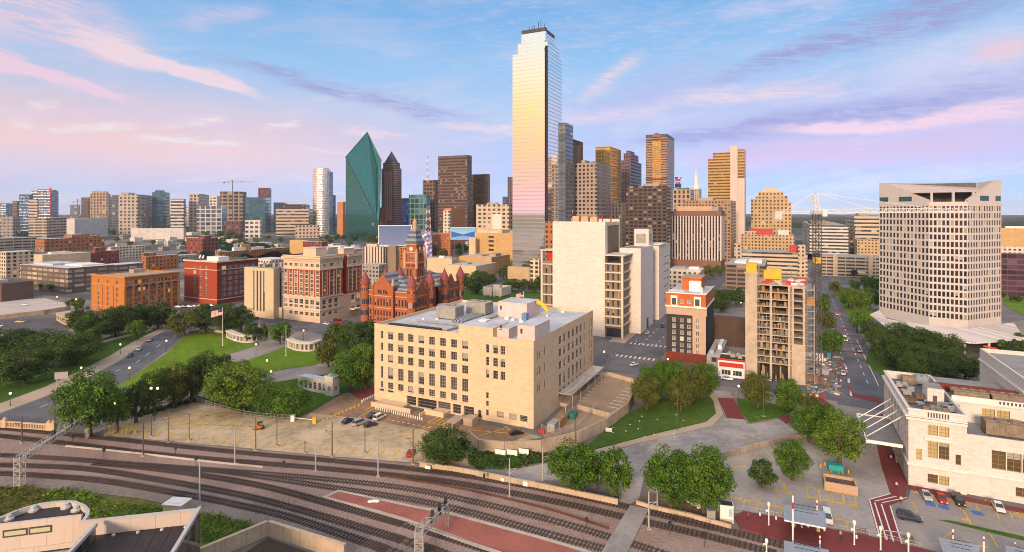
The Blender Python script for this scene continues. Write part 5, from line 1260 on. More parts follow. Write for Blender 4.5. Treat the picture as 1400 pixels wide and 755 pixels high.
		ac_unit(B.root, x, y, zz, w, d, hh, 2, (surf('ochre_unit', (.22, .17, .12), .7, .3, .5, 2, streak=.4), surf('blue_grey_duct', (.25, .29, .33), .5, .2, .5, 2, metal=.3), acgrey, surf('umber_unit', (.12, .085, .06), .7))[k % 4])
	ac_unit(B.root, W+5, 5, h2-1, 8, 4.5, 3.4, 3, surf('ochre_unit', (.28, .205, .125))); ac_unit(B.root, W+18, 6, h2-1, 8, 4, 2.4, 3, surf('ochre_unit', (.28, .205, .125)))
	for k in range(2): ac_unit(B.root, W+1+k*8.2, 16, h3-.9, 7.6, 4, 2.4, 4, surf('ochre_unit', (.28, .205, .125)))
	b = MB()
	for k in range(10):
		x, y = W*R.uniform(.1, .9), D*R.uniform(.1, .9); b.tube([(x, y, zz+.5), (x+R.uniform(-4, 4), y+R.uniform(-3, 6), zz+.5)], R.uniform(.2, .5), 6)
	tag(b.build('roof_duct', surf('blue_grey_duct', (.25, .29, .33), .5, .2, .5, 2, metal=.3), B.root), kind='stuff')
	# glass canopy hung on four rods over the left entrance
	b = MB(); y0, y1 = D*.10, D*.66; zc = h*.42
	b.box(-8.5, -.6, y0, y1, zc, zc+.25, 0); b.box(-8.9, -8.5, y0-.3, y1+.3, zc-.3, zc+.5, 1); b.box(-8.9, -.6, y0-.4, y0, zc-.3, zc+.5, 1); b.box(-8.9, -.6, y1, y1+.4, zc-.3, zc+.5, 1)
	for k in range(20): b.box(-8.92, -8.5, y0+(y1-y0)*k/20, y0+(y1-y0)*k/20+.4, zc-.7, zc-.3, 1)
	b.build('entrance_canopy', [surf('canopy_panel', (.16, .15, .15), .4, .2, .4, 2), whitepaint], B.root)
	for k in range(4):
		y = y0+(y1-y0)*(k+.5)/4; b = MB(); b.tube([(-.3, y, h*.78), (-8.3, y, zc+.4)], .12, 6); b.build('tie_rod', whitepaint, B.root)
	B.finish(pane('station_glass', (.10, .07, .03), .45, .25), surf('bronze_frame', (.22, .16, .09), .6), cap=100)
station()
# ------------------------------------------------------------------ downtown towers and the old quarter
T = {}
TA = {}
def TM(k, *a, **kw): TA[k] = (a, kw); T[k] = tower('facade_'+k, *a, **kw)
def TF(k, f):
	a, kw = TA[k]; return tower(f'facade_{k}_{f}', a[0], a[1], a[2]*f, a[3]*f, *a[4:], **kw)
TM('brown_grid', (.145, .085, .06), (.035, .03, .028), 4.2, 4.4, .62, .5, gr=.15, lit=.02)
TM('brown_hl', (.115, .062, .045), (.045, .038, .035), 3.2, 4.6, 1, .45, gr=.12, lit=.0)
TM('brown_dark', (.07, .048, .042), (.02, .018, .018), 5.5, 4.2, .7, .55, lit=.06)
TM('beige_grid', (.33, .26, .215), (.02, .02, .022), 4.6, 4.4, .5, .55, gr=.2, lit=.0, vary=.3)
TM('dark_pin', (.03, .035, .05), (.02, .03, .05), 5.5, 60, .6, 1, gr=.1, gm=.6, lit=0)
TM('gold_glass', (.13, .085, .03), (.75, .55, .22), 3, 4, .94, .86, gr=.08, gm=.9, lit=0, vary=.12)
TM('gold_band', (.40, .25, .08), (.14, .085, .025), 3.2, 4.6, 1, .5, gr=.15, gm=.4, lit=.02, vary=.3)
TM('purple', (.13, .08, .09), (.04, .03, .05), 3.5, 4.2, .55, .55, gr=.1, gm=.4, lit=0)
TM('pinkbrown', (.21, .125, .10), (.05, .04, .05), 3.2, 4.4, 1, .45, gr=.1, gm=.4, lit=.0)
TM('green_glass', (.02, .10, .10), (.05, .25, .24), 4.5, 5, .92, .86, gr=.08, gm=.75, lit=0, vary=.15)
TM('teal_glass', (.025, .06, .07), (.07, .22, .27), 5, 5, .9, .82, gr=.1, gm=.7, lit=0, vary=.3)
TM('blue_glass', (.05, .07, .10), (.11, .20, .31), 4.5, 4.5, .88, .8, gr=.1, gm=.7, lit=.0, vary=.3)
TM('slate_glass', (.12, .14, .17), (.16, .21, .28), 4.5, 4.5, .85, .72, gr=.1, gm=.6, lit=.02, vary=.35)
TM('bright_blue', (.02, .06, .22), (.02, .08, .32), 5, 5, .9, .8, gr=.1, gm=.5, lit=0)
TM('beige_balc', (.50, .40, .29), (.07, .06, .055), 6, 4.6, .55, .5, lit=.04)
TM('white_band', (.60, .56, .52), (.06, .065, .075), 5, 5, 1, .5, lit=.02)
TM('beige_band', (.50, .40, .30), (.05, .045, .045), 5, 4.4, 1, .42, lit=.03)
TM('garage', (.47, .38, .30), (.035, .03, .028), 9, 3.6, .9, .45, gr=.7, lit=.03)
TM('garage_brown', (.20, .13, .10), (.03, .025, .022), 9, 3.8, .86, .55, gr=.7, lit=.05)
TM('beige_small', (.46, .37, .28), (.05, .045, .04), 4.2, 4.2, .45, .5, lit=.04)
TM('tan_small', (.46, .32, .17), (.06, .045, .03), 4.2, 4.4, .45, .5, lit=.05)
TM('orange_small', (.36, .125, .035), (.05, .035, .03), 4.4, 4.2, .42, .5, lit=.05, roof=(.45, .42, .40, 1))
TM('orange_flat', (.42, .17, .07), (.42, .17, .07), 5, 5, .2, .2, gr=.8, lit=0)
TM('red_small', (.20, .04, .03), (.05, .03, .03), 4.4, 4.2, .42, .5, lit=.04, roof=(.45, .42, .40, 1))
TM('white_small', (.58, .50, .42), (.07, .065, .06), 4.4, 4.0, .55, .5, lit=.04, roof=(.6, .58, .56, 1))
TM('cream_frame', (.60, .48, .32), (.06, .05, .04), 5, 3.9, .55, .62, lit=.06, roof=(.6, .58, .56, 1))
TM('brown_apt', (.12, .075, .055), (.30, .27, .22), 9, 4.1, .82, .55, gr=.3, lit=.05, roof=(.5, .5, .52, 1))
TM('grey_small', (.30, .28, .26), (.05, .05, .05), 4.2, 4.0, .5, .5, lit=.05, roof=(.42, .40, .39, 1))
TM('tan_plain', (.50, .31, .125), (.50, .31, .125), 6, 6, .2, .2, gr=.8, lit=0, roof=(.5, .42, .33, 1))
TM('cream_plain', (.58, .44, .28), (.58, .44, .28), 6, 6, .2, .2, gr=.8, lit=0, roof=(.5, .42, .33, 1))
TM('white_plain', (.60, .56, .52), (.60, .56, .52), 6, 6, .2, .2, gr=.8, lit=0, roof=(.62, .6, .58, 1))
TM('stone_deco', (.38, .28, .20), (.06, .045, .035), 4.5, 5, .5, .7, lit=.02)
TM('brick_maroon', (.13, .04, .045), (.05, .03, .035), 5, 4.8, .5, .5, lit=0)
TM('silver', (.68, .66, .62), (.78, .77, .74), 3, 5, .9, .8, gr=.14, gm=.85, lit=0, vary=.2, wm=.5, wr=.3)
TM('grey_frame', (.54, .53, .54), (.11, .12, .14), 7, 6, .82, .78, lit=.02)
TM('white_block', (.62, .58, .55), (.06, .065, .075), 5.5, 5.4, .66, .5, lit=.02)
TM('beige_tower', (.46, .39, .32), (.07, .065, .06), 5, 5, .55, .55, lit=.03)
TM('concrete_shell', (.30, .22, .17), (.03, .025, .025), 8, 6, .75, .6, gr=.7, lit=.02)
TM('purple_glass', (.10, .05, .07), (.13, .065, .10), 6, 4.4, .95, .75, gr=.08, gm=.6, lit=0)
TM('teal_grid', (.10, .20, .19), (.06, .20, .20), 6, 6, .82, .8, gr=.1, gm=.6, lit=0)
def block(name, label, cat, ul, uc, ur, vt, mk, vb=None, Y=None, th=26, D=None, roofs=(), steps=(), group=None, part='wall'):
	"""plain block; roofs = boxes on the roof as fractions (x0,x1,y0,y1,height,mat); steps = taller or lower inner blocks of the same facade"""
	B = Bld(name, label, cat, ul, uc, ur, vt, vb, Y, th, D, group)
	mm = mk if not isinstance(mk, str) else (T[mk] if B.Y < 900 or mk == 'dark_pin' else TF(mk, 1.5 if B.Y < 1300 else 2.1))
	b = MB(); b.box(B.x0, B.x1, 0, B.D, 0, B.h); b.build(part, mm, B.root)
	W = B.x1-B.x0
	for f in steps:
		b = MB(); b.box(B.x0+W*f[0], B.x0+W*f[1], B.D*f[2], B.D*f[3], B.h+.002, B.h+f[4]); b.build('upper_block', T[f[5]] if len(f) > 5 else mm, B.root)
	for f in roofs:
		b = MB(); b.box(B.x0+W*f[0], B.x0+W*f[1], B.D*f[2], B.D*f[3], B.h+.002, B.h+f[4]); b.build('roof_house', f[5] if len(f) > 5 else acgrey, B.root)
	return B
def pxh(Y): return Y/F
RB = ((.2, .45, .3, .6, 3, None), (.6, .75, .4, .7, 2, None))
def rb(*mats): return tuple(r[:5]+(m,) for r, m in zip(RB, mats))
# ---- the tall mirrored tower
def mirror_tower():
	Y = 560
	B = Bld('skyscraper', 'tallest mirrored glass skyscraper reflecting the sunset in gold and pink', 'skyscraper', 700.7, 748, 768, 69, Y=Y)
	m, q = mat('mirror_facade'); P = obj3(q); x, y, z = q.sep(P)
	n = q.sep(q.new('ShaderNodeTexCoord').outputs['Normal']); side = q.m('GREATER_THAN', q.m('ABSOLUTE', n[0]), .7)
	s = q.m('ADD', q.m('MULTIPLY', y, side), q.m('MULTIPLY', x, q.m('SUBTRACT', 1, side)))
	fl = q.m('FRACT', q.m('DIVIDE', z, 3.9)); bay = q.m('FRACT', q.m('DIVIDE', s, 1.6))
	ln = q.m('LESS_THAN', fl, .2); bl = q.m('MULTIPLY', q.m('LESS_THAN', bay, .12), .08)
	dk = q.m('MAXIMUM', ln, bl)
	wn = q.new('ShaderNodeTexWhiteNoise', noise_dimensions='3D'); q.put(wn.inputs[0], q.comb(q.m('FLOOR', q.m('DIVIDE', s, 4.8)), q.m('FLOOR', q.m('DIVIDE', z, 3.9)), side))
	col = q.mix(q.m('MULTIPLY', dk, .85), q.mix(wn.outputs[0], (.95, .95, .94, 1), (.98, .97, .95, 1)), (.40, .37, .34, 1))
	nz = q.noise(q.comb(q.m('MULTIPLY', s, .25), q.m('MULTIPLY', z, .12), 0), 1, 3, .5)
	p = fin(q, col, q.m('ADD', .04, q.m('MULTIPLY', dk, .3)), .96, nz, .05)
	notch = 2.6; W, D = -B.x0, B.D
	ft = [(B.x0, 0), (-notch, 0), (-notch, notch), (0, notch), (0, D), (B.x0, D)]
	z1, z2, z3, z4 = B.h, ZT(54, Y), ZT(41, Y), ZT(35.5, Y)
	b = MB(); b.prism(ft, 0, z1, 0)
	X = lambda u: B.sx(u)
	b.prism([(X(707), 1.5), (-notch-1, 1.5), (-notch-1, notch+2), (-1.5, notch+2), (-1.5, D-4), (X(707), D-4)], z1+.004, z2, 0)
	b.prism([(X(711.5), 2.5), (X(744.5), 2.5), (X(744.5), notch+4), (-4.5, notch+4), (-4.5, D-9), (X(711.5), D-9)], z2+.004, z3, 0)
	b.build('glass_wall', m, B.root)
	b = MB(); b.prism([(X(711.5)+.1, 2.6), (X(744.5)-.1, 2.6), (X(744.5)-.1, notch+4.1), (-4.6, notch+4.1), (-4.6, D-9.1), (X(711.5)+.1, D-9.1)], z3+.004, z4, 0); b.build('crown', surf('crown_dark', (.05, .05, .05), .5), B.root)
	b = MB(); b.box(-notch+.15, -.25, .3, notch-.15, 0, z2-6); b.build('corner_shade_strip', T['dark_pin'], B.root)  # dark box filling the notch, standing for shade in the slot
	for k in range(7):
		b = MB(); x = X(712+5*k); y = 4+R.random()*10; b.tube([(x, y, z4), (x, y, z4+R.uniform(3, 9))], .3, 5); b.build('antenna', darksteel, B.root)
	b = MB(); zz = ZT(160, Y); y0 = D+.1; b.box(-30, along(B.C+B.ey*y0, B.ex, 773), y0, y0+24, 0, zz); b.build('rear_wing', T['slate_glass'], B.root)
mirror_tower()
# ---- green faceted glass prism
def prism_tower():
	Y = 1300; k = Y/F
	X = lambda u: (u-700)*k; Zv = lambda v: ZT(v, Y)
	C = Vector((X(472.7), Y, 0)); root = thing('skyscraper', 'green glass skyscraper shaped like a faceted crystal with a pointed top', 'skyscraper', C)
	P = lambda u, v, dy: (X(u)-C.x, dy, Zv(v))
	LBl, LBr = (0, 0, 0), (X(521)-C.x, -20, 0); LS = P(472.7, 215, 0); RS = P(521, 218, 4); AP = P(495.7, 176.5, 46); D1 = P(518, 300, -19)
	xb = X(521)*1.077-C.x; B1, B2 = (0, 92, 0), (xb, 100, 0); LS2 = P(472.7, 215, 92); RS2 = (xb, 100, RS[2])
	g = bpy.data.materials.new('green_crystal_glass'); g.use_nodes = True; q = NT(g.node_tree); o3 = obj3(q); x, y, z = q.sep(o3)
	fl = q.m('LESS_THAN', q.m('FRACT', q.m('DIVIDE', z, 6.2)), .14); by = q.m('LESS_THAN', q.m('FRACT', q.m('DIVIDE', x, 5.0)), .12)
	wn = q.new('ShaderNodeTexWhiteNoise', noise_dimensions='3D'); q.put(wn.inputs[0], q.comb(q.m('FLOOR', q.m('DIVIDE', x, 5)), 0, q.m('FLOOR', q.m('DIVIDE', z, 6.2))))
	base = q.mix(wn.outputs[0], (.045, .20, .19, 1), (.06, .25, .235, 1))
	col = q.mix(q.m('MULTIPLY', q.m('MAXIMUM', fl, by), .5), base, (.02, .08, .08, 1))
	lit_ = q.m('GREATER_THAN', wn.outputs[0], .996)
	fin(q, col, .07, .85, q.noise(o3, .06, 2), .05, emit=(1, .85, .5, 1), es=q.m('MULTIPLY', lit_, .25), bd=.6)
	b = MB()
	b.poly([LBl, LBr, D1, LS]); b.poly([LS, D1, (LBr[0], -20, D1[2]*.98), RS, AP])
	b.poly([LBr, (LBr[0], -20, D1[2]*.98), D1]); b.poly([LBr, B2, RS2, RS]); b.poly([RS, RS2, AP]); b.poly([LBl, LS, LS2, B1]); b.poly([LS, AP, LS2]); b.poly([LS2, AP, RS2]); b.poly([B1, B2, RS2, LS2])
	b.build('glass_wall', g, root)
	b = MB(); e = Vector((0, -.6, 0))
	b.tube([Vector(LS)+e, Vector(D1)+e], 1.5, 5); b.tube([Vector(LS)+e, Vector(AP)+e], .9, 5); b.build('facet_edge', surf('facet_edge_dark', (.02, .06, .06), .4), root)
	b = MB(); b.tube([Vector(AP)+e, Vector(RS)+e], 1.2, 5); b.build('bright_edge', surf('facet_edge_pale', (.45, .55, .55), .3, metal=.6), root)
prism_tower()
def crown_tower():
	Y = 1350
	B = Bld('skyscraper', 'brown stone skyscraper with a dark blue pyramid roof, right of the green crystal tower', 'skyscraper', 521.5, 541, 549, 222, Y=Y)
	W, D, h = -B.x0, B.D, B.h
	b = MB(); b.box(B.x0, 0, 0, D, 0, h-14); b.box(B.x0+W*.08, -W*.08, D*.08, D*.92, h-14, h); b.build('wall', T['pinkbrown'], B.root)
	b = MB()
	for c in (.28, .42, .56, .70): b.box(B.x0+W*c-1.6, B.x0+W*c+1.6, -1.2, -.01, h*.25, h-20)
	tag(b.build('pilaster', surf('pale_pilaster', (.42, .22, .16), .7), B.root), kind='stuff')
	b = MB(); a = [(B.x0+W*.14, D*.14), (-W*.14, D*.14), (-W*.14, D*.86), (B.x0+W*.14, D*.86)]; ap = (B.x0/2, D/2, ZT(209, B.Y)+6)
	for i in range(4): b.poly([a[i]+(h,), a[(i+1) % 4]+(h,), ap])
	b.build('roof', surf('blue_roof', (.035, .06, .11), .35, .15, .1, 1, metal=.4), B.root)
	b = MB(); b.box(B.x0-2, B.x0+W*.42, -6, -1.5, 0, h*.42); b.build('orange_front', surf('orange_granite', (.40, .15, .07), .7, .1), B.root)
crown_tower()
# ---- the rest of the skyline: (builder arguments one line each)
S = lambda *a, **k: block(*a, **k)
acg = acgrey; wp = whitepaint
S('office_tower', 'broad brown skyscraper with fine horizontal banding, between the crystal tower and mirrored tower', 'skyscraper', 599, 639, 645, 212, 'brown_hl', Y=1250)
S('office_tower', 'bronze glass tower half hidden at right of the broad brown skyscraper', 'skyscraper', 645, 667, 670, 238, tower('facade_bronze', (.06, .03, .022), (.20, .13, .05), 4, 4.5, .96, .85, gr=.1, gm=.8, lit=0, vary=.25), Y=1330)
S('office_tower', 'brown stepped tower behind the red and white antenna', 'office tower', 578, 594, 600, 246, 'brown_grid', Y=1380, steps=((.0, .0, .0, .0, .0),)[:0])
S('office_tower', 'low green glass block behind the lattice mast', 'office block', 559, 583, 588.5, 266, 'teal_grid', Y=1320)
S('office_tower', 'deep blue glass block peeking out left of the green glass block', 'office block', 549, 558, 561, 271, 'bright_blue', Y=1500)
S('apartment_tower', 'orange brick slab left of the green crystal tower', 'apartment block', 461, 469, 472.5, 276, 'orange_flat', Y=1500)
S('apartment_tower', 'slim glass tower right behind the curved silver tower', 'apartment block', 451, 456, 459, 267, 'teal_glass', Y=1700)
S('office_tower', 'narrow dark tower edge seen left of the mirrored tower', 'office tower', 694, 700, 703, 242, 'purple', Y=1200)
S('office_tower', 'small navy tower low beside the mirrored tower', 'office tower', 687, 692, 695, 269, 'blue_glass', Y=1250)
# curved silver tower
B0 = GY(440, 1650); rt = thing('apartment_tower', 'bright silver rounded glass tower standing alone left of the green crystal tower', 'apartment tower', B0)
b = MB(); w = 12*1650/F; pts = [(w*math.cos(a)*(1.0), w*.8*math.sin(a)) for a in [2*math.pi*k/20 for k in range(20)]]; b.prism(pts, 0, ZT(232, 1650)); b.build('wall', T['silver'], rt)
b = MB(); b.prism([(p[0]*.8, p[1]*.8) for p in pts], ZT(232, 1650)+.01, ZT(230, 1650)); b.build('roof_screen', T['silver'], rt)
b = MB(); b.box(w*.62, w*1.02, -w*.5, w*.8, 0, ZT(235, 1650)); b.build('balcony_side', T['slate_glass'], rt)
# right of the mirrored tower
S('office_tower', 'dark navy tower with vertical ribs, directly right of the mirrored tower', 'skyscraper', 770, 783, 797, 190, 'dark_pin', Y=820)
S('office_tower', 'beige office tower with square punched windows on every floor', 'office tower', 780, 815.5, 835, 222, 'beige_grid', Y=620, roofs=((.3, .45, .2, .5, 4, acg), (.6, .7, .3, .6, 3, acg)))
S('office_tower', 'gold mirrored tower with dark vertical bands on its right', 'skyscraper', 814, 834, 849, 200, 'gold_glass', Y=900)
for u in (836, 841, 846):
	pass
S('office_tower', 'small purple-brown stepped tower between the gold tower and the arched tower', 'office tower', 849, 862, 877, 219, 'purple', Y=1050, steps=((.15, .9, .1, .8, 14), (.3, .7, .2, .6, 20)))
def arch_tower():
	B = Bld('skyscraper', 'brown skyscraper with an arched crown and a gold glass centre', 'skyscraper', 883, 912, 922, 187, Y=1000)
	W, D, h = -B.x0, B.D, B.h
	b = MB(); b.box(B.x0, B.x0+W*.3, 0, D, 0, h); b.box(-W*.28, 0, 0, D, 0, h); b.box(B.x0+W*.3, -W*.28, 1.5, D, 0, h-.01); b.build('wall', tower('facade_archbrown', (.33, .20, .13), (.10, .06, .045), 4, 4.6, 1, .45, gm=.3, lit=0), B.root)
	b = MB(); b.box(B.x0+W*.3+.01, -W*.28-.01, 0, 1.49, 0, h-6); b.build('gold_strip', T['gold_glass'], B.root)
	b = MB(); b.box(B.x0, 0, -.5, D, h, ZT(183, B.Y)); b.build('crown', surf('crown_dark', (.05, .05, .05)), B.root)
	r = W*.2; cx = B.x0+W*.51; z0 = ZT(187, B.Y); b = MB(); n = 12
	pts = [(cx+r*math.cos(math.pi*k/n), z0+r*1.05*math.sin(math.pi*k/n)) for k in range(n+1)]
	for k in range(n): b.poly([(pts[k][0], -1.2, pts[k][1]), (pts[k+1][0], -1.2, pts[k+1][1]), (pts[k+1][0], D, pts[k+1][1]), (pts[k][0], D, pts[k][1])])
	b.poly([(p[0], -1.2, p[1]) for p in pts]); b.build('arched_vault', surf('arch_stone', (.20, .11, .08), .6), B.root)
	b = MB(); b.box(B.x0-.4, 0.4, -.6, -.005, h*.62, h*.635); b.box(B.x0-.4, .4, -.7, -.005, h-6, h-4.5); b.build('band', surf('crown_dark', (.05, .05, .05)), B.root)
arch_tower()
S('office_tower', 'dark brown gridded office block standing in front of the arched tower', 'office tower', 856, 911, 917, 254, 'brown_dark', Y=640, roofs=((.4, .8, .2, .6, 3, acg),))
S('old_building', 'small old brown stone building tucked between the beige tower and dark brown block', 'office building', 834, 850, 857, 277, 'stone_deco', Y=760)
S('old_hotel', 'old grey-brown hotel with green cornice under the red flying-horse sign', 'hotel', 920, 944, 949, 259, 'stone_deco', Y=900, roofs=((.2, .8, .1, .7, 3, surf('green_cornice', (.10, .16, .12), .7)),))
b0 = GY(927, 915); t0 = thing('rooftop_sign', 'red flying horse sign on a lattice tower above the old hotel', 'sign', (b0.x, b0.y, ZT(258, 915)))
zz = ZT(249, 915)-ZT(258, 915); b = MB()
for sx_ in (-4, 4):
	for sy_ in (-4, 4): b.tube([(sx_, sy_, 0), (sx_*.4, sy_*.4, zz)], .6, 4)
b.box(-4, 4, -4, 4, 2, 8); b.build('lattice_base', darksteel, t0)
b = MB(); b.prism([(-4, 0), (3.5, 0), (4, 1.2), (-4, 1.2)], zz+2, zz+4.5); b.tube([(3, .6, zz+4), (5.5, .6, zz+7.5), (7, .6, zz+7)], .9, 5); b.tube([(-3.5, .6, zz+2.5), (-4.5, .6, zz-.5)], .5, 5); b.tube([(2.8, .6, zz+2.5), (4.5, .6, zz+.5)], .5, 5); b.prism([(-5, .2), (0, .2), (0, .9), (-5, .9)], zz+5, zz+8.5); b.build('horse_figure', emis('red_neon', (.75, .02, .05), .8), t0)
def spire():
	B = Bld('spire_building', 'pale stone tower with a slim white needle spire', 'building', 944, 956, 959, 258, Y=1000)
	b = MB(); b.box(B.x0, 0, 0, B.D, 0, B.h); b.build('wall', T['beige_small'], B.root)
	cx, cy = B.x0/2, B.D/2; k = 1000/F
	b = MB(); b.lathe([(7*k*.8, B.h), (5*k*.8, B.h+8*k*.8), (4*k, B.h+10*k), (3*k, B.h+15*k), (1.6*k, B.h+17*k), (.9*k, B.h+26*k), (.15*k, ZT(224, 1000))], (cx, cy, 0), 8); b.build('spire', surf('pale_spire', (.62, .66, .66), .5, .1), B.root)
spire()
def gold_tower():
	Y = 850
	B = Bld('office_tower', 'tall tower with gold banded glass left and a white concrete core right', 'skyscraper', 968, 998.5, 1000, 216, Y=Y, D=30)
	b = MB(); b.box(B.x0, 0, 0, 30, 0, B.h); b.build('wall', T['gold_band'], B.root)
	b = MB(); b.box(B.sx(974.5), 0, 1, 29, B.h+.01, ZT(208, Y)); b.build('upper_block', T['gold_band'], B.root)
	x1 = B.sx(1008.5); b = MB(); b.box(.01, x1, -2, 10, 0, ZT(200, Y)); b.build('core', surf('white_concrete_core', (.56, .46, .40), .8, .1, .05, .5, streak=.2), B.root)
	x2 = B.sx(1018); b = MB(); b.box(x1+.01, x2, 0, 28, 0, ZT(244, Y)); b.build('core', surf('white_concrete_core', (.56, .46, .40)), B.root)
	b = MB(); b.box(x1+.01, x2, 0, 28, ZT(244, Y)+.01, ZT(205, Y)); b.build('upper_block', T['gold_band'], B.root)
gold_tower()
S('office_block', 'brown grid office block behind the striped federal building', 'office building', 934, 999, 1006, 274, tower('facade_tangrid', (.30, .19, .12), (.06, .04, .035), 4, 4.2, .5, .5, lit=.02), Y=720, roofs=((.3, .6, .2, .6, 4, acg),))
def federal():
	B = Bld('federal_building', 'brown office block striped with tall white vertical fins', 'office building', 915.5, 985.5, 996, 289, 367)
	W, D, h = -B.x0, B.D, B.h; br = surf('brown_granite', (.20, .095, .07), .7, .12, .3, 1)
	b = MB(); b.box(B.x0, 0, 0, D, 0, h); b.build('wall', tower('facade_fed', (.06, .035, .035), (.025, .02, .03), 3.5, 4.2, .9, .7, lit=.01), B.root)
	b = MB(); b.box(B.x0-.5, .5, -.8, D+.1, h*.92, h+.6); b.build('brown_cap', br, B.root)
	b = MB(); b.box(B.x0-.4, .4, -.7, D+.05, 0, h*.13); b.build('brown_base', br, B.root)
	for k in range(19):
		x = B.x0+W*k/18; b = MB(); b.box(x-.75, x+.75, -1.0, -.01, h*.131, h*.919); b.build('fin', surf('white_fin', (.58, .50, .46), .7, .08), B.root)
	b = MB(); b.box(.01, .5, .3, D, h*.131, h*.919); b.build('side_panel', surf('white_fin', (.58, .50, .46)), B.root)
	b = MB(); b.box(B.x0+W*.14, -W*.16, 3, D*.8, h+.61, h+6.5); b.build('penthouse', surf('tan_penthouse', (.50, .34, .22), .8, .1), B.root)
	b = MB(); b.box(-W*.15, -W*.05, 3, D*.6, h+.61, h+5.5); b.build('plant_room', acgrey, B.root)
federal()
# right-hand background
B = S('stepped_tower', 'old tan stone tower with stepped setbacks and a flat cap', 'office tower', 1028, 1076, 1082, 277, 'tan_small', Y=1050, steps=((.10, .92, .1, .9, 12), (.16, .80, .15, .85, 20), (.30, .64, .2, .8, 27, 'cream_plain')))
b = MB(); b.box(B.sx(1054), -1, -14, -.1, 0, ZT(278, B.Y)+8); b.build('front_wing', TF('tan_small', 1.5), B.root)
S('old_building', 'wide tan office building with maroon roof below the stepped tan tower', 'office building', 1013, 1083, 1086, 321, 'tan_small', Y=760, roofs=((.15, .6, .3, .7, 8, redpaint), (.05, .3, .2, .5, 5, T['beige_small']), (.7, .9, .2, .6, 7, T['white_plain'])))
B = S('parking_garage', 'long beige banded garage between two stubby corner towers', 'parking garage', 1008, 1100, 1104, 344, 'beige_band', Y=620, roofs=((.1, .3, .1, .4, 1.5, surf('teal_roof', (.18, .32, .33), .7)), (.75, .98, .3, .8, 7, redpaint)))
for u0, u1 in ((1004, 1014), (1091, 1101)):
	b = MB(); b.box(B.sx(u0), B.sx(u1), -3, 8, 0, ZT(333, B.Y)); b.build('corner_tower', T['beige_small'], B.root)
S('parking_garage', 'brown brick parking garage behind the concrete frame tower', 'parking garage', 992, 1046, 1049, 363.5, 'garage_brown', vb=399, roofs=((.2, .5, .2, .6, 1.6, wp), (.55, .9, .3, .6, 2.2, wp)))
S('hospital_building', 'white office block with dark ribbon windows behind the tower crane', 'office building', 1097, 1107, 1160, 308, 'white_band', Y=860, roofs=((.1, .6, .2, .6, 5, surf('brown_stack', (.25, .2, .13))),))
S('office_block', 'dark narrow stair block joining two white office blocks behind the crane', 'office building', 1159, 1161, 1169, 311, 'brown_dark', Y=865)
S('office_block', 'pale beige office block with dark ribbons, left of the slope-topped tower', 'office building', 1156, 1168, 1212, 295, 'beige_band', Y=960, roofs=((.2, .5, .2, .5, 4, acg),))
S('old_building', 'tan brick block with tall narrow windows, left of the slope-topped tower', 'office building', 1168, 1172, 1210, 328, 'tan_small', Y=800)
B = S('parking_garage', 'long pale concrete garage with dark open decks, left of the slope-topped tower', 'parking garage', 1121, 1124, 1216, 350, 'garage', vb=377)
for u in (1139, 1187):
	b = MB(); b.box(B.sx(u), B.sx(u+6), -1.5, 6, 0, B.h+2); b.build('stair_tower', T['cream_plain'], B.root)
S('office_block', 'dark purple glass block right of the slope-topped tower at the photo edge', 'office building', 1367, 1369, 1440, 346, 'purple_glass', vb=405)
S('office_block', 'flat tan building behind the purple glass block at the right edge', 'office building', 1364, 1369, 1440, 312, 'tan_plain', Y=900, roofs=((.1, .8, .2, .5, 3, wp),))
S('low_building', 'low pale roofed building between the slope-topped tower and the purple block', 'building', 1366, 1368, 1440, 337, 'white_small', Y=640)
# around the white slab
B = S('tan_building', 'large plain tan block with a column of small windows left of the white slab', 'building', 650, 721.5, 737, 319.5, 'tan_plain', vb=364, roofs=((.02, .5, .1, .8, 4, surf('cream_plain2', (.55, .44, .30), .8)), (.62, .95, .2, .7, 4, acg)))
for k in range(5):
	b = MB(); z = B.h*(.87-.135*k); b.box(B.sx(668), B.sx(675), -.15, .1, z-1.4, z+1.4); b.build('window', glass, B.root)
for i in range(4):
	for k in range(5):
		b = MB(); y = B.D*(.12+.24*i); z = B.h*(.85-.17*k); b.box(-.1, .12, y, y+B.D*.13, z-2, z+2); b.build('window', glass, B.root)
b = MB(); b.box(.005, .09, 0, B.D, 0, B.h); b.build('side_cladding', acgrey, B.root)
S('cream_block', 'cream annex stuck to the left end of the plain tan block', 'building', 641, 650, 652, 325, 'cream_plain', vb=362)
S('flat_building', 'flat-roofed pale tan building with a lit doorway behind the red courthouse', 'building', 611, 651, 679, 364, 'cream_plain', vb=386, roofs=((.2, .5, .3, .5, 1.2, acg),))
S('flat_building', 'flat-roofed tan building in front of the plain tan block', 'building', 628, 672, 697, 352, 'tan_plain', vb=372, roofs=((.3, .6, .2, .6, 1.2, acg), (.75, .95, .3, .6, 3, roof_tan)))
S('flat_building', 'low building with white roof machines left of the tan flat roofs', 'building', 584, 618, 627, 354, 'cream_plain', vb=374, roofs=((.4, .6, .3, .5, 2.4, wp), (.65, .9, .3, .6, 2, acg)))
S('stained_block', 'blank stained beige block left of the white slab wing', 'building', 694, 724, 727, 366, surf('stained_beige', (.50, .36, .21), .85, .12, .2, 1, streak=.7), vb=390)
S('old_building', 'small cream building with square windows left of the white slab', 'building', 725, 737, 740, 355, 'cream_frame', vb=392)
S('brick_building', 'slim red-orange brick block peeking out left of the white slab', 'building', 745, 755, 758, 303, 'orange_small', Y=470)
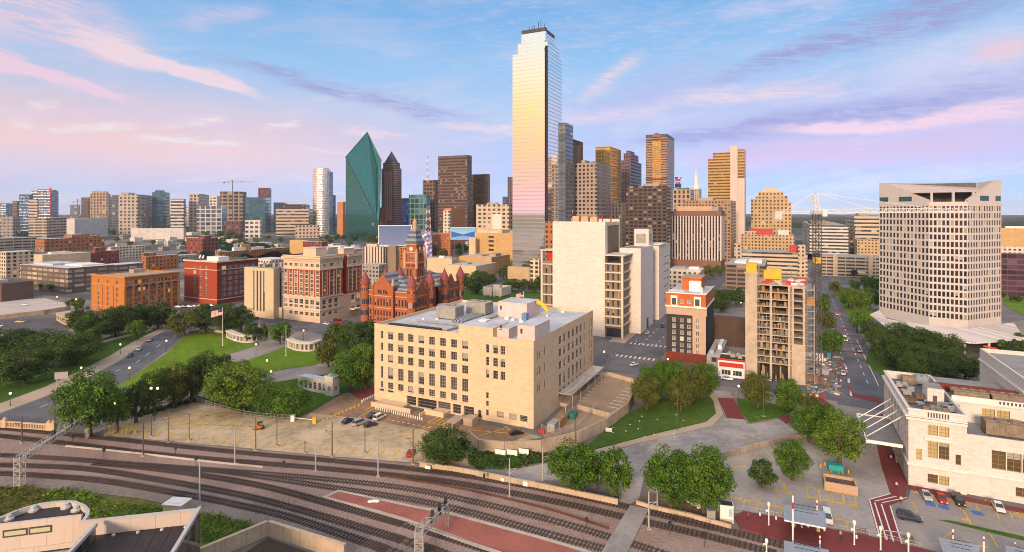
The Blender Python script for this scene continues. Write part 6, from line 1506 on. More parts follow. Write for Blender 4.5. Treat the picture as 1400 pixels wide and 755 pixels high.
def memorial():
	B = Bld('memorial', 'roofless white concrete memorial box among trees behind the red courthouse', 'memorial', 660, 686, 699, 394, 407)
	W, D, h = -B.x0, B.D, B.h; b = MB(); c = surf('white_concrete', (.52, .47, .42), .85, .12, .2, 1, streak=.4)
	for x0, x1, y0, y1 in ((B.x0, B.x0*.55, 0, 1.2), (B.x0*.45, 0, 0, 1.2), (B.x0, B.x0*.55, D-1.2, D), (B.x0*.45, 0, D-1.2, D), (B.x0, B.x0+1.2, 1.2, D-1.2), (-1.2, 0, 1.2, D-1.2)): b.box(x0, x1, y0, y1, 1.0, h)
	for k in range(12): x = B.x0*(.03+.08*k); b.box(x-.3, x+.3, -.25, -.01, 1.0, h)
	b.build('wall', c, B.root)
	b = MB()
	for x in (B.x0+2, B.x0*.6, B.x0*.4, -2): b.box(x-.8, x+.8, .1, 1.1, 0, .999)
	tag(b.build('footing', c, B.root), kind='stuff')
memorial()
def apartments():
	B = S('apartment_building', 'beige balcony apartment block with a blank white panel, below the bronze tower', 'apartment block', 651, 696, 703, 279.5, 'beige_balc', Y=900, roofs=((.3, .6, .2, .5, 3, acg),))
	b = MB(); b.box(B.sx(673.5), B.sx(686), -.8, .2, 0, ZT(293, B.Y)); b.build('blank_panel', surf('white_panel', (.66, .58, .52), .7, .05), B.root)
apartments()
S('apartment_building', 'brick and white apartment block in front of the broad brown skyscraper', 'apartment block', 607, 617, 636, 285, 'orange_flat', Y=1000, steps=())
B = S('white_apartment', 'white gridded flank attached left of the brick apartment block', 'apartment block', 606, 614.5, 616, 288, 'white_small', Y=995, D=20)
S('office_building', 'white office block with brown vertical strips behind the red clock tower', 'office building', 496, 524, 532, 338, tower('facade_strips', (.58, .52, .46), (.13, .06, .045), 4.5, 40, .5, 1, lit=0), vb=369, roofs=((.1, .6, .3, .7, 3, T['cream_plain']),))
S('stair_tower', 'plain brown block touching the clock tower on its left', 'building', 531, 541, 545, 336, surf('brown_panel', (.235, .17, .11)), vb=373)
S('old_building', 'grey stone building between the records block and the red courthouse', 'building', 494, 518, 530, 362, 'grey_small', vb=386)
S('brick_building', 'red brick block right behind the clock tower base', 'building', 545, 553, 594, 339, 'orange_small', vb=366, D=30)
# billboards and masts
def board(label, u0, u1, vt, vb, vg, Y, kind):
	p0, p1 = GY(u0, Y), GY(u1, Y); C = (p0+p1)/2; w = (p1-p0).length; z0, z1 = ZT(vb, Y), ZT(vt, Y)
	root = thing('billboard', label, 'billboard', C)
	b = MB(); b.box(-w/2, w/2, .3, 1.5, z0, z1); b.build('frame', whitepaint, root)
	m, q = mat('billboard_image'); P = obj3(q); x, y, z = q.sep(P); f = q.m('DIVIDE', q.m('SUBTRACT', z, z0), z1-z0)
	if kind == 0: col = q.ramp(f, [(0, lin(150, 150, 178)), (1, lin(96, 122, 165))])
	else:
		wv = q.m('ADD', .42, q.m('MULTIPLY', q.m('ABSOLUTE', q.m('DIVIDE', x, w)), .55)); w2 = q.m('SUBTRACT', .32, q.m('MULTIPLY', q.m('ABSOLUTE', q.m('DIVIDE', x, w)), .35))
		col = q.mix(q.m('GREATER_THAN', f, wv), q.mix(q.m('GREATER_THAN', f, w2), lin(150, 200, 235), lin(52, 120, 200)), q.ramp(f, [(.4, lin(215, 235, 242)), (1, lin(140, 205, 228))]))
	fin(q, (0, 0, 0, 1), .3, emit=col, es=.8)
	b = MB(); k = .02*w; b.poly([(-w/2+k, .29, z0+k), (w/2-k, .29, z0+k), (w/2-k, .29, z1-k), (-w/2+k, .29, z1-k)]); b.build('screen', m, root)
	b = MB()
	for t in (-.35, 0, .35): b.box(w*t-.8, w*t+.8, .5, 1.4, 0, z0)
	tag(b.build('post', darksteel, root), kind='stuff')
board('large blank grey-blue screen left of the red clock tower', 517, 563, 308, 336, 345, 900, 0)
board('blue billboard with pale V-shaped waves above parked cars', 616, 650, 311, 327.5, 330, 850, 1)
S('low_building', 'white podium building under the large grey-blue screen', 'building', 516, 562, 566, 334, 'white_plain', Y=905)
def mast(label, u, v0, v1, Y, w0, w1):
	C = GY(u, Y, ZT(v0, Y)); hh = ZT(v1, Y)-C.z; root = thing('lattice_mast', label, 'mast', C); n = 8
	for k in range(n):
		b = MB(); a, c = k/n, (k+1)/n; wa, wc = w0+(w1-w0)*a, w0+(w1-w0)*c
		for sx_ in (-1, 1):
			for sy_ in (-1, 1):
				b.tube([(sx_*wa, sy_*wa, hh*a), (sx_*wc, sy_*wc, hh*c)], max(.25, w1*.1), 4)
			b.tube([(sx_*wa, -wa, hh*a), (-sx_*wc, -wc, hh*c)], .3, 4); b.tube([(wa, sx_*wa, hh*a), (wc, -sx_*wc, hh*c)], .3, 4)
		b.build('mast_section', whitepaint if k % 2 == 0 else surf('faded_red', (.42, .14, .12), .6), root)
mast('tall thin red and white antenna mast on a brown tower roof', 584.5, 248, 213, 1390, 2.2, .7)
mast('squat red and white lattice tower beside the large grey-blue screen', 585.5, 322, 282, 1000, 5, 2.2)
b0 = GY(582, 860); t0 = thing('mural_building', 'building painted in blue, white and magenta patches right of the clock tower', 'building', b0)
m, q = mat('mural_paint'); o3 = obj3(q); v = q.new('ShaderNodeTexVoronoi'); v.inputs['Scale'].default_value = .28; q.put(v.inputs['Vector'], o3)
fin(q, q.ramp(q.sep(v.outputs['Color'])[0], [(0, lin(90, 85, 130)), (.25, lin(190, 190, 225)), (.45, lin(215, 205, 220)), (.6, lin(120, 130, 170)), (.8, lin(150, 90, 115)), (1, lin(235, 225, 225))], 'CONSTANT'), .7)
b = MB(); b.box(-7, 9, 0, 12, 0, ZT(316, 860)); b.build('wall', m, t0)
S('low_building', 'long orange brick building left of the blue billboard', 'building', 590, 616, 619, 319, 'orange_small', Y=880)
# ---- northern skyline on the left, far away
NS = [
 ('blue glass tower at the far left of the skyline', 26, 31, 45, 266, 'blue_glass', 1750), ('large slate glass tower behind the red crane', 43, 55, 80, 261, 'slate_glass', 1950),
 ('brown banded tower standing between two blue glass towers', 39, 41, 53, 272, 'beige_band', 1700), ('low dark block at the left edge of the skyline', -20, -10, 18, 278, 'slate_glass', 2300),
 ('small brown block beside the low dark block', 17, 20, 26, 275, 'brown_grid', 2200), ('beige and grey office block under the leftmost skyline towers', -15, -5, 28, 296, 'grey_small', 1500),
 ('pale concrete garage with open decks left of the white cube', 39, 66, 91, 298, 'garage', 1450), ('plain white cube-shaped museum in front of the skyline', 91, 137, 148, 299, 'white_plain', 1350),
 ('pinkish stone tower with stepped art deco top', 123, 126, 151, 265, 'stone_deco', 2000), ('reddish brown tower half hidden by the art deco tower', 111, 114, 124, 270, 'brown_grid', 2150),
 ('dark slate tower right of the art deco tower', 151, 154, 164, 267, 'slate_glass', 2100), ('wide beige tower with rounded glass right half', 162, 182, 208, 266, 'beige_tower', 1700),
 ('teal glass tower with a slanted top', 208, 213, 232, 263, 'teal_glass', 1800), ('white banded office block right of the teal glass tower', 233, 236, 254, 272, 'white_band', 1800),
 ('tall beige tower with grey glass side', 258, 272, 286, 265, 'beige_tower', 1850), ('grey glass stepped block in front of the tall beige tower', 269, 276, 310, 282, 'grey_frame', 1700),
 ('pale tower just behind the grey stepped block', 284, 290, 303, 268, 'white_block', 2100), ('raw concrete tower shell topped by a crane', 301, 306, 337, 262, 'concrete_shell', 1900),
 ('dark teal glass twin block right of the concrete shell', 335, 342, 370, 270, 'teal_glass', 1800), ('maroon tower rising behind the dark teal block', 353, 357, 371, 257, 'brick_maroon', 2200),
 ('dark blue glass block right of the maroon tower', 374, 378, 393, 277, 'teal_glass', 1900), ('beige stepped office with a dark roof storey', 377, 384, 429, 286, 'beige_band', 1600),
 ('long pale office block with a dark seam in the middle', 335, 381, 402, 301, 'white_block', 1450), ('row of beige flats at the foot of the silver tower', 404, 440, 472, 308, 'beige_small', 1450),
 ('low wide white hall in front of the wide beige tower', 179, 182, 254, 312, 'white_plain', 1400), ('tiny far office seen between the museum and wide beige tower', 96, 98, 110, 280, 'slate_glass', 2500),
 ('small pale office behind the grey stepped block', 248, 250, 260, 283, 'white_block', 2300), ('low maroon building under the concrete shell', 308, 312, 334, 302, 'brick_maroon', 1600)]
for lab, ul, uc, ur, vt, mk, Y in NS:
	st = ()
	if 'art deco' in lab and 'stepped' in lab: st = ((.1, .9, .1, .9, 8),)
	if 'dark roof storey' in lab: st = ((.15, .9, .1, .8, 14, 'brown_dark'),)
	if 'slate glass tower behind' in lab: st = ((.3, .95, .05, .95, 5),)
	if 'rounded' in lab: st = ((.05, .45, .1, .5, 6, 'beige_tower'),)
	if 'slanted' in lab: st = ((.2, .8, .0, .45, 6),)
	S('skyline_tower' if vt < 285 else 'skyline_block', lab, 'building', ul, ur-(uc-ul), ur, vt, mk, Y=Y, steps=st, th=-16)
def crane(name, label, u, Y, vbase, vt, vj, ul, ur, m, r):
	C = GY(u, Y, 0); z0, zt_, zj = ZT(vbase, Y), ZT(vt, Y), ZT(vj, Y); xl, xr = (ul-u)*Y/F, (ur-u)*Y/F
	root = thing(name, label, 'crane', C)
	b = MB(); b.tube([(0, 0, z0), (0, 0, zt_)], r, 4); b.build('mast', m, root)
	b = MB(); b.tube([(xl, 0, zj), (xr, 0, zj)], r*.7, 4); b.build('jib', m, root)
	b = MB(); b.tube([(0, 0, zt_), (xr*.6, 0, zj)], r*.3, 4); b.tube([(0, 0, zt_), (xl*.7, 0, zj)], r*.3, 4); b.build('tie_cable', m, root)
	b = MB(); b.box(xl-r, xl+r*3, -r, r, zj-3*r, zj); b.build('counterweight', m, root)
crane('tower_crane', 'distant red tower crane in front of the large slate glass tower', 69, 1700, 300, 256.5, 261, 58, 72, redpaint, 1.6)
crane('tower_crane', 'grey tower crane over the raw concrete tower shell', 318, 1880, 300, 246.5, 249, 306, 348, darksteel, 1.3)
crane('tower_crane', 'small pale crane behind the art deco tower', 106, 2300, 300, 272, 276, 100, 114, redpaint, 1.3)
# ---- old quarter, front to back
S('brown_building', 'low dark brown building with a lit window at the left edge beyond the pale lot', 'building', -40, 2, 46, 388, surf('brown_siding', (.115, .075, .06), .85, .12, .2, 1, streak=.15), vb=413, roofs=((.2, .8, .1, .4, 2, roof_pale),))
S('apartment_building', 'cream and brown apartment block with balconies beyond the pale lot', 'apartment block', 28, 93, 156, 367, 'brown_apt', vb=401.5, roofs=((.1, .5, .2, .7, 1.5, roof_pale), (.55, .9, .4, .9, 1.2, wp)))
B = S('apartment_building', 'cream wing of flats left of the brown balcony block', 'apartment block', 27, 68, 70, 364.5, 'cream_frame', Y=505, D=5)
S('brown_building', 'dark brick block with a purple roof edge right of the brown balcony block', 'building', 140, 156, 196, 362.5, 'brown_apt', vb=388)
S('cream_building', 'white-framed flats with dark openings near the left edge', 'apartment block', -4, 8, 46, 345, 'cream_frame', vb=381)
S('cream_building', 'cream box with two dark windows on a red base, left side', 'building', 43, 58, 124, 349, 'cream_plain', vb=368, roofs=((.1, .4, .3, .6, 2, wp),))
S('brick_building', 'dark red stepped brick block behind the brown balcony flats', 'building', 124, 130, 163, 344, 'red_small', vb=362, steps=((.2, .8, .05, .45, 5),))
S('white_building', 'white office block with rows of windows right of the dark red stepped block', 'building', 146, 152, 198, 338, 'white_small', vb=357, roofs=((.3, .7, .2, .5, 4, T['cream_plain']),))
S('brick_building', 'long orange brick loft building with a taller middle block, left side', 'building', 48, 61, 143, 327, 'orange_small', vb=345, steps=((.1, .9, .45, .75, 6),), roofs=((.3, .8, .80, .95, 3, T['orange_small']),))
S('parking_garage', 'long beige parking garage at the far left', 'parking garage', -40, -20, 50, 327, 'garage', vb=343)
S('brick_building', 'orange brick block with tall chimney end behind the orange warehouse', 'building', 194, 200, 244, 351, 'orange_small', vb=371, steps=((.0, .5, .0, .35, 4),))
S('brick_building', 'squat red brick cube with a rooftop house behind the red warehouse', 'building', 254, 277, 298, 326, 'red_small', vb=348, steps=((.55, .95, .2, .6, 4),))
S('brick_building', 'long low brick market hall with white roof boxes', 'building', 294, 299, 398, 345, 'orange_small', vb=356, roofs=((.2, .8, .2, .35, 5, wp), (.2, .8, .45, .6, 4, wp), (.3, .7, .3, .42, 9, T['tan_plain'])))
S('low_building', 'dark flat roof with ducts behind the red warehouse', 'building', 228, 240, 276, 350, 'grey_small', vb=360)
S('tan_building', 'tan block rising behind the records building', 'building', 396, 419, 428, 329, 'tan_plain', vb=352)
S('brick_building', 'dark red block rising behind the records building', 'building', 414, 440, 447, 331, 'red_small', vb=354)
S('white_building', 'white flat-roofed block just behind the slit-window slab', 'building', 345, 370, 395, 355, 'white_small', vb=376)
S('white_building', 'pale block with white roof houses right behind the records building', 'building', 442, 480, 500, 341, 'white_small', vb=362, roofs=((.1, .5, .2, .7, 3, wp), (.6, .9, .3, .8, 2, wp)))
S('white_building', 'white low building with roof ducts behind the hotel', 'building', 915, 958, 963, 370, 'white_small', vb=396, roofs=((.1, .5, .2, .6, 2, acg), (.6, .9, .3, .6, 2, wp)))
S('flat_building', 'dark brown flat-roofed building between the hotel and the concrete frame', 'building', 976, 1020, 1021, 437, surf('brown_dull', (.085, .055, .042), .9, .2), vb=476)
S('flat_building', 'low grey shop with roof machines right of the hotel', 'shop', 966, 984, 994, 488, 'grey_small', vb=512, roofs=((.2, .5, .1, .5, 1.8, acg), (.6, .9, .4, .8, 1.8, wp)))
def store():
	B = Bld('shop', 'small white shop with a red band and windows beside the concrete frame', 'shop', 982, 1018, 1020, 494, 518.5)
	W, D, h = -B.x0, B.D, B.h; b = MB()
	B.facade(b, 'f', B.x0, 0, 0, h, [(B.x0+W*.12, B.x0+W*.48, .8, 3.0, (3, 1)), (B.x0+W*.55, B.x0+W*.9, .8, 3.0, (3, 1))], 0, .3); backs(b, B.x0, 0, 0, D, 0, h, 'f'); roof_slab(b, B.x0, 0, 0, D, h-.4, 1); b.build('wall', [whitepaint, roof_dark], B.root)
	b = MB(); b.box(B.x0+W*.04, -W*.04, -.35, -.01, h*.58, h*.82); b.build('red_awning', redpaint, B.root)
	b = MB(); b.box(B.x0-.4, -.0, -.3, -.012, h*.93, h+.25); b.build('red_coping', redpaint, B.root)
	for k in range(5):
		x, y = B.x0+W*R.uniform(.1, .8), D*R.uniform(.2, .8); ac_unit(B.root, x, y, h-.4, 1.8, 1.5, 1.5, 1)
	B.finish(glass, whitepaint)
store()
b = MB(); C = G(938, 372+20); b.tube([(-6, 0, 13), (-4, 0, 16), (0, 0, 17), (4, 0, 16), (6, 0, 13)], .8, 6); tag(b.build('yellow_arch', yellowpaint, loc=(C.x, C.y, 0)), 'yellow curved frame on the white low building behind the hotel', 'roof frame')
# ---- small buildings filling the streets between
FILL = [(215, 334, 16), (232, 330, 14), (205, 325, 18), (184, 331, 15), (168, 327, 12), (262, 322, 16), (318, 333, 20), (338, 336, 18), (360, 338, 16), (372, 347, 18), (305, 328, 16), (345, 329, 12), (330, 322, 20),
		(20, 352, 20), (112, 356, 18), (88, 350, 14), (30, 334, 16), (170, 346, 20), (222, 343, 14), (470, 347, 16), (455, 338, 14), (600, 346, 14), (640, 336, 14), (625, 331, 16), (420, 322, 20), (290, 318, 16),
		(60, 320, 16), (10, 318, 14), (575, 339, 10), (660, 344, 10), (75, 333, 14), (140, 336, 14), (120, 331, 12), (196, 341, 14), (246, 341, 12), (275, 336, 12), (296, 341, 14), (230, 336, 12), (258, 331, 12), (352, 343, 14), (325, 341, 14), (380, 341, 12), (405, 345, 14), (432, 348, 14), (300, 349, 14), (520, 345, 12), (545, 347, 12), (485, 342, 12), (-10, 362, 16), (60, 345, 14), (1112, 352, 10), (1100, 336, 8), (1118, 331, 10), (1130, 340, 8), (1380, 330, 14), (1398, 336, 12), (1390, 320, 14)]
pal = ['white_small', 'orange_small', 'grey_small', 'beige_small', 'red_small', 'white_plain', 'cream_frame', 'tan_small']
nm = {'white_small': 'white', 'orange_small': 'orange brick', 'grey_small': 'grey', 'beige_small': 'beige', 'red_small': 'dark red brick', 'white_plain': 'plain white', 'cream_frame': 'cream', 'tan_small': 'tan'}
cnt = {}
FILL.sort()
for k, (u, v, w) in enumerate(FILL):
	mk = pal[(k*5+k//3) % len(pal)]; cnt[mk] = cnt.get(mk, 0)+1
	Y = F*H/(v-HV); hh = R.uniform(5, 10)
	B = block('low_building', f'low {nm[mk]} building in the far old quarter, {ORD[cnt[mk]-1]} {nm[mk]} one from the left', 'building', u-w*.4, u, u+w*.8, 0, mk, vb=v, D=None) if False else None
	B = Bld('low_building', f'low {nm[mk]} building in the far blocks, {ORD[cnt[mk]-1]} such {nm[mk]} one from the left', 'building', u-w*.45, u, u+w*.75, 0, vb=v, zt=hh, group='small buildings of the old quarter')
	b = MB(); b.box(B.x0, 0, 0, B.D, 0, hh); b.build('wall', T[mk], B.root)
	W = -B.x0; b = MB(); b.box(B.x0+W*.3, B.x0+W*.5, B.D*.3, B.D*.5, hh+.002, hh+1.8); b.build('roof_house', R.choice((wp, acg, roof_tan)), B.root)
# ------------------------------------------------------------------ trees
def leafmat(name, c, hi):
	m, q = mat(name)
	gi = q.new('ShaderNodeNewGeometry').outputs['Random Per Island']; oi = q.new('ShaderNodeObjectInfo').outputs['Random']
	col = q.ramp(gi, [(0, sc(c, .55)), (.45, sc(c, 1)), (.8, sc(hi, .9)), (1, sc(hi, 1.25))])
	cl = q.noise(q.new('ShaderNodeTexCoord').outputs['Object'], 4.5, 2, .5)
	col = q.mix(q.sstep(cl, .38, .66), q.mix(.5, col, sc(c, .75)), q.mix(.35, col, hi+(1,)))  # noise paints clump shade and highlights into the leaf colour
	col = q.mix(q.m('MULTIPLY', oi, .3), col, sc(hi, .8))
	d = q.new('ShaderNodeBsdfDiffuse'); q.put(d.inputs[0], col)
	t = q.new('ShaderNodeBsdfTranslucent'); q.put(t.inputs[0], q.mix(.5, col, sc(hi, 1.2)))
	g = q.new('ShaderNodeBsdfGlossy'); g.inputs[0].default_value = (.5, .5, .5, 1); g.inputs[1].default_value = .55
	mx = q.new('ShaderNodeMixShader'); mx.inputs[0].default_value = .25; q.put(mx.inputs[1], d.outputs[0]); q.put(mx.inputs[2], t.outputs[0])
	m2 = q.new('ShaderNodeMixShader'); m2.inputs[0].default_value = .03; q.put(m2.inputs[1], mx.outputs[0]); q.put(m2.inputs[2], g.outputs[0])
	o = q.new('ShaderNodeOutputMaterial'); q.put(o.inputs[0], m2.outputs[0]); return m
LEAF = {'dark': leafmat('oak_leaves_dark', (.026, .060, .013), (.10, .165, .022)), 'mid': leafmat('leaves_mid_green', (.032, .095, .010), (.14, .26, .016)),
		'bright': leafmat('leaves_bright_green', (.06, .135, .012), (.21, .31, .03)), 'olive': leafmat('leaves_olive', (.055, .075, .013), (.18, .20, .025))}
bark = surf('bark', (.10, .075, .055), .95, .3, .8, 4)
def crown_mesh(kind, nclump, nleaf, ls, seed):
	r = random.Random(seed); V = []; Fc = []
	cl = []
	for i in range(nclump):
		for _ in range(50):
			x, y, z = r.uniform(-.5, .5), r.uniform(-.5, .5), r.uniform(0, 1)
			if kind == 'oak': e = math.hypot(x, y)/(.5*math.sqrt(max(.02, 1-((z-.32)/.68)**2)) if z > .32 else .5*(.45+.55*z/.32))
			elif kind == 'tall': e = math.hypot(x, y)/(.5*math.sqrt(max(.02, 1-((z-.45)/.55)**2)))
			else: e = math.hypot(x, y)/(.5*math.sqrt(max(.02, 1-((z-.5)/.5)**2)))
			if .35 < e < .92: break
		cl.append((x*.86, y*.86, .08+z*.84, r.uniform(.09, .19)))
	for i in range(nleaf):
		cx, cy, cz, cr = cl[r.randrange(nclump)]
		u = r.uniform(-1, 1); a = r.uniform(0, 6.283); s = math.sqrt(1-u*u); n = Vector((s*math.cos(a), s*math.sin(a), u))
		if n.z < -.3 and r.random() < .6: n.z = -n.z
		rr = cr*r.uniform(.55, 1.08); p = Vector((cx, cy, cz))+Vector((n.x*rr, n.y*rr, n.z*rr*.95))
		d = (n*1.0+Vector((r.gauss(0, .45), r.gauss(0, .45), r.gauss(.25, .4)))).normalized()
		t = d.cross(Vector((r.gauss(0, 1), r.gauss(0, 1), r.gauss(0, 1)))).normalized(); b = d.cross(t); k = ls*r.uniform(.6, 1.3)
		i0 = len(V); V += [tuple(p-t*k), tuple(p-b*k*.6), tuple(p+t*k), tuple(p+b*k*.6)]; Fc.append((i0, i0+1, i0+2, i0+3))
	me = bpy.data.meshes.new('crown'); me.from_pydata(V, [], Fc); return me
def trunk_mesh(seed):
	r = random.Random(seed); b = MB()
	b.tube([(0, 0, -.02), (.004, .003, .2), (-.006, .004, .42)], [.045, .033, .027], 7)
	for k in range(6):
		a = k*1.05+r.uniform(-.3, .3); L = r.uniform(.22, .38); z = r.uniform(.3, .42)
		b.tube([(0, 0, z), (L*.5*math.cos(a), L*.5*math.sin(a), z+.17), (L*math.cos(a), L*math.sin(a), z+.4)], [.02, .013, .005], 5)
	b.tube([(-.006, .004, .42), (.01, 0, .65), (0, .01, .9)], [.026, .016, .004], 5)
	return b.mesh('trunk', bark)
CR = {}
def crown_of(kind, size, leaf):
	k = (kind, size, leaf)
	if k not in CR:
		n = {'L': (64, 13000, .019), 'M': (48, 5200, .029), 'S': (26, 1200, .058)}[size]
		CR[k] = []
		for s in range(3 if size != 'S' else 2):
			base = (kind, size, s)
			if base not in CR: CR[base] = crown_mesh(kind, n[0], n[1], n[2], hash((kind == 'oak', size == 'L', size == 'M', s)) % 1000+s*17)
			me = CR[base].copy(); me.materials.append(LEAF[leaf]); CR[k].append(me)
	return CR[k]
TRK = [trunk_mesh(k) for k in range(3)]
NTREE = [0]
def tree(u, vb, wpx, hpx, label, leaf='mid', kind='round', group=None, name=None):
	"""vb = row of the trunk foot, wpx/hpx = crown width and whole height in photo pixels"""
	p = G(u, vb); s = p.y/F; w, h = wpx*s*1.06, hpx*s*1.05
	size = 'L' if wpx > 42 else ('M' if wpx > 20 else 'S')
	root = thing(name or {'oak': 'oak_tree', 'round': 'round_tree', 'tall': 'upright_tree'}[kind], label, 'tree', p, R.uniform(0, 6.28), group)
	ms = crown_of(kind, size, leaf); c = put('crown', ms[NTREE[0] % len(ms)], root); NTREE[0] += 1
	lift = h*.07; c.location = (0, 0, lift); c.scale = (w*R.uniform(.94, 1.06), w*R.uniform(.94, 1.06), h-lift)
	t = put('trunk', TRK[NTREE[0] % 3], root); t.scale = (h, h, h*.95)
	return root
def trees(lst, phrase, group, leaf='dark', kind='round'):
	lst = sorted(lst, key=lambda a: a[0]); n = len(lst)
	for i, a in enumerate(lst):
		lf = a[4] if len(a) > 4 else leaf; kd = a[5] if len(a) > 5 else kind
		w = {'dark': 'dark green', 'mid': 'green', 'bright': 'bright green', 'olive': 'olive green'}[lf]
		pos = 'leftmost' if i == 0 else ('rightmost' if i == n-1 else (ORD[i] if i < 20 else 'twenty-first')+' from the left')
		tree(a[0], a[1], a[2], a[3], f'{w} tree {phrase}, {pos}', lf, kd, group)
trees([(14, 490, 70, 42), (66, 491, 70, 38), (100, 500, 70, 44), (34, 526, 72, 50), (-14, 522, 56, 50), (120, 484, 36, 34)], 'in the grove left of the curving road', 'oaks left of the curving road', 'dark', 'oak')
trees([(112, 457, 42, 34), (134, 467, 52, 44), (158, 462, 44, 44), (176, 455, 34, 36), (196, 452, 36, 36), (216, 450, 36, 36), (187, 465, 24, 30, 'mid'), (231, 449, 24, 28)], 'below the orange warehouse', 'trees below the orange warehouse', 'dark', 'oak')
trees([(252, 459, 42, 34, 'olive'), (281, 456, 40, 40), (306, 457, 46, 44), (330, 455, 34, 36)], 'at the top of the main lawn', 'trees at the top of the main lawn', 'dark', 'oak')
trees([(345, 467, 26, 24), (362, 466, 12, 24, 'dark', 'tall'), (383, 471, 32, 30, 'mid')], 'beside the small white obelisk', 'trees beside the obelisk', 'dark')
trees([(122, 596, 84, 88, 'mid', 'oak'), (160, 588, 36, 48, 'bright'), (186, 578, 40, 56), (211, 568, 44, 60), (238, 558, 46, 58, 'olive'), (262, 550, 46, 60), (288, 545, 52, 62), (306, 538, 40, 52)], 'between rail lot and plaza', 'trees between the rail lot and plaza roads', 'dark')
trees([(327, 562, 86, 68, 'bright', 'oak'), (372, 570, 44, 46, 'mid'), (400, 572, 58, 50, 'mid', 'oak')], 'along the upper fence of the rail lot', 'trees along the rail lot fence', 'mid')
trees([(449, 502, 36, 36, 'olive'), (458, 480, 34, 36), (482, 484, 46, 44, 'dark', 'oak'), (504, 482, 36, 42), (478, 534, 60, 58, 'mid', 'oak'), (500, 532, 50, 62, 'bright'), (492, 505, 40, 42)], 'left of the cream office block', 'trees left of the cream office block', 'dark')
tree(610, 637, 76, 50, 'dense dark green tree by the low wall at the end of the rail lot', 'dark', 'oak')
trees([(884, 560, 44, 46, 'olive'), (897, 548, 44, 50, 'mid'), (920, 545, 50, 50, 'mid'), (945, 552, 46, 52, 'olive'), (962, 545, 44, 48, 'mid'), (931, 562, 36, 46, 'olive'), (908, 535, 38, 40)], 'on the grass knoll below the hotel', 'trees on the grass knoll', 'mid')
trees([(1036, 558, 46, 46, 'olive'), (1078, 562, 42, 42, 'mid')], 'on the grass triangle below the concrete frame', 'trees on the grass triangle', 'mid')
trees([(784, 672, 76, 64), (843, 682, 42, 66), (817, 668, 40, 50)], 'behind the low wall beside the tracks', 'trees behind the low track wall', 'mid')
trees([(917, 697, 74, 80, 'mid'), (962, 702, 80, 88, 'mid')], 'beside the parked white pickup', 'trees by the white pickup', 'mid')
trees([(1042, 667, 40, 36, 'dark'), (1083, 657, 48, 54, 'mid')], 'on an island of the yellow-marked lot', 'trees in the yellow-marked lot', 'mid')
trees([(1107, 606, 50, 50, 'mid'), (1148, 640, 66, 74, 'bright'), (1128, 600, 44, 46, 'mid'), (1106, 575, 32, 34, 'olive')], 'between the ramp and the white station', 'trees by the white station', 'mid')
trees([(1205, 480, 46, 36), (1232, 478, 52, 36), (1262, 487, 52, 38), (1290, 494, 50, 38), (1214, 500, 46, 40), (1240, 507, 52, 44), (1268, 511, 50, 42), (1298, 515, 48, 40), (1320, 520, 40, 34), (1192, 468, 30, 30), (1250, 522, 50, 38), (1282, 526, 48, 34)], 'in the slope-topped tower grove', 'grove at the foot of the slope-topped tower', 'dark', 'oak')
trees([(1125, 430, 22, 28, 'mid'), (1130, 456, 26, 30, 'olive'), (1137, 487, 38, 34), (1143, 404, 20, 20, 'olive')], 'on the kerb by the crane', 'street trees beside the crane', 'mid')
trees([(1160, 421, 28, 28, 'bright'), (1174, 430, 30, 34, 'bright'), (1190, 424, 26, 30), (1172, 455, 20, 32), (1168, 399, 16, 16), (1182, 396, 18, 18), (1193, 402, 20, 22)], 'on the kerb left of the slope-topped tower', 'street trees beside the slope-topped tower', 'mid')
trees([(1128, 374, 8, 10), (1134, 375, 8, 11), (1142, 376, 8, 11), (1150, 376, 8, 11), (1158, 378, 9, 12), (1168, 380, 9, 12)], 'in the row before the long pale garage', 'row before the long pale garage', 'dark')
trees([(978, 420, 24, 24), (992, 418, 26, 22), (1006, 416, 24, 22), (985, 427, 24, 18), (1013, 420, 18, 18)], 'behind the hotel and concrete frame', 'trees behind the hotel', 'dark')
trees([(968, 382, 20, 18, 'olive'), (982, 378, 16, 16), (995, 376, 12, 14), (925, 383, 10, 10), (935, 381, 10, 10)], 'by the striped federal building', 'trees by the federal building', 'mid')
trees([(640, 396, 26, 22), (655, 390, 26, 20), (668, 392, 22, 20), (700, 398, 26, 18), (714, 398, 22, 16), (728, 400, 22, 18), (738, 396, 16, 18), (650, 402, 24, 18), (688, 381, 20, 18), (697, 383, 18, 14), (708, 384, 20, 14), (660, 378, 20, 14)], 'around the white memorial box', 'trees around the memorial', 'dark', 'oak')
trees([(588, 349, 20, 14), (600, 346, 20, 14), (612, 347, 20, 14), (624, 344, 18, 12), (636, 345, 16, 12), (606, 352, 18, 12), (628, 350, 16, 11)], 'below the blue billboard', 'trees below the blue billboard', 'dark', 'oak')
trees([(448, 329, 12, 8), (460, 328, 12, 8), (472, 329, 14, 9), (484, 330, 14, 9), (496, 330, 12, 8), (507, 331, 12, 9), (516, 332, 10, 8), (452, 333, 10, 7)], 'at the foot of the green crystal tower', 'trees by the crystal tower', 'dark', 'oak')
trees([(300, 325, 12, 9), (316, 324, 12, 9), (326, 328, 14, 9), (310, 330, 14, 9), (331, 335, 14, 9), (342, 322, 10, 8), (300, 333, 10, 8), (319, 337, 12, 8)], 'in front of the grey stepped block', 'trees before the grey stepped block', 'dark', 'oak')
trees([(148, 320, 9, 9), (155, 322, 8, 9), (186, 322, 10, 7), (200, 323, 10, 7), (262, 316, 9, 7), (245, 320, 8, 6), (8, 322, 12, 8), (22, 324, 10, 7)], 'at the foot of the far left skyline', 'trees before the left skyline', 'dark', 'oak')
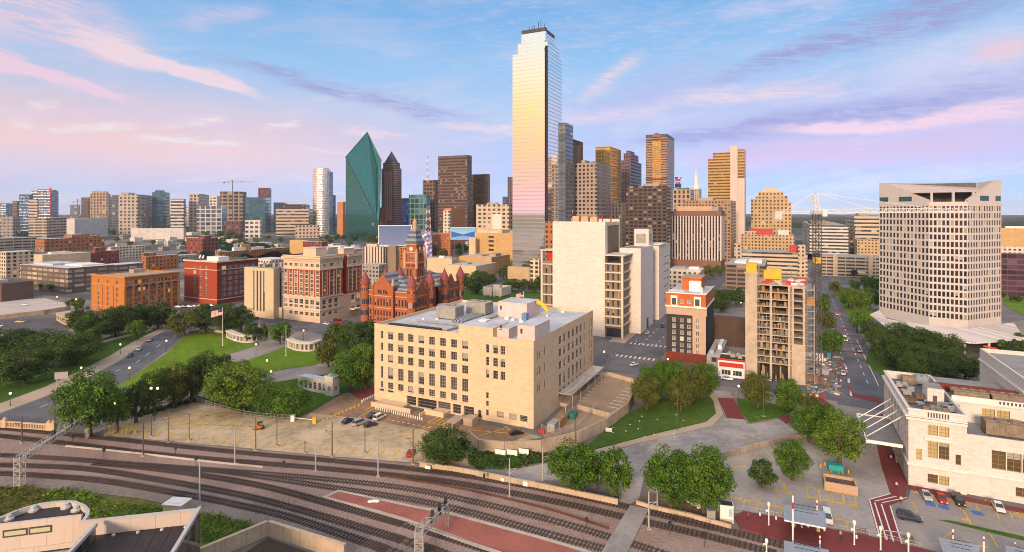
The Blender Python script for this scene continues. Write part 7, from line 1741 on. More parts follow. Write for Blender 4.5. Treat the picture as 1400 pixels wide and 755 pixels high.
trees([(104, 424, 16, 12, 'bright'), (96, 421, 14, 12, 'olive'), (111, 420, 10, 12, 'mid'), (57, 397, 9, 10), (70, 399, 10, 11, 'mid'), (50, 396, 8, 9, 'bright')], 'near the pale lot and balcony flats', 'street trees near the pale lot', 'mid')
trees([(1390, 490, 24, 26), (1376, 487, 20, 22, 'mid'), (1398, 478, 20, 22), (1385, 413, 10, 9), (1394, 414, 10, 9), (1372, 408, 8, 8)], 'right of the slope-topped tower canopy', 'trees at the right edge', 'dark')
trees([(1190, 372, 12, 10), (1120, 342, 8, 8), (1084, 346, 10, 9), (1098, 348, 9, 9), (1010, 380, 10, 10)], 'among the blocks left of the slope-topped tower', 'trees among the right-hand blocks', 'dark', 'oak')
trees([(u, v, 9, 7) for u, v in ((70, 322), (92, 328), (130, 327), (160, 331), (178, 336), (210, 335), (240, 326), (252, 336), (268, 329), (282, 324), (288, 333), (350, 334), (366, 328), (384, 331), (410, 335), (428, 340), (440, 334), (460, 341), (478, 336), (540, 339), (556, 337))], 'in the far quarter streets', 'far street trees', 'mid', 'oak')
# ------------------------------------------------------------------ weeds, bushes and the far wooded horizon
def cover(name, poly, n, hmin, hmax, leaf, ls, clump=5):
	P = pxs(poly); xs = [p.x for p in P]; ys = [p.y for p in P]; V = []; Fc = []
	def inside(x, y):
		c = False; j = len(P)-1
		for i in range(len(P)):
			if (P[i].y > y) != (P[j].y > y) and x < (P[j].x-P[i].x)*(y-P[i].y)/(P[j].y-P[i].y)+P[i].x: c = not c
			j = i
		return c
	k = 0
	while k < n:
		x, y = R.uniform(min(xs), max(xs)), R.uniform(min(ys), max(ys))
		if not inside(x, y): continue
		k += 1; hh = R.uniform(hmin, hmax)*(.35+.65*abs(math.sin(x*.35)*math.cos(y*.45+x*.1)))
		for j in range(clump):
			p = Vector((x+R.gauss(0, .35), y+R.gauss(0, .35), R.uniform(0, hh))); a = R.uniform(0, 6.28); t = Vector((math.cos(a), math.sin(a), R.uniform(-.2, .6)))*ls*R.uniform(.6, 1.3)
			b = Vector((-math.sin(a), math.cos(a), R.uniform(.2, 1)))*ls*R.uniform(.5, 1.1); i0 = len(V)
			V += [tuple(p-t), tuple(p-b*.5), tuple(p+t), tuple(p+b)]; Fc.append((i0, i0+1, i0+2, i0+3))
	me = bpy.data.meshes.new(name); me.from_pydata(V, [], Fc); me.materials.append(LEAF[leaf]); return tag(put(name, me), kind='stuff')
cover('weeds', [(-60, 676), (0, 668), (58, 668), (70, 680), (60, 705), (0, 720), (-60, 720)], 800, .3, 1.6, 'olive', .3)
cover('weeds', [(60, 678), (90, 668), (120, 672), (150, 690), (220, 694), (232, 702), (110, 712), (75, 700)], 700, .5, 2.0, 'bright', .3)
cover('weeds', [(276, 702), (300, 708), (340, 718), (355, 724), (292, 748), (276, 740)], 500, .4, 2.0, 'bright', .3)
cover('ivy', [(648, 613), (700, 619), (755, 622), (805, 617), (745, 631), (700, 641), (655, 641), (640, 630)], 1100, .3, 1.2, 'dark', .35)
cover('undergrowth', [(800, 614), (855, 568), (905, 547), (960, 545), (976, 552), (975, 566), (905, 590), (815, 613)], 1500, .08, .4, 'mid', .22)
cover('hedge', [(184, 572), (269, 549), (343, 569), (343, 565), (269, 544), (180, 568)], 500, .5, 1.8, 'dark', .4)
# wooded plain: a rough canopy sheet reaching the horizon
def woodland():
	r = random.Random(5); V = []; Fc = []
	ringsR = [900*1.062**k for k in range(46)]; n = 150
	a0, a1 = rad(-62), rad(62)
	for i, q2 in enumerate(ringsR):
		for j in range(n+1):
			a = a0+(a1-a0)*j/n+r.uniform(-.004, .004); x, y = q2*math.sin(a), q2*math.cos(a)
			f = math.sin(x*.0031+1)+math.sin(y*.0027+x*.0012)+math.sin(x*.009+y*.006)
			cut = min(1, max(0, (q2-1900)/1400))
			z = (r.uniform(-2, 11) if f+cut*3 > .9 else -3)
			V.append((x, y, z))
	for i in range(len(ringsR)-1):
		for j in range(n):
			a = i*(n+1)+j; Fc.append((a, a+1, a+n+2, a+n+1))
	me = bpy.data.meshes.new('distant_woodland'); me.from_pydata(V, [], Fc)
	m, q = mat('far_woods'); P = geo3(q); a = q.noise(P, .02, 4, .7)
	fin(q, q.ramp(q.sstep(a, .35, .65), [(0, (.012, .024, .014, 1)), (1, (.035, .055, .025, 1))]), 1, spec=0); me.materials.append(m)
	tag(put('distant_woodland', me), kind='stuff')
woodland()
# ------------------------------------------------------------------ cars
tyre = surf('tyre_rubber', (.015, .015, .016), .9, .1); carglass = surf('car_glass', (.02, .024, .03), .08, .1, 1, 2, spec=.8)
lampw = surf('headlight_lens', (.7, .7, .68), .15, .05); lampr = surf('taillight_lens', (.35, .015, .012), .25, .05); rim = surf('wheel_rim', (.35, .36, .37), .3, .1, metal=.7)
def paint(name, c, metal=.2):
	return surf('car_paint_'+name, c, .28, .05, .5, 2, metal=metal, bs=0, spec=.6)
CARM = {}
def car_meshes(kind):
	if kind in CARM: return CARM[kind]
	L, Wd, Ht = {'sedan': (4.7, 1.8, 1.45), 'suv': (4.8, 1.9, 1.75), 'van': (5.1, 1.95, 1.85), 'pickup': (5.6, 1.95, 1.8), 'minibus': (6.5, 2.1, 2.5)}[kind]
	w = Wd/2; belt = {'sedan': .88, 'suv': 1.02, 'van': 1.05, 'pickup': 1.05, 'minibus': 1.25}[kind]
	prof = [(-L/2, .42, .68), (-L/2+.08, .28, belt-.06), (-L/2+.9, .24, belt), (0, .24, belt), (L/2-1.25, .24, belt-.02), (L/2-.25, .26, belt-.24), (L/2, .40, belt-.42)]
	b = MB(); ring = []
	for x, z0, z1 in prof:
		k = .90 if abs(x) > L/2-.15 else 1.0
		ring.append([(x, -w*k*.94, z0), (x, -w*k, (z0+z1)*.5), (x, -w*k*.93, z1), (x, w*k*.93, z1), (x, w*k, (z0+z1)*.5), (x, w*k*.94, z0)])
	for a, c in zip(ring[:-1], ring[1:]):
		for j in range(6): b.poly([a[j], a[(j+1) % 6], c[(j+1) % 6], c[j]])
	b.poly(ring[0][::-1]); b.poly(ring[-1])
	x0, x1, t0, t1 = {'sedan': (-1.85, 1.05, -1.05, .25), 'suv': (-2.3, 1.05, -2.0, .3), 'van': (-2.48, 1.45, -2.25, .55), 'pickup': (-.6, 1.25, -.4, .5), 'minibus': (-3.15, 2.6, -3.05, 2.0)}[kind]
	bw, tw = w*.90, w*.74
	top = [(t0, -tw, Ht), (t1, -tw, Ht), (t1, tw, Ht), (t0, tw, Ht)]; bot = [(x0, -bw, belt), (x1, -bw, belt), (x1, bw, belt), (x0, bw, belt)]
	b.poly([(p[0], p[1], p[2]+.012) for p in top])
	for i in range(4): b.tube([bot[i], top[i]], .05, 4)
	for s in (-1, 1):
		for f in (.33, .66): b.tube([(x0+(x1-x0)*f, s*bw, belt), (t0+(t1-t0)*f, s*tw, Ht)], .04, 4)
	for i in range(4): b.tube([top[i], top[(i+1) % 4]], .035, 4)
	if kind == 'pickup': b.box(-L/2+.12, -.7, -w*.8, w*.8, belt-.02, belt+.02)
	g = MB()
	for i in range(4): g.poly([bot[i], bot[(i+1) % 4], top[(i+1) % 4], top[i]])
	wh = MB(); wh.lathe([(.0, -.11), (.33, -.11), (.33, .11), (.2, .115), (.2, .08), (.01, .08)], n=14)
	hb = MB(); hb.box(-.05, .05, -.18, .18, -.08, .08)
	CARM[kind] = dict(body=b, glass=g.mesh('windows', carglass), wheel=wh.mesh('wheel', tyre), head=hb.mesh('headlight', lampw), tail=hb.mesh('taillight', lampr), L=L, w=w, belt=belt, pm={})
	return CARM[kind]
def car(kind, pm, u, v, du, dv, label, cat='car', group=None, detail=True):
	c = car_meshes(kind); p = G(u, v); d = (G(u+du, v+dv)-p).normalized(); rz = math.atan2(d.y, d.x)
	if pm not in c['pm']: c['pm'][pm] = c['body'].mesh('body', pm)
	root = thing({'sedan': 'parked_car', 'suv': 'parked_car', 'van': 'minivan', 'pickup': 'pickup_truck', 'minibus': 'shuttle_bus'}[kind], label, cat, (p.x, p.y, .14), rz, group)
	put('body', c['pm'][pm], root); put('windows', c['glass'], root)
	L, w = c['L'], c['w']
	for x in (-L*.30, L*.31):
		for s in (-1, 1):
			o = put('wheel', c['wheel'], root, (x, s*(w-.13), .33)); o.rotation_euler = (-s*math.pi/2, 0, 0)
	if detail:
		for s in (-1, 1):
			put('headlight', c['head'], root, (L/2-.02, s*w*.62, c['belt']-.3)); put('taillight', c['tail'], root, (-L/2+.03, s*w*.7, c['belt']-.2))
	return root
P_ = {k: paint(k, c) for k, c in dict(white=(.72, .71, .69), silver=(.42, .42, .42), black=(.012, .012, .014), blue=(.03, .07, .14), dark=(.03, .035, .045), red=(.40, .015, .012), tan=(.42, .33, .22), navy=(.015, .035, .07), yellow=(.55, .36, .03), grey=(.15, .15, .16)).items()}
car('van', P_['white'], 519, 573, 10, -5, 'white minivan parked at the cream office block', 'van')
car('sedan', P_['blue'], 509.5, 570, 10, -5, 'blue car right beside the white minivan')
car('sedan', P_['navy'], 476, 578, 10, -4, 'dark blue car parked alone left of the silver minivan')
car('van', P_['silver'], 492, 580.5, 10, -4, 'silver minivan parked between two dark cars', 'van')
car('sedan', P_['dark'], 506.5, 583, 11, -3, 'charcoal car parked right of the silver minivan')
car('sedan', P_['red'], 562, 622, 8, -12, 'red car by the dark tree at the end of the rail lot')
car('sedan', P_['black'], 706, 594, 14, -2, 'black car parked against the concrete yard wall')
car('pickup', P_['white'], 947, 690, 14, 9, 'white pickup parked under the two trees by the tracks', 'pickup')
car('sedan', P_['white'], 994, 519.5, 14, 2, 'white car on the street before the red-banded shop')
car('van', P_['white'], 1131, 712, 3, 14, 'white van parked beside the metal platform shelter', 'van')
car('sedan', P_['silver'], 1266, 681, 6, 9, 'silver car, first parked along the white station')
car('sedan', P_['red'], 1287, 685, 6, 9, 'red car parked along the white station')
car('suv', P_['black'], 1311, 688.5, 6, 9, 'black car parked along the white station')
car('sedan', P_['white'], 1365, 697, 6, 9, 'white car parked farthest right along the station')
car('suv', P_['navy'], 1243, 711, 16, 3, 'dark teal car driving past the striped red crossing')
car('sedan', P_['silver'], 205, 466.5, -12, 8, 'silver car driving down the curving road, farther up')
car('sedan', P_['black'], 178, 488, -12, 9, 'black car driving down the curving road, near the lamp')
car('sedan', P_['white'], 190, 479, -12, 9, 'white car on the curving road behind the black car')
car('minibus', P_['white'], 1155, 466, -6, -12, 'white shuttle bus on the street beside the crane', 'bus')
car('sedan', P_['white'], 1144, 431, -5, -10, 'white car far up the street beside the crane')
car('minibus', P_['red'], 462, 442, 14, 2, 'red shuttle bus at the foot of the records block', 'bus')
car('sedan', P_['white'], 446, 444, 14, 2, 'white car behind the red shuttle bus')
car('sedan', P_['white'], 34, 418, 12, 0, 'white car alone in the pale lot at the left edge')
car('sedan', P_['white'], 867, 500, 10, -3, 'white car waiting at the zebra crossing by the hotel')
car('pickup', P_['yellow'], 28, 441.5, 12, 0, 'small yellow truck in the asphalt lot at the left edge', 'truck')
car('sedan', P_['white'], -1, 447, 12, 1, 'white car cut by the left photo edge, upper')
car('sedan', P_['silver'], -1, 460, 12, 1, 'silver car cut by the left photo edge, lower')
k = 0
for r_, (v, u0, u1, n) in enumerate(((330.5, 452, 470, 6), (333.5, 395, 506, 24), (336.5, 388, 508, 24), (339.5, 396, 505, 20))):
	for i in range(n):
		c = ('white', 'silver', 'dark', 'grey', 'black', 'tan')[(i*7+r_*3+i//4) % 6]
		car('sedan', P_[c], u0+(u1-u0)*i/(n-1), v, 0, -4, 'tiny car parked in the far lot before the green crystal tower', group='cars in the far lot', detail=False)
for i, u in enumerate((88, 96, 104, 112, 120)): car('sedan', P_[('silver', 'white', 'dark', 'grey', 'black')[i]], u, 423.5-i*.4, 4, -5, f"{('silver', 'white', 'dark', 'grey', 'black')[i]} car in the row between the pale lot and the orange warehouse", group='cars by the orange warehouse', detail=False)
for i in range(14): car('sedan', P_[('white', 'dark', 'silver', 'red', 'grey', 'black', 'white')[i % 7]], 1352+i*4.4, 496+(i % 3)*5, 3, -3, 'small parked car right of the dense grove, in the lot by the orange lift', group='cars in the lot by the orange lift', detail=False)
for i in range(7): car('sedan', P_[('white', 'dark', 'silver', 'grey', 'red', 'black', 'white')[i]], 244+i*7.5, 420.8-i*.3, 8, 0, 'small car parked along the red warehouse', group='cars along the red warehouse', detail=False)
n = 0
for st, dr, wd, lst in ((MST, E2, E1, ((40, -6), (62, -2), (88, 5), (120, -6), (150, 2), (190, 5), (230, -2))), (HOU, E1, E2, ((36, 4), (62, -4), (96, 4), (215, -5), (240, 4), (-60, 4), (-95, -4))), (YNG, YD, Vector((.891, -.454, 0)), ((-18, -5), (30, 5), (95, -5), (140, 3), (190, -5), (230, 5)))):
	for s_, o_ in lst:
		p = st+dr*s_+wd*o_; u, v = 700+F*p.x/p.y, HV+F*H/p.y; p2 = p+dr*(1 if o_ > 0 else -1); c = ('white', 'dark', 'silver', 'red', 'grey', 'black', 'tan')[n % 7]
		car(('sedan', 'suv')[n % 2], P_[c], u, v, 700+F*p2.x/p2.y-u, HV+F*H/p2.y-v, f"{c.replace('dark', 'charcoal')} car in traffic on the street {('left of the hotel', 'past the records block', 'beside the crane')[(st is HOU)+2*(st is YNG)]}, {ORD[n % 7]} along", group='cars in traffic', detail=False); n += 1
# small road roller in the rail lot
p = G(354.5, 587); t0 = thing('road_roller', 'small orange and black machine standing alone in the rail lot', 'machine', p, rad(10))
b = MB(); b.box(-1.3, 1.2, -.7, .7, .5, 1.2); b.box(-1.2, 0, -.6, .6, 1.2, 1.7); b.build('body', surf('orange_paint', (.42, .15, .03), .5), t0)
b = MB(); b.box(-.5, .9, -.65, .65, 2.1, 2.25)
for x in (-.45, .8):
	for y in (-.6, .55): b.box(x, x+.07, y, y+.07, 1.1, 2.1)
b.build('roll_cage', darksteel, t0)
for x in (-.9, 1.0):
	b = MB(); b.lathe([(.0, -.7), (.5, -.7), (.5, .7), (.01, .7)], n=14); o = b.build('roller_drum', darksteel, t0, loc=(x, 0, .5)); o.rotation_euler = (math.pi/2, 0, 0)
# orange boom lift
p = G(1352, 492); t0 = thing('boom_lift', 'orange red boom lift folded beside the slope-topped tower canopy', 'machine', p)
b = MB(); b.box(-3, 3, -1.2, 1.2, .6, 1.8); b.build('chassis', surf('lift_orange', (.55, .09, .03), .5), t0)
b = MB(); b.tube([(-2, 0, 1.8), (3.5, 0, 5.5), (-2.5, 0, 6.5), (6.5, 0, 4)], .45, 5); b.build('boom', surf('lift_orange', (.55, .09, .03)), t0)
for x in (-2, 2):
	for s in (-1, 1):
		o = put('wheel', car_meshes('sedan')['wheel'], t0, (x, s*1.2, .5)); o.rotation_euler = (-s*math.pi/2, 0, 0); o.scale = (1.5, 1.5, 1.5)
# ------------------------------------------------------------------ poles, lamps, signs
polegrey = surf('pole_grey', (.36, .35, .34), .6, .12, .5, 2); poledark = surf('pole_dark', (.09, .08, .075), .7, .15, .5, 2)
def pole_h(u, vb, vt): Y = G(u, vb).y; return ZT(vt, Y)
POLES = [(30, 606, 569, 1), (75, 589, 556, 1), (145, 597, 577, 0), (196, 624, 578, 1), (207, 597, 567, 0), (230.5, 606, 562, 2), (258.6, 602, 567, 0), (321, 635, 588, 3), (349.5, 616, 571, 2), (378.6, 610, 574, 0), (417, 620, 605, 0), (431.5, 645, 596, 3), (454, 624, 577, 2), (499, 620, 585, 0), (517, 652.5, 603, 3), (564.7, 635, 587, 2), (273, 693, 629, 3), (696.6, 681, 627, 4), (742, 662.5, 611, 4), (887, 724, 673, 4), (898.7, 697, 647.5, 3), (926, 589, 534.6, 0), (1044, 570, 527, 0), (787, 608, 545, 0)]
POLES.sort()
for i, (u, vb, vt, k) in enumerate(POLES):
	p = G(u, vb); h = pole_h(u, vb, vt); ad = {0: 'slim dark', 1: 'stout grey', 2: 'brown', 3: 'pale grey', 4: 'pale grey bracketed'}[k]
	where = 'along the rails and lots' if u < 900 else 'near the ramp and knoll'
	root = thing('overhead_line_pole' if k else 'lot_pole', f'{ad} pole {where}, {ORD[i]+" from the left" if i < 20 else (ORD[len(POLES)-1-i]+" from the right" if i < len(POLES)-1 else "rightmost")}', 'pole', p, 0, 'poles along the rails and lots')
	b = MB(); r = .13 if k == 0 else .2; b.tube([(0, 0, .1), (0, 0, h)], [r, r*.75], 8); b.build('shaft', {0: poledark, 1: poledark, 2: surf('brown_pole', (.17, .115, .06), .8), 3: polegrey, 4: polegrey}[k], root)
	b = MB(); b.box(-.5, .5, -.5, .5, 0, .35); b.build('footing', concwall, root)
	if k in (1, 2, 4):
		b = MB(); b.tube([(0, 0, h*.72), (-1.8 if k != 4 else 1.6, -.6, h*.78)], .07, 5); b.tube([(0, 0, h*.6), (-1.8 if k != 4 else 1.6, -.6, h*.78)], .06, 5); b.build('bracket_arm', poledark if k != 4 else polegrey, root)
	if k == 0:
		b = MB(); b.box(-.35, .35, -.2, .2, h, h+.18); b.build('lamp_head', poledark, root)
warm = emis('lamp_glow', (1, .62, .25), 6)
def lamp(u, vb, vt, label, lit=True, arms=1, group='street lamps of the plaza'):
	p = G(u, vb); h = pole_h(u, vb, vt); root = thing('street_lamp', label, 'street lamp', p, 0, group)
	b = MB(); b.tube([(0, 0, 0), (0, 0, h-.5)], [.12, .07], 7); b.lathe([(.28, 0), (.22, .5), (.12, .6)], n=8); b.build('post', poledark, root)
	for s in ((0,) if arms == 1 else (-1.1, 1.1)):
		g = MB(); g.lathe([(.08, -.42), (.3, -.25), (.38, 0), (.3, .28), (.06, .42)], (s, 0, h), 10); g.build('globe', warm if lit else surf('globe_white', (.7, .68, .62), .3), root)
		if s:
			a = MB(); a.tube([(0, 0, h-.6), (s, 0, h-.45)], .06, 5); a.build('arm', poledark, root)
LAMPS = [(14, 555, 538, 'in the shaded lawn at the left edge'), (111, 517, 503, 'on the north kerb of the curving road'), (164.5, 484, 471, 'on the dark lawn above the curving road'), (177, 520, 503, 'on the lawn side of the curving road'), (227.5, 481, 466, 'at the top of the curving road'), (350, 485, 471, 'beside the middle plaza road'), (365, 508, 493, 'on the second lawn, left'), (370.5, 522, 508, 'on the edge of the lowest plaza road'), (321, 479, 465, 'at the right end of the main lawn'), (232, 535, 526, 'among the rail lot trees'), (390, 462, 448, 'by the right white colonnade'), (340, 449, 437, 'at the slit-window slab'), (415, 465, 452, 'between the two white colonnades'), (826, 497, 481, 'at the zebra crossing corner'), (1010, 546, 528, 'on the grass triangle kerb'), (1013, 421, 414, 'in the trees behind the hotel'), (78, 414, 406, 'by the brown balcony flats'), (104, 418, 409, 'in the street left of the orange warehouse'), (913, 499, 491, 'at the foot of the hotel')]
for u, vb, vt, w in LAMPS: lamp(u, vb, vt, 'lit street lamp '+w)
lamp(211, 575, 531, 'tall lit twin lamp among the trees above the rail lot', arms=2)
lamp(157, 594, 551, 'lit lamp inside the yellow-lit tree by the rail lot')
for i, (u, vb, vt) in enumerate(((1051, 720, 687), (1168, 747, 712), (1204, 754, 720), (1242, 762, 729), (1048, 757, 737))):
	p = G(u, vb); h = pole_h(u, vb, vt); root = thing('platform_lamp', f'white platform lamp post by the red platform, {ORD[i]} one of the row', 'lamp post', p, 0, 'white platform lamps')
	b = MB(); b.tube([(0, 0, 0), (0, 0, h)], .14, 8); b.lathe([(.35, 0), (.3, .3), (.15, .4)], n=8); b.build('post', whitepaint, root)
	b = MB(); b.lathe([(.1, h-.9), (.32, h-.7), (.32, h-.1), (.1, h+.1)], n=8); b.build('lantern', whitepaint, root)
	b = MB(); b.box(-.7, -.1, -.1, .1, h*.62, h*.7); b.build('speaker', whitepaint, root)
# red and white candy-striped posts on the platform
for i, (u, vb, vt) in enumerate(((1084, 757, 678), (1117, 716, 684), (1121, 757, 733), (1303, 757, 724), (1345, 760, 734), (1388, 760, 742))):
	p = G(u, vb); h = pole_h(u, vb, vt); b = MB(); n = 9
	for k in range(n): b.lathe([(.16, h*k/n), (.16, h*(k+1)/n)], n=8, m=1 if k == 7 else 0)
	tag(b.build('striped_pole', [whitepaint, redpaint], loc=p), f'tall white pole with red bands on the station platform, {ORD[i]} from the left', 'pole', 'striped platform poles')
# dwarf signals beside the rails
for i, (u, vb, vt) in enumerate(((268, 638, 624), (240, 620, 611), (388, 641, 630), (916, 731, 713), (963, 748, 728), (802, 721, 708), (99, 606, 595), (142, 626, 612), (662, 660, 648))):
	p = G(u, vb); h = pole_h(u, vb, vt); root = thing('rail_signal', f'small dark rail signal on a short post, {ORD[i]} listed along the tracks', 'signal', p, 0, 'dwarf rail signals')
	b = MB(); b.tube([(0, 0, 0), (0, 0, h)], .1, 6); b.build('post', poledark, root); b = MB(); b.box(-.3, .3, -.25, .25, h*.62, h); b.build('signal_head', darksteel, root)
# lattice signal bridges
def lattice(b, A, Bv, w, hh, n, r=.09):
	A, Bv = Vector(A), Vector(Bv); d = (Bv-A); L = d.length; d.normalize(); up = Vector((0, 0, 1)) if abs(d.z) < .9 else Vector((1, 0, 0))
	s = d.cross(up).normalized(); up = s.cross(d); P = lambda t, i, j: A+d*L*t+s*w*(i-.5)+up*hh*(j-.5)
	for i in (0, 1):
		for j in (0, 1): b.tube([P(0, i, j), P(1, i, j)], r, 4)
	for k in range(n):
		a, c = k/n, (k+1)/n; f = k % 2
		for j in (0, 1): b.tube([P(a, f, j), P(c, 1-f, j)], r*.7, 4)
		for i in (0, 1): b.tube([P(a, i, f), P(c, i, 1-f)], r*.7, 4)
		for i in (0, 1): b.tube([P(a, i, 0), P(a, i, 1)], r*.7, 4)
def gantry(label, u0, v0, vt0, u1, v1, vt1):
	A, Bq = G(u0, v0), G(u1, v1); h0 = ZT(vt0, A.y); h1 = ZT(vt1, Bq.y); h = (h0+h1)/2
	root = thing('signal_bridge', label, 'signal bridge', A); g = surf('gantry_steel', (.46, .43, .40), .5, .15, .5, 2, metal=.3); d = Bq-A
	b = MB(); lattice(b, (0, 0, 0), (0, 0, h), 1.6, 1.6, 9); b.build('leg', g, root)
	b = MB(); lattice(b, d, d+Vector((0, 0, h)), .7, .7, 7, .07); b.build('leg', g, root)
	b = MB(); lattice(b, (0, 0, h-.7), d+Vector((0, 0, h-.7)), 1.6, 1.5, 12); b.build('beam', g, root)
	b = MB(); n = d.normalized()
	b.poly([tuple(n*2+Vector((-.5, -.5, h-.6))), tuple(d+Vector((-.5, -.5, h-.6))), tuple(d+Vector((.3, .5, h-.6))), tuple(n*2+Vector((.3, .5, h-.6)))]); b.build('walkway', g, root)
	for t in (.45, .72, .95):
		q2 = d*t+Vector((0, 0, h)); b = MB(); b.box(q2.x-.35, q2.x+.35, q2.y-.35, q2.y+.35, h-1.4, h+1.1); b.build('signal_head', darksteel, root)
gantry('long pale lattice signal bridge over the tracks at the left edge', 27, 667, 610, 119, 600, 575)
gantry('pale lattice signal bridge over the red platform at the bottom', 573, 762, 722, 611, 722, 686)
# ------------------------------------------------------------------ the big tower crane
def big_crane():
	C = G(1117, 513); Y = C.y; k = Y/F; Zc = lambda v: ZT(v, Y); X = lambda u: (u-1117)*k
	root = thing('tower_crane', 'tall tower crane with a white jib reaching across the slope-topped tower', 'crane', C)
	dg = surf('mast_steel', (.12, .11, .10), .6, .2, .5, 2, metal=.4); ws = surf('jib_white', (.70, .69, .68), .5, .06, .5, 2)
	b = MB(); lattice(b, (0, 0, 0), (0, 0, Zc(290)), 2.4, 2.4, 34, .16); b.build('mast', dg, root)
	b = MB(); b.box(-1.25, 1.25, -1.25, 1.25, Zc(360), Zc(352)); b.build('climbing_collar', yellowpaint, root)
	b = MB(); lattice(b, (X(1120), 0, Zc(289)), (X(1325), 0, Zc(287)), 1.3, 1.6, 34, .15); b.build('jib', ws, root)
	b = MB(); lattice(b, (X(1066), 0, Zc(291)), (X(1114), 0, Zc(291)), 1.4, .9, 8, .1); b.build('counter_jib', ws, root)
	b = MB(); lattice(b, (0, 0, Zc(290)), (-1.2, 0, Zc(264)), 1.6, 1.6, 7, .16); b.build('apex_frame', ws, root)
	b = MB(); b.box(-2.2, 2.2, -1.6, 1.6, Zc(293), Zc(288)); b.build('slewing_unit', surf('slew_grey', (.45, .44, .42), .5), root)
	b = MB(); b.box(X(1058), X(1068), -1.2, 1.2, Zc(300), Zc(289)); b.build('counterweight', surf('counterweight_concrete', (.55, .50, .46), .8), root)
	b = MB(); b.box(1.3, 3.1, -2.4, -.9, Zc(296), Zc(287)); b.build('cab', surf('jib_white', (.70, .69, .68)), root)
	for u, v in ((1200, 288), (1290, 287), (1070, 289)):
		b = MB(); b.tube([(-1.2, 0, Zc(264)), (X(u), 0, Zc(v))], .12, 4); b.build('tie_cable', ws, root)
big_crane()
# construction clutter at the crane foot
CL = [('container', 'white site container at the crane foot', 1112, 492, 8, 3, 3, (.6, .58, .55)), ('container', 'grey site container below the crane', 1122, 512, 6, 2.6, 2.6, (.3, .3, .32)), ('portable_toilet', 'blue-green portable toilet near the crane foot', 1133, 490, 1.5, 1.5, 2.6, (.03, .2, .28)), ('container', 'small brown shed in the builders yard', 1110, 520, 4, 3, 2.6, (.22, .12, .07))]
for nme, lab, u, v, L, w, hh, c in CL:
	b = MB(); b.box(-L/2, L/2, -w/2, w/2, 0, hh); n = int(L/.6)
	for k in range(n): b.box(-L/2+k*.6, -L/2+k*.6+.3, -w/2-.06, -w/2-.002, .15, hh-.15)
	b.box(-L/2-.05, L/2+.05, -w/2-.08, w/2+.05, hh, hh+.12); tag(b.build(nme, surf('site_'+lab, c, .6, .15, .5, 2, streak=.3), loc=G(u, v), rz=-rad(26)), lab, nme.replace('_', ' '))
b = MB()
for k in range(260):
	p = G(R.uniform(1101, 1150), R.uniform(488, 540)); s = R.uniform(.25, 1.0); M = Matrix.Translation(p) @ Matrix.Rotation(R.uniform(0, 3), 4, 'Z')
	b.box(-s*R.uniform(.4, 1.6), s, -s*.5, s*.5, 0, s*R.uniform(.3, 1), R.choice((0, 0, 0, 1, 1, 3, 3, 0, 1, 2, 4, 5)), M=M)
tag(b.build('building_materials', [surf('rubble_brown', (.17, .12, .09), .9), acgrey, whitepaint, surf('brown_stack', (.25, .2, .13)), redpaint, surf('blue_metal', (.12, .2, .32))]), kind='stuff')
for i in range(12):
	b = MB(); b.prism([(-1.2, -.35), (1.2, -.35), (1.2, .35), (-1.2, .35)], 0, .35); b.prism([(-1.2, -.15), (1.2, -.15), (1.2, .15), (-1.2, .15)], .35, 1.0)
	p = G(1098+i*4.3, 541+i*.45) if i < 7 else G(1163-(i-7)*1.6, 540-(i-7)*9)
	tag(b.build('road_barrier', (redpaint, whitepaint)[i % 2], loc=p, rz=-rad(20) if i < 7 else rad(66)), f"{('red', 'white')[i % 2]} road barrier {'below the builders yard' if i < 7 else 'along the street kerb by the crane'}, {ORD[i if i < 7 else i-7]} in its line", 'barrier', 'road barriers')
# ------------------------------------------------------------------ walls and fences
def wall(name, label, cat, pts, h, t, m, panels=None, cap=None, z0=0):
	P = pxs(pts); O = P[0].copy(); b = MB()
	for a, c in zip(P[:-1], P[1:]):
		d = (c-a); L = d.length; d.normalize(); n = Vector((-d.y, d.x, 0))*t/2; a, c = a-O, c-O
		q4 = [a-n, c-n, c+n, a+n]; b.prism([(p.x, p.y) for p in q4], z0, h)
		if cap: n2 = n*1.5; b.prism([(p.x, p.y) for p in (a-n2, c-n2, c+n2, a+n2)], h+.002, h+cap)
	root = thing(name, label, cat, O); b.build('wall_body', m, root)
	for u, v, w, hh, zz in (panels or []):
		p = G(u, v)-O; q2 = G(u+4, v+.6)-O; ang = math.atan2(q2.y-p.y, q2.x-p.x); bb = MB(); bb.box(-w/2, w/2, -t-.1, -t-.02, zz, zz+hh); bb.build('panel', whitepaint, root, loc=p, rz=ang)
	return root
W1 = [(640, 604), (655, 618), (690, 621), (740, 619), (790, 606), (828, 588), (858, 565), (866, 548)]
wall('retaining_wall', 'long curved stained concrete retaining wall below the cream office block', 'wall', W1, 3.6, .6, concwall, [(685, 622, 3.2, 1.5, .3), (701, 622.5, 3.2, 1.5, .3), (717, 622.5, 3, 2, .1), (833, 592, 2, 1.2, .6)])
wall('parapet_wall', 'low tan concrete wall beside the farthest rail track', 'wall', [(574, 639), (620, 645), (700, 661), (780, 677), (845, 691)], 1.5, .5, surf('tan_concrete', (.46, .36, .25), .9, .18, .2, 1, streak=.55), [(586, 642, 1.6, .9, .4), (688, 659, 1, .9, .4), (719, 665, 1.2, 1.3, .2)])
wall('parapet_wall', 'low concrete wall between the ramp and the yellow-marked lot', 'wall', [(985, 627), (1040, 612), (1091, 600), (1115, 594)], 1.6, .5, concwall)
wall('kerb_wall', 'low tan wall between the earth bed and the rails', 'wall', [(870, 690), (890, 696), (945, 708), (1000, 724)], 1.0, .6, surf('tan_concrete', (.46, .32, .19)))
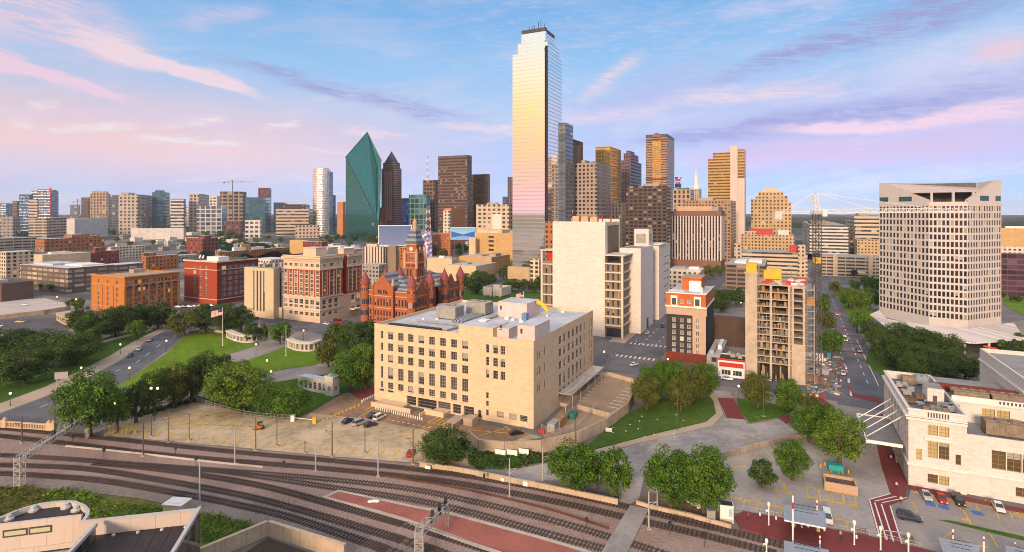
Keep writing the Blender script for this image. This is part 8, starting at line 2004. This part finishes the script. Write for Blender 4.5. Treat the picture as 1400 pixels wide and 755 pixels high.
wall('loading_wall', 'low concrete wall round the yard right of the cream office block', 'wall', [(790, 560), (834, 572), (858, 562)], 1.8, .5, concwall)
wall('loading_wall', 'upper concrete wall of the yard near the zebra crossing', 'wall', [(814, 519), (832, 514), (868, 524)], 1.6, .5, surf('tan_concrete', (.46, .32, .19)))
# balustraded rail bridge parapet at the left edge
P0, P1 = G(-40, 582), G(73, 590); d = (P1-P0); L = d.length; d.normalize(); rz = math.atan2(d.y, d.x); br = surf('bridge_stone', (.52, .37, .23), .85, .12, .3, 2, streak=.3)
root = thing('bridge_parapet', 'cream stone balustrade of the rail bridge at the left edge', 'balustrade', P0, rz)
b = MB(); b.box(0, L, -.25, .25, 0, .6); b.box(0, L, -.3, .3, 1.9, 2.25); b.build('rail_course', br, root)
b = MB()
for k in range(int(L/.6)): b.box(k*.6, k*.6+.3, -.15, .15, .6, 1.9)
tag(b.build('baluster', br, root), kind='stuff')
for t in (.42, .95, 1.0):
	b = MB(); x = L*t; b.box(x-.8, x+.8, -.5, .5, 0, 2.8); b.lathe([(.6, 2.8), (.5, 3.3), (.1, 3.6)], (x, 0, 0), 8); b.build('pedestal', br, root)
def fence(label, pts, h, name='fence'):
	C = catmull(pxs(pts), 2.4); O = C[0].copy(); root = thing(name, label, 'fence', O)
	pb = MB(); pb.box(-.05, .05, -.05, .05, 0, h); pm = pb.mesh('post', polegrey)
	for p in C[:100]: put('post', pm, root, p-O)
	b = MB()
	for z in (h*.45, h*.95): b.tube([p-O+Vector((0, 0, z)) for p in C], .04, 4)
	b.build('rail', polegrey, root)
	b = MB()
	for a, c in zip(C[:-1], C[1:]):
		for k in range(6): p = a+(c-a)*k/6-O; b.box(p.x-.02, p.x+.02, p.y-.02, p.y+.02, .1, h)
	tag(b.build('picket', polegrey, root), kind='stuff')
fence('grey picket fence along the upper edge of the rail lot', [(268, 549), (300, 560), (343, 570), (403, 575)], 1.8)
fence('dark railing along the back of the red platform', [(1006, 697), (1080, 711), (1130, 722), (1188, 733), (1260, 750)], 1.2, 'railing')
fence('mesh fence round the skip yard beside the cream office block', [(740, 590), (760, 597), (790, 585), (815, 560)], 2.4)
# bollards
bb = MB(); bb.lathe([(.2, 0), (.2, .9), (.14, 1.02), (.02, 1.05)], n=8); bmr = bb.mesh('bollard', whitepaint); bmy = bb.mesh('bollard', yellowpaint)
for i in range(9): tag(put('bollard', bmr, None, G(495+i*2.4, 551-i*1.2)), 'white bollard at the left corner of the cream office block', 'bollard', 'bollards at the cream office block')
for i in range(22): tag(put('bollard', bmr, None, G(514+i*3.0, 560+i*.72)), 'white bollard along the front dock of the cream office block', 'bollard', 'bollards along the dock')
for i in range(10): tag(put('bollard', bmy, None, G(442+i*5.4, 577-i*2.3)), 'yellow bollard along the yellow kerb beside parked cars', 'bollard', 'yellow bollards by the cars')
for i, (u, v) in enumerate(((1122, 640), (1128, 637), (1132, 650), (1136, 649), (1146, 652), (1152, 650), (1160, 648))): tag(put('bollard', bmy, None, G(u, v)), 'yellow bollard guarding the teal box', 'bollard', 'yellow bollards by the teal box')
for i in range(7): tag(put('bollard', bmr, None, G(1039+i*22, 707+i*5.2)), f'white bollard along the back of the red platform, {ORD[i]} from the left', 'bollard', 'bollards behind the platform')
# ------------------------------------------------------------------ plaza pavilions and monuments
white_c = surf('white_concrete', (.52, .47, .42));
def colonnade(label, pts, h, dep, ncol, m, roof=True):
	C = catmull(pxs(pts), 1.0); O = C[0].copy(); root = thing('colonnade', label, 'colonnade', O)
	L = [Vector(p)-O for p in C]; N = []
	for i in range(len(L)):
		t = (L[min(i+1, len(L)-1)]-L[max(i-1, 0)]).normalized(); N.append(Vector((-t.y, t.x, 0)))
	b = MB()
	def band(z0, z1, o0, o1):
		for i in range(len(L)-1):
			a, c, d2, e = L[i]+N[i]*o0, L[i+1]+N[i+1]*o0, L[i+1]+N[i+1]*o1, L[i]+N[i]*o1
			b.prism([(p.x, p.y) for p in (a, c, d2, e)], z0, z1)
	band(0, .9, 0, dep); b.build('plinth', m, root); b = MB(); band(h-.9, h, -.25, dep+.25); b.build('entablature', m, root)
	b = MB(); band(.9, h-.9, dep*.6, dep*.62); b.build('back_wall', surf('colonnade_shade', (.36, .31, .26), .9), root)  # coloured darker to stand for shade behind the columns
	for k in range(ncol):
		i = int((len(L)-1)*k/(ncol-1)); b = MB(); b.lathe([(.38, .9), (.32, h-.9)], (L[i]+N[i]*.45), 8); b.build('column', m, root)
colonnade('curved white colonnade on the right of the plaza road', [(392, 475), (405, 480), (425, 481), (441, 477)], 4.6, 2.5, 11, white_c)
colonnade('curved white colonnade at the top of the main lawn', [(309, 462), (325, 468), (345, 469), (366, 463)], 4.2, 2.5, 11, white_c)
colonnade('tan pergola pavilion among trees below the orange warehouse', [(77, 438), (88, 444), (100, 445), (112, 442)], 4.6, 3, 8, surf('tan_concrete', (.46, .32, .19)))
wall('garden_wall', 'long low pale wall behind the dark lawn', 'wall', [(135, 471), (165, 463), (190, 457), (208, 452)], 1.3, .5, white_c)
wall('garden_wall', 'low tan wall at the top edge of the main lawn', 'wall', [(258, 456), (285, 453), (305, 456)], 1.5, .5, surf('tan_concrete', (.46, .32, .19)))
wall('lot_wall', 'long tan wall under the pale lot at the left edge', 'wall', [(-60, 441), (0, 437), (60, 430), (95, 424)], 3.0, .8, surf('tan_concrete', (.46, .32, .19)))
b = MB(); b.lathe([(1.0, 0), (1.0, .8), (.62, .9), (.42, 6.0), (.03, 6.9)], n=4); tag(b.build('obelisk', white_c, loc=G(354.5, 452)), 'small white obelisk between two trees beyond the main lawn', 'obelisk')
def white_house():
	B = Bld('pavilion', 'long white pavilion with a square green-roofed end, above the rail lot', 'pavilion', 444, 455, 464, 517, 543)
	h = B.h; b = MB(); B.facade(b, 'f', B.x0, 0, 0, h, [(B.x0*.6, B.x0*.3, 2, 3.6, (2, 2))], 0, .2); B.facade(b, 'r', 0, B.D, 0, h, [(B.D*.35, B.D*.65, 2, 3.6, (2, 2))], 0, .2); backs(b, B.x0, 0, 0, B.D, 0, h, 'fr'); roof_slab(b, B.x0, 0, 0, B.D, h-.02, 1)
	b.box(B.x0-.3, .3, -.3, B.D+.3, h, h+.3, 0); b.build('wall', [white_c, roof_pale], B.root)
	b = MB(); a = [(B.x0, 0), (0, 0), (0, B.D), (B.x0, B.D)]
	for i in range(4): b.poly([a[i]+(h+.3,), a[(i+1) % 4]+(h+.3,), (B.x0/2, B.D/2, h+1.5)])
	b.build('roof', surf('green_copper', (.16, .26, .21), .7), B.root)
	b = MB(); x1 = B.x0-.02; B.facade(b, 'f', x1-15, x1, 0, h*.72, [(x1-14+k*2.4, x1-12.5+k*2.4, 1.2, h*.55, (1, 3)) for k in range(6)], 1, .25); backs(b, x1-15, x1, 1, 5, 0, h*.72, 'f'); roof_slab(b, x1-15, x1, 1, 5, h*.72-.01, 1); b.box(x1-15.2, x1, .8, .99, h*.66, h*.76); b.build('wing', [white_c, roof_pale], B.root)
	B.finish(glass, white_c)
white_house()
def flag(label, u, vb, vt, fw, with_flag=True, z=0):
	p = G(u, vb, z); h = ZT(vt, p.y)-z; p.z = z; root = thing('flagpole', label, 'flagpole', p)
	b = MB(); b.tube([(0, 0, 0), (0, 0, h)], [.14, .07], 8); b.lathe([(.4, 0), (.3, .35)], n=8); b.lathe([(.02, h), (.16, h+.15), (.02, h+.3)], n=8); b.build('pole', whitepaint, root)
	if with_flag:
		b = MB(); hh = fw*.55; n = 10
		def P(s, t): return (-s*fw, .35*math.sin(s*6)*s, h-.2-hh*(1-t)-s*fw*.28)
		for r_ in range(13):
			for k in range(n):
				s0, s1, t0, t1 = k/n, (k+1)/n, r_/13, (r_+1)/13
				m = 2 if (s1 < .45 and r_ >= 6) else (0 if r_ % 2 == 0 else 1); b.poly([P(s0, t0), P(s1, t0), P(s1, t1), P(s0, t1)], m)
		b.build('flag', [surf('flag_red', (.45, .04, .05), .8), surf('flag_white', (.7, .66, .62), .8), surf('flag_blue', (.03, .05, .18), .8)], root)
flag('tall white flagpole flying a striped red white and blue flag on the main lawn', 304.5, 473, 421, 6)
flag('bare white flagpole on the second lawn', 391, 487, 446, 5, False)
flag('small flagpole with a flag on the cream office block roof', 716, 420, 399, 3.4, True, 27.3)
# park sign on two legs
p = G(84, 527); root = thing('park_sign', 'grey blank sign board on two legs seen from behind on the dark lawn', 'sign', p, rad(20))
for x in (-1.5, 1.5):
	b = MB(); b.box(x-.12, x+.12, -.1, .1, 0, 5.2); b.build('leg', polegrey, root)
b = MB(); b.box(-2.2, 2.2, -.25, -.11, 2.6, 5.4); b.build('board', surf('sign_back', (.34, .33, .34), .5, .1), root)
# gate barriers in the rail lot
for i, (u, v, c) in enumerate(((400.5, 576, whitepaint), (430, 579, yellowpaint))):
	root = thing('ticket_machine', ('white box with a barrier arm at the upper edge of the rail lot', 'yellow box at the rail lot gate beside the barrier arm')[i], 'ticket machine', G(u, v)); b = MB(); b.box(-.6, .6, -.5, .5, 0, 1.9); b.box(-.7, .7, -.6, .6, 1.9, 2.05); b.build('cabinet', c, root)
	if i == 0:
		q2 = G(428, 579)-G(u, v); b = MB(); b.tube([(0, 0, 1.2), (q2.x, q2.y, 1.25)], .1, 5); b.build('barrier_arm', whitepaint, root)
# skips beside the cream building
for i, (u, v, c, lab) in enumerate(((757, 588, (.34, .33, .31), 'grey corrugated container by the corner of the cream office block'), (765, 582, (.36, .2, .1), 'rust-topped container behind the grey corrugated one'), (783, 571, (.02, .16, .13), 'dark green skip by the loading canopy'), (741, 592.5, (.5, .04, .02), 'small red bins at the foot of the cream office block'))):
	L, w, hh = ((5, 2.4, 2.6), (5.5, 2.4, 2.4), (3.5, 2.2, 1.7), (1.8, .9, 1.1))[i]; b = MB(); b.box(-L/2, L/2, -w/2, w/2, .15, hh)
	for k in range(int(L/.5)): b.box(-L/2+k*.5, -L/2+k*.5+.22, -w/2-.07, -w/2-.002, .2, hh-.1)
	b.box(-L/2-.08, L/2+.08, -w/2-.08, w/2+.08, hh, hh+.14); tag(b.build('skip', surf('skip_'+str(i), c, .6, .2, .5, 2, streak=.4), loc=G(u, v), rz=rad(64) if i < 3 else -rad(26)), lab, 'container')
# ------------------------------------------------------------------ station forecourt
def kiosk():
	p = G(993, 712); root = thing('kiosk', 'small white cabin on a tan base at the end of the red platform', 'cabin', p, -rad(14))
	b = MB(); b.box(-1.5, 1.5, -1, 1, 0, .9); b.build('base', surf('tan_concrete', (.46, .32, .19)), root)
	b = MB(); b.box(-1.4, 1.4, -.95, .95, .9, 3.6); b.box(-1.5, 1.5, -1.05, 1.05, 3.6, 3.9); b.box(-1.3, 1.3, -.85, .85, 3.9, 4.0, 1); b.build('cabin', [whitepaint, roof_dark], root)
	b = MB(); b.box(.4, 1.2, -.99, -.955, 1.5, 3.2); b.build('door', surf('pale_teal', (.35, .48, .47), .5), root)
kiosk()
def shelter(label, pts, z, nseam):
	P = pxs_z(pts, z); O = P[0].copy(); O.z = 0; root = thing('platform_shelter', label, 'shelter', O)
	Q = [p-O for p in P]; b = MB(); b.prism([(q2.x, q2.y) for q2 in Q], z-.15, z);
	for k in range(nseam+1):
		t = k/nseam; a = Q[0]+(Q[1]-Q[0])*t; c = Q[3]+(Q[2]-Q[3])*t; b.tube([(a.x, a.y, z+.03), (c.x, c.y, z+.03)], .07, 4)
	b.build('roof', surf('seam_metal', (.34, .39, .45), .45, .1, .3, 2, metal=.4), root)
	b = MB(); a, c = Q[3], Q[2]; b.tube([(a.x, a.y, z-.1), (c.x, c.y, z-.1)], .16, 6); b.build('edge_beam', whitepaint, root)
	m0, m1 = (Q[0]+Q[3])/2, (Q[1]+Q[2])/2
	for t in (.22, .82):
		p = m0+(m1-m0)*t; b = MB(); b.box(p.x-.3, p.x+.3, p.y-.3, p.y+.3, 0, z-.15); b.build('pillar', surf('tan_concrete', (.46, .32, .19)), root)
	for k in range(3):
		b = MB(); z2 = .8+k*.7; b.tube([(m0+(m1-m0)*.22)+Vector((0, 0, z2)), (m0+(m1-m0)*.82)+Vector((0, 0, z2))], .06, 5); b.build('rail', darksteel, root)
def pxs_z(pts, z): return [G(u, v, z) for u, v in pts]
shelter('grey seamed metal platform shelter on two tan pillars', [(1073, 690), (1128, 699.5), (1129, 722), (1072, 711)], 3.2, 14)
shelter('second grey metal shelter cut by the bottom edge', [(1072, 739), (1133, 752), (1133, 775), (1072, 763)], 3.2, 14)
shelter('grey metal shelter at the bottom right edge', [(1283, 735), (1340, 746), (1335, 775), (1294, 766)], 3.2, 12)
shelter('grey metal shelter in the bottom right corner', [(1375, 746), (1430, 757), (1430, 790), (1378, 776)], 3.2, 12)
p = G(1148, 668); root = thing('utility_enclosure', 'tan concrete block enclosure beside the striped crossing', 'enclosure', p, -rad(24)); tc = blockwall('tan_block', (.42, .29, .19), .5, .25, .08, .85)
b = MB(); b.box(-3.6, 3.6, -2.6, -2.2, 0, 2.2); b.box(-3.6, 3.6, 2.2, 2.6, 0, 2.2); b.box(-3.6, -3.2, -2.2, 2.2, 0, 2.2); b.box(3.2, 3.6, -2.2, 2.2, 0, 2.2); b.build('wall', tc, root)
b = MB(); b.box(-3.2, 3.2, -2.2, 2.2, 1.4, 1.5); b.box(-.5, 2.5, -1.5, .5, 1.5, 1.8); b.build('cover', surf('rust_cover', (.12, .07, .06), .8), root)
p = G(1142, 645); b = MB(); b.box(-1.7, 1.7, -1, 1, .1, 1.9); b.box(-1.8, 1.8, -1.1, 1.1, 1.9, 2.05); b.box(-.03, .03, -1.06, -1.001, .2, 1.8); tag(b.build('utility_cabinet', surf('teal_paint', (.03, .30, .29), .5, .1, .5, 2), loc=p, rz=-rad(20)), 'teal utility box beside the tan enclosure', 'utility box')
p = G(1231, 633); root = thing('news_rack', 'yellow stand by the station entrance under the canopy', 'stand', p); b = MB(); b.box(-1.2, 1.2, -.4, .4, .9, 2.0); b.build('box', acgrey, root)
for k in range(4): b = MB(); b.box(-1.1+k*.65, -.85+k*.65, -.3, .3, 0, .9); b.build('leg', yellowpaint, root)
p = G(954, 712); b = MB(); b.box(-.9, .9, -.6, .6, 0, 2.4); b.box(-1, 1, -.7, .7, 2.4, 2.55); b.box(-.5, .5, -.63, -.602, .5, 1.9); tag(b.build('utility_cabinet', acgrey, loc=G(972, 712), rz=-rad(14)), 'grey metal cabinet left of the white cabin', 'utility box')
# planting pockets
for i, (u, v) in enumerate(((1178, 727), (1242, 737))):
	pts = [(u-9, v-4), (u+6, v-3), (u+10, v+7), (u-4, v+6)]; tag(sheet('planting_bed', pts, .2, surf('bare_earth', (.17, .115, .08))), kind='structure')
# ------------------------------------------------------------------ roofs at the bottom left
panel = blockwall('cream_panels', (.52, .44, .38), 4.2, 6, .03, .6, mw=.05, streak=.2); coping = surf('metal_coping', (.52, .50, .48), .45, .1, .4, 2, metal=.3)
def convention():
	O = G(110, 713, 12); O.z = 0; root = thing('low_building', 'low modern building with dark roofs and cream parapets, bottom left corner', 'building', O)
	L = lambda u, v, z: G(u, v, z)-O
	def face(b, a, c, z0, z1, m=0, t=.5):
		d = (c-a); d.z = 0; d.normalize(); n = Vector((-d.y, d.x, 0))*t; b.prism([(p.x, p.y) for p in (a, c, c+n, a+n)], z0, z1, m)
	# right block: dark roof behind the long parapet
	A, Bq, Cc = L(110, 713, 12), L(273, 695.5, 12), L(236, 757, 12); far = Vector((Cc.x, Cc.y-30, 0)); dl = Vector((A.x-6, A.y-45, 0)); ml = L(131, 718, 12); mb_ = L(95, 757, 12)
	b = MB(); b.prism([(p.x, p.y) for p in (A, Bq, Cc, far, Vector((mb_.x, mb_.y-30, 0)), mb_)], 0, 9.4, 0);
	b.build('roof', surf('roof_membrane_dark', (.030, .026, .030), .65, .35, .25, 1.2), root)
	b = MB()
	for k in range(7):
		t = .12+.13*k; p = mb_+(Cc-mb_)*t; q2 = A+(Bq-A)*t; p.z = q2.z = 9.44; b.tube([q2, p], .06, 4)
	b.build('roof_seam', surf('seam_dark', (.06, .055, .06), .6), root)
	b = MB(); face(b, A, Bq, 9.41, 12, 0, -.6); b.build('parapet', panel, root)
	b = MB(); face(b, A+Vector((0, 0, 0)), Bq, 12.003, 12.2, 0, -.7); b.build('coping', coping, root)
	b = MB(); b.tube([Bq+Vector((0, 0, .1)), Cc+Vector((0, 0, .1)), far+Vector((0, 0, 12.1))], .45, 4); b.tube([ml+Vector((0, 0, .1)), mb_+Vector((0, 0, .1)), Vector((mb_.x, mb_.y-30, 12.1))], .45, 4); b.build('coping', coping, root)
	b = MB(); g = [(Bq.x+.1, Bq.y), (Cc.x+.1, Cc.y), (far.x+.1, far.y)]
	for a, c in zip(g[:-1], g[1:]): b.poly([a+(0,), c+(0,), c+(11.9,), a+(11.9,)])
	b.build('glass_wall', tower('facade_lowglass', (.10, .09, .08), (.06, .055, .055), 2.4, 3.2, .93, .95, gr=.08, gm=.3, lit=0), root)
	b = MB(); b.poly([(ml.x, ml.y, 9.42), (mb_.x, mb_.y, 9.42), (mb_.x, mb_.y, 12), (ml.x, ml.y, 12)]); b.build('glass_wall', tower('facade_lowglass', (.10, .09, .08), (.06, .055, .055)), root)
	for k in range(5):
		t = .1+.2*k; p = A+(Bq-A)*t+Vector((.3, -1.4, -.0)); bb = MB(); bb.lathe([(.35, 0), (.3, .25), (.05, .35)], n=8); bb.build('roof_vent', coping, root, loc=(p.x, p.y, 9.41))
	# left block: rounded end with lit windows and cream ledges in front
	ring = [L(u, v, 11) for u, v in ((-30, 722), (0, 710), (25, 699), (50, 691.5), (76, 688), (98, 687.5), (112, 693), (118, 700), (116, 707), (112, 712.5))]
	fr = [L(u, v, 11) for u, v in ((112, 702.5), (60, 708.5), (0, 715), (-30, 718))]
	b = MB(); poly = ring[1:]+[L(0, 716, 11)]; b.prism([(p.x, p.y) for p in ring[:9]+[L(112, 704, 11), L(0, 717, 11), L(-30, 721, 11)]], 0, 10.2, 0); b.build('roof', surf('roof_membrane_dark', (.030, .026, .030)), root)
	b = MB()
	for a, c in zip(ring[:-1], ring[1:]): face(b, a, c, 0, 11, 0, .55)
	b.build('parapet', panel, root)
	b = MB()
	for a, c in zip(ring[:-1], ring[1:]): face(b, a, c, 11.002, 11.2, 0, .6)
	b.build('coping', coping, root)
	W0, W1_ = L(-30, 719, 11), L(113, 702.5, 11); dn = Vector((0, -1, 0))
	b = MB(); face(b, W0, W1_, 5, 11, 0, -.6); b.build('clerestory_wall', panel, root)
	for u0, u1 in ((8, 36.5), (43, 70)):
		t0, t1 = (u0+30)/143, (u1+30)/143; a, c = W0+(W1_-W0)*t0, W0+(W1_-W0)*t1; b = MB(); d = (c-a); d.z = 0; d.normalize(); n = Vector((d.y, -d.x, 0))*.7
		b.prism([(p.x, p.y) for p in (a, c, c+n, a+n)], 8.75, 9.55); b.build('lit_window', emis('strip_light', (1, .74, .36), .8), root); n2 = n*.94; b = MB(); b.prism([(p.x, p.y) for p in (a-d*.3, c+d*.3, c+d*.3+n2, a-d*.3+n2)], 8.45, 9.85); b.build('window_surround', frame_dark, root)
	F0, F1 = L(-30, 736, 8), L(122, 718.5, 8); b = MB(); b.prism([(p.x, p.y) for p in (W0, W1_, F1, F0)], 0, 7.9); b.build('ledge', coping, root)
	b = MB(); face(b, F0, F1, 0, 8.0, 0, -.7); b.build('front_wall', panel, root)
	b = MB(); face(b, F0, F1, 8.01, 8.25, 0, -.8); b.build('coping', coping, root)
	g0, g1 = L(-30, 757, 5), L(110, 738, 5)
	b = MB(); b.prism([(p.x, p.y) for p in (F0, F1, Vector((F1.x-1.5, F1.y-24, 0)), Vector((F0.x, F0.y-24, 0)))], 0, 4.6); b.build('lower_roof', surf('cream_deck', (.50, .38, .27), .85, .12), root)
	for i, (u, v) in enumerate(((12, 710), (46, 698), (90, 694), (104, 698))):
		p = L(u, v, 10.3); b = MB(); b.lathe([(.9, 0), (.9, .35), (.55, .5), (.5, .9), (.1, 1.0)], n=10); b.build('roof_vent', coping, root, loc=(p.x, p.y, 10.2))
convention()
p = G(242, 700); root = thing('equipment_hut', 'small cream equipment hut with a white roof beside the nearest track', 'hut', p, -rad(8))
b = MB(); b.box(-2.3, 2.3, -1.6, 1.6, 0, 2.3); b.build('wall', surf('cream_plain2', (.55, .44, .30)), root)
b = MB(); b.box(-2.5, 2.5, -1.8, 1.8, 2.3, 2.5); b.box(-1.5, 1.5, -1, 1, 2.5, 2.6); b.build('roof', whitepaint, root)
# concrete underpass walls at the bottom
def underpass():
	O = G(366, 714, 3); O.z = 0; root = thing('underpass_wall', 'tan concrete underpass walls meeting at a corner at the bottom edge', 'wall', O); tc2 = surf('tan_concrete', (.46, .32, .19))
	L = lambda u, v, z=3: G(u, v, z)-O
	for a, c, nm_ in ((L(273, 752), L(366, 714), 'side_wall'), (L(366, 714), L(470, 746.5), 'head_wall')):
		d = (c-a); d.z = 0; d.normalize(); n = Vector((-d.y, d.x, 0))*.7; b = MB(); b.prism([(p.x, p.y) for p in (a, c, c+n, a+n)], 0, 3.0); b.prism([(p.x, p.y) for p in (a-n*.1, c-n*.1, c+n*1.1, a+n*1.1)], 3.002, 3.15); b.build(nm_, tc2, root)
	b = MB(); a, c = L(366, 714), L(470, 746.5); b.poly([(a.x+.6, a.y-1.2, .36), (c.x-2, c.y-.6, .36), (c.x-3, c.y-9, .36), (a.x-3, a.y-9, .36)]); b.build('pit_floor', surf('pit_shadow', (.05, .04, .03), .95), root)  # flat dark sheet, the pit's shadow put into its colour
underpass()
b = MB(); p = G(511, 688);
for k in range(3): b.lathe([(.5, .31), (.7, .5), (.3, .75)], (k*.8-.8, R.uniform(-.4, .4), 0), 8)
tag(b.build('sandbags', whitepaint, loc=p), 'small heap of pale bags on the red platform', 'bag heap')
# pipes/ballast markers dropped along the bank: scattered white ground lights
for i in range(16):
	b = MB(); b.box(-.2, .2, -.15, .15, .25, .4) if i == 0 else None
	if i == 0: me0 = b.mesh('ground_light', whitepaint)
	tag(put('ground_light', me0, None, G(825+R.uniform(0, 110), 612-R.uniform(10, 45))), 'small white block scattered on the grass knoll', 'ground light', 'white blocks on the knoll')
# ------------------------------------------------------------------ pedestrians, a few pixels tall
def person_mesh(st):
	pts = [((0, 0, .95), .15), ((0, 0, 1.2), .15), ((0, 0, 1.42), .17), ((.01, 0, 1.52), .06), ((.02, 0, 1.60), .085), ((.02, 0, 1.74), .085),
		   ((0, .10, .88), .10), ((st, .10, .48), .07), ((st*.6-.06, .10, .06), .05), ((st*.6+.1, .10, .03), .04), ((0, -.10, .88), .10), ((-st, -.10, .48), .07), ((-st*1.5, -.10, .08), .05), ((-st*1.5+.15, -.10, .03), .04),
		   ((0, .22, 1.40), .065), ((-st*.4, .26, 1.12), .05), ((st*.2, .25, .86), .04), ((0, -.22, 1.40), .065), ((st*.4, -.26, 1.12), .05), ((st*.9, -.25, .88), .04)]
	ed = [(0, 1), (1, 2), (2, 3), (3, 4), (4, 5), (0, 6), (6, 7), (7, 8), (8, 9), (0, 10), (10, 11), (11, 12), (12, 13), (2, 14), (14, 15), (15, 16), (2, 17), (17, 18), (18, 19)]
	me = bpy.data.meshes.new('body'); me.from_pydata([p[0] for p in pts], ed, []); o = bpy.data.objects.new('tmp', me); COL.objects.link(o)
	o.modifiers.new('s', 'SKIN'); sv = me.skin_vertices[0].data
	for i, p in enumerate(pts): sv[i].radius = (p[1], p[1]); sv[i].use_root = i == 0
	o.modifiers.new('u', 'SUBSURF').levels = 1
	out = bpy.data.meshes.new_from_object(o.evaluated_get(bpy.context.evaluated_depsgraph_get())); bpy.data.objects.remove(o); out.name = 'body'
	m, q = mat('person_clothes'); z = q.sep(obj3(q))[2]; oi = q.new('ShaderNodeObjectInfo').outputs['Random']
	top = q.ramp(oi, [(0, (.03, .03, .04, 1)), (.35, (.25, .05, .04, 1)), (.6, (.5, .48, .45, 1)), (1, (.05, .09, .2, 1))], 'CONSTANT')
	col = q.mix(q.m('GREATER_THAN', z, .92), (.03, .035, .05, 1), top); col = q.mix(q.m('GREATER_THAN', z, 1.5), col, (.38, .22, .15, 1)); col = q.mix(q.m('GREATER_THAN', z, 1.70), col, (.03, .02, .015, 1))
	fin(q, col, .8); out.materials.append(m); return out
PM = [person_mesh(.14), person_mesh(.03)]
for i, (u, v, w) in enumerate(((826, 492, 0), (831, 489, 0), (836, 491, 0), (842, 487, 0), (870, 470, 0), (884, 458, 0), (1023, 712, 1), (1096, 728, 1), (1151, 741, 1), (1226, 668, 2), (1218, 630, 2), (1232, 688, 2), (420, 450, 3), (470, 447, 3), (245, 428, 3), (262, 425, 3))):
	o = put('person', PM[i % 2], None, G(u, v, .2), R.uniform(0, 6.28)); o.location.z = (.16, .36, .2, .05)[w]
	tag(o, 'pedestrian seen tiny from above, '+('on the pavement by the zebra crossing', 'on the red platform', 'on the red path beside the white station', 'on the street past the records block')[w], 'person', 'pedestrians')
# ------------------------------------------------------------------ thin evening haze
b = MB(); b.box(-14200, 14200, -200, 14200, -4, 300)
hz = bpy.data.materials.new('haze_air'); hz.use_nodes = True; q = NT(hz.node_tree)
v = q.new('ShaderNodeVolumePrincipled'); v.inputs['Color'].default_value = (.80, .84, 1, 1); v.inputs['Density'].default_value = 4.5e-5; v.inputs['Anisotropy'].default_value = 0
o = q.new('ShaderNodeOutputMaterial'); q.put(o.inputs['Volume'], v.outputs[0])
tag(b.build('haze', hz), kind='stuff')
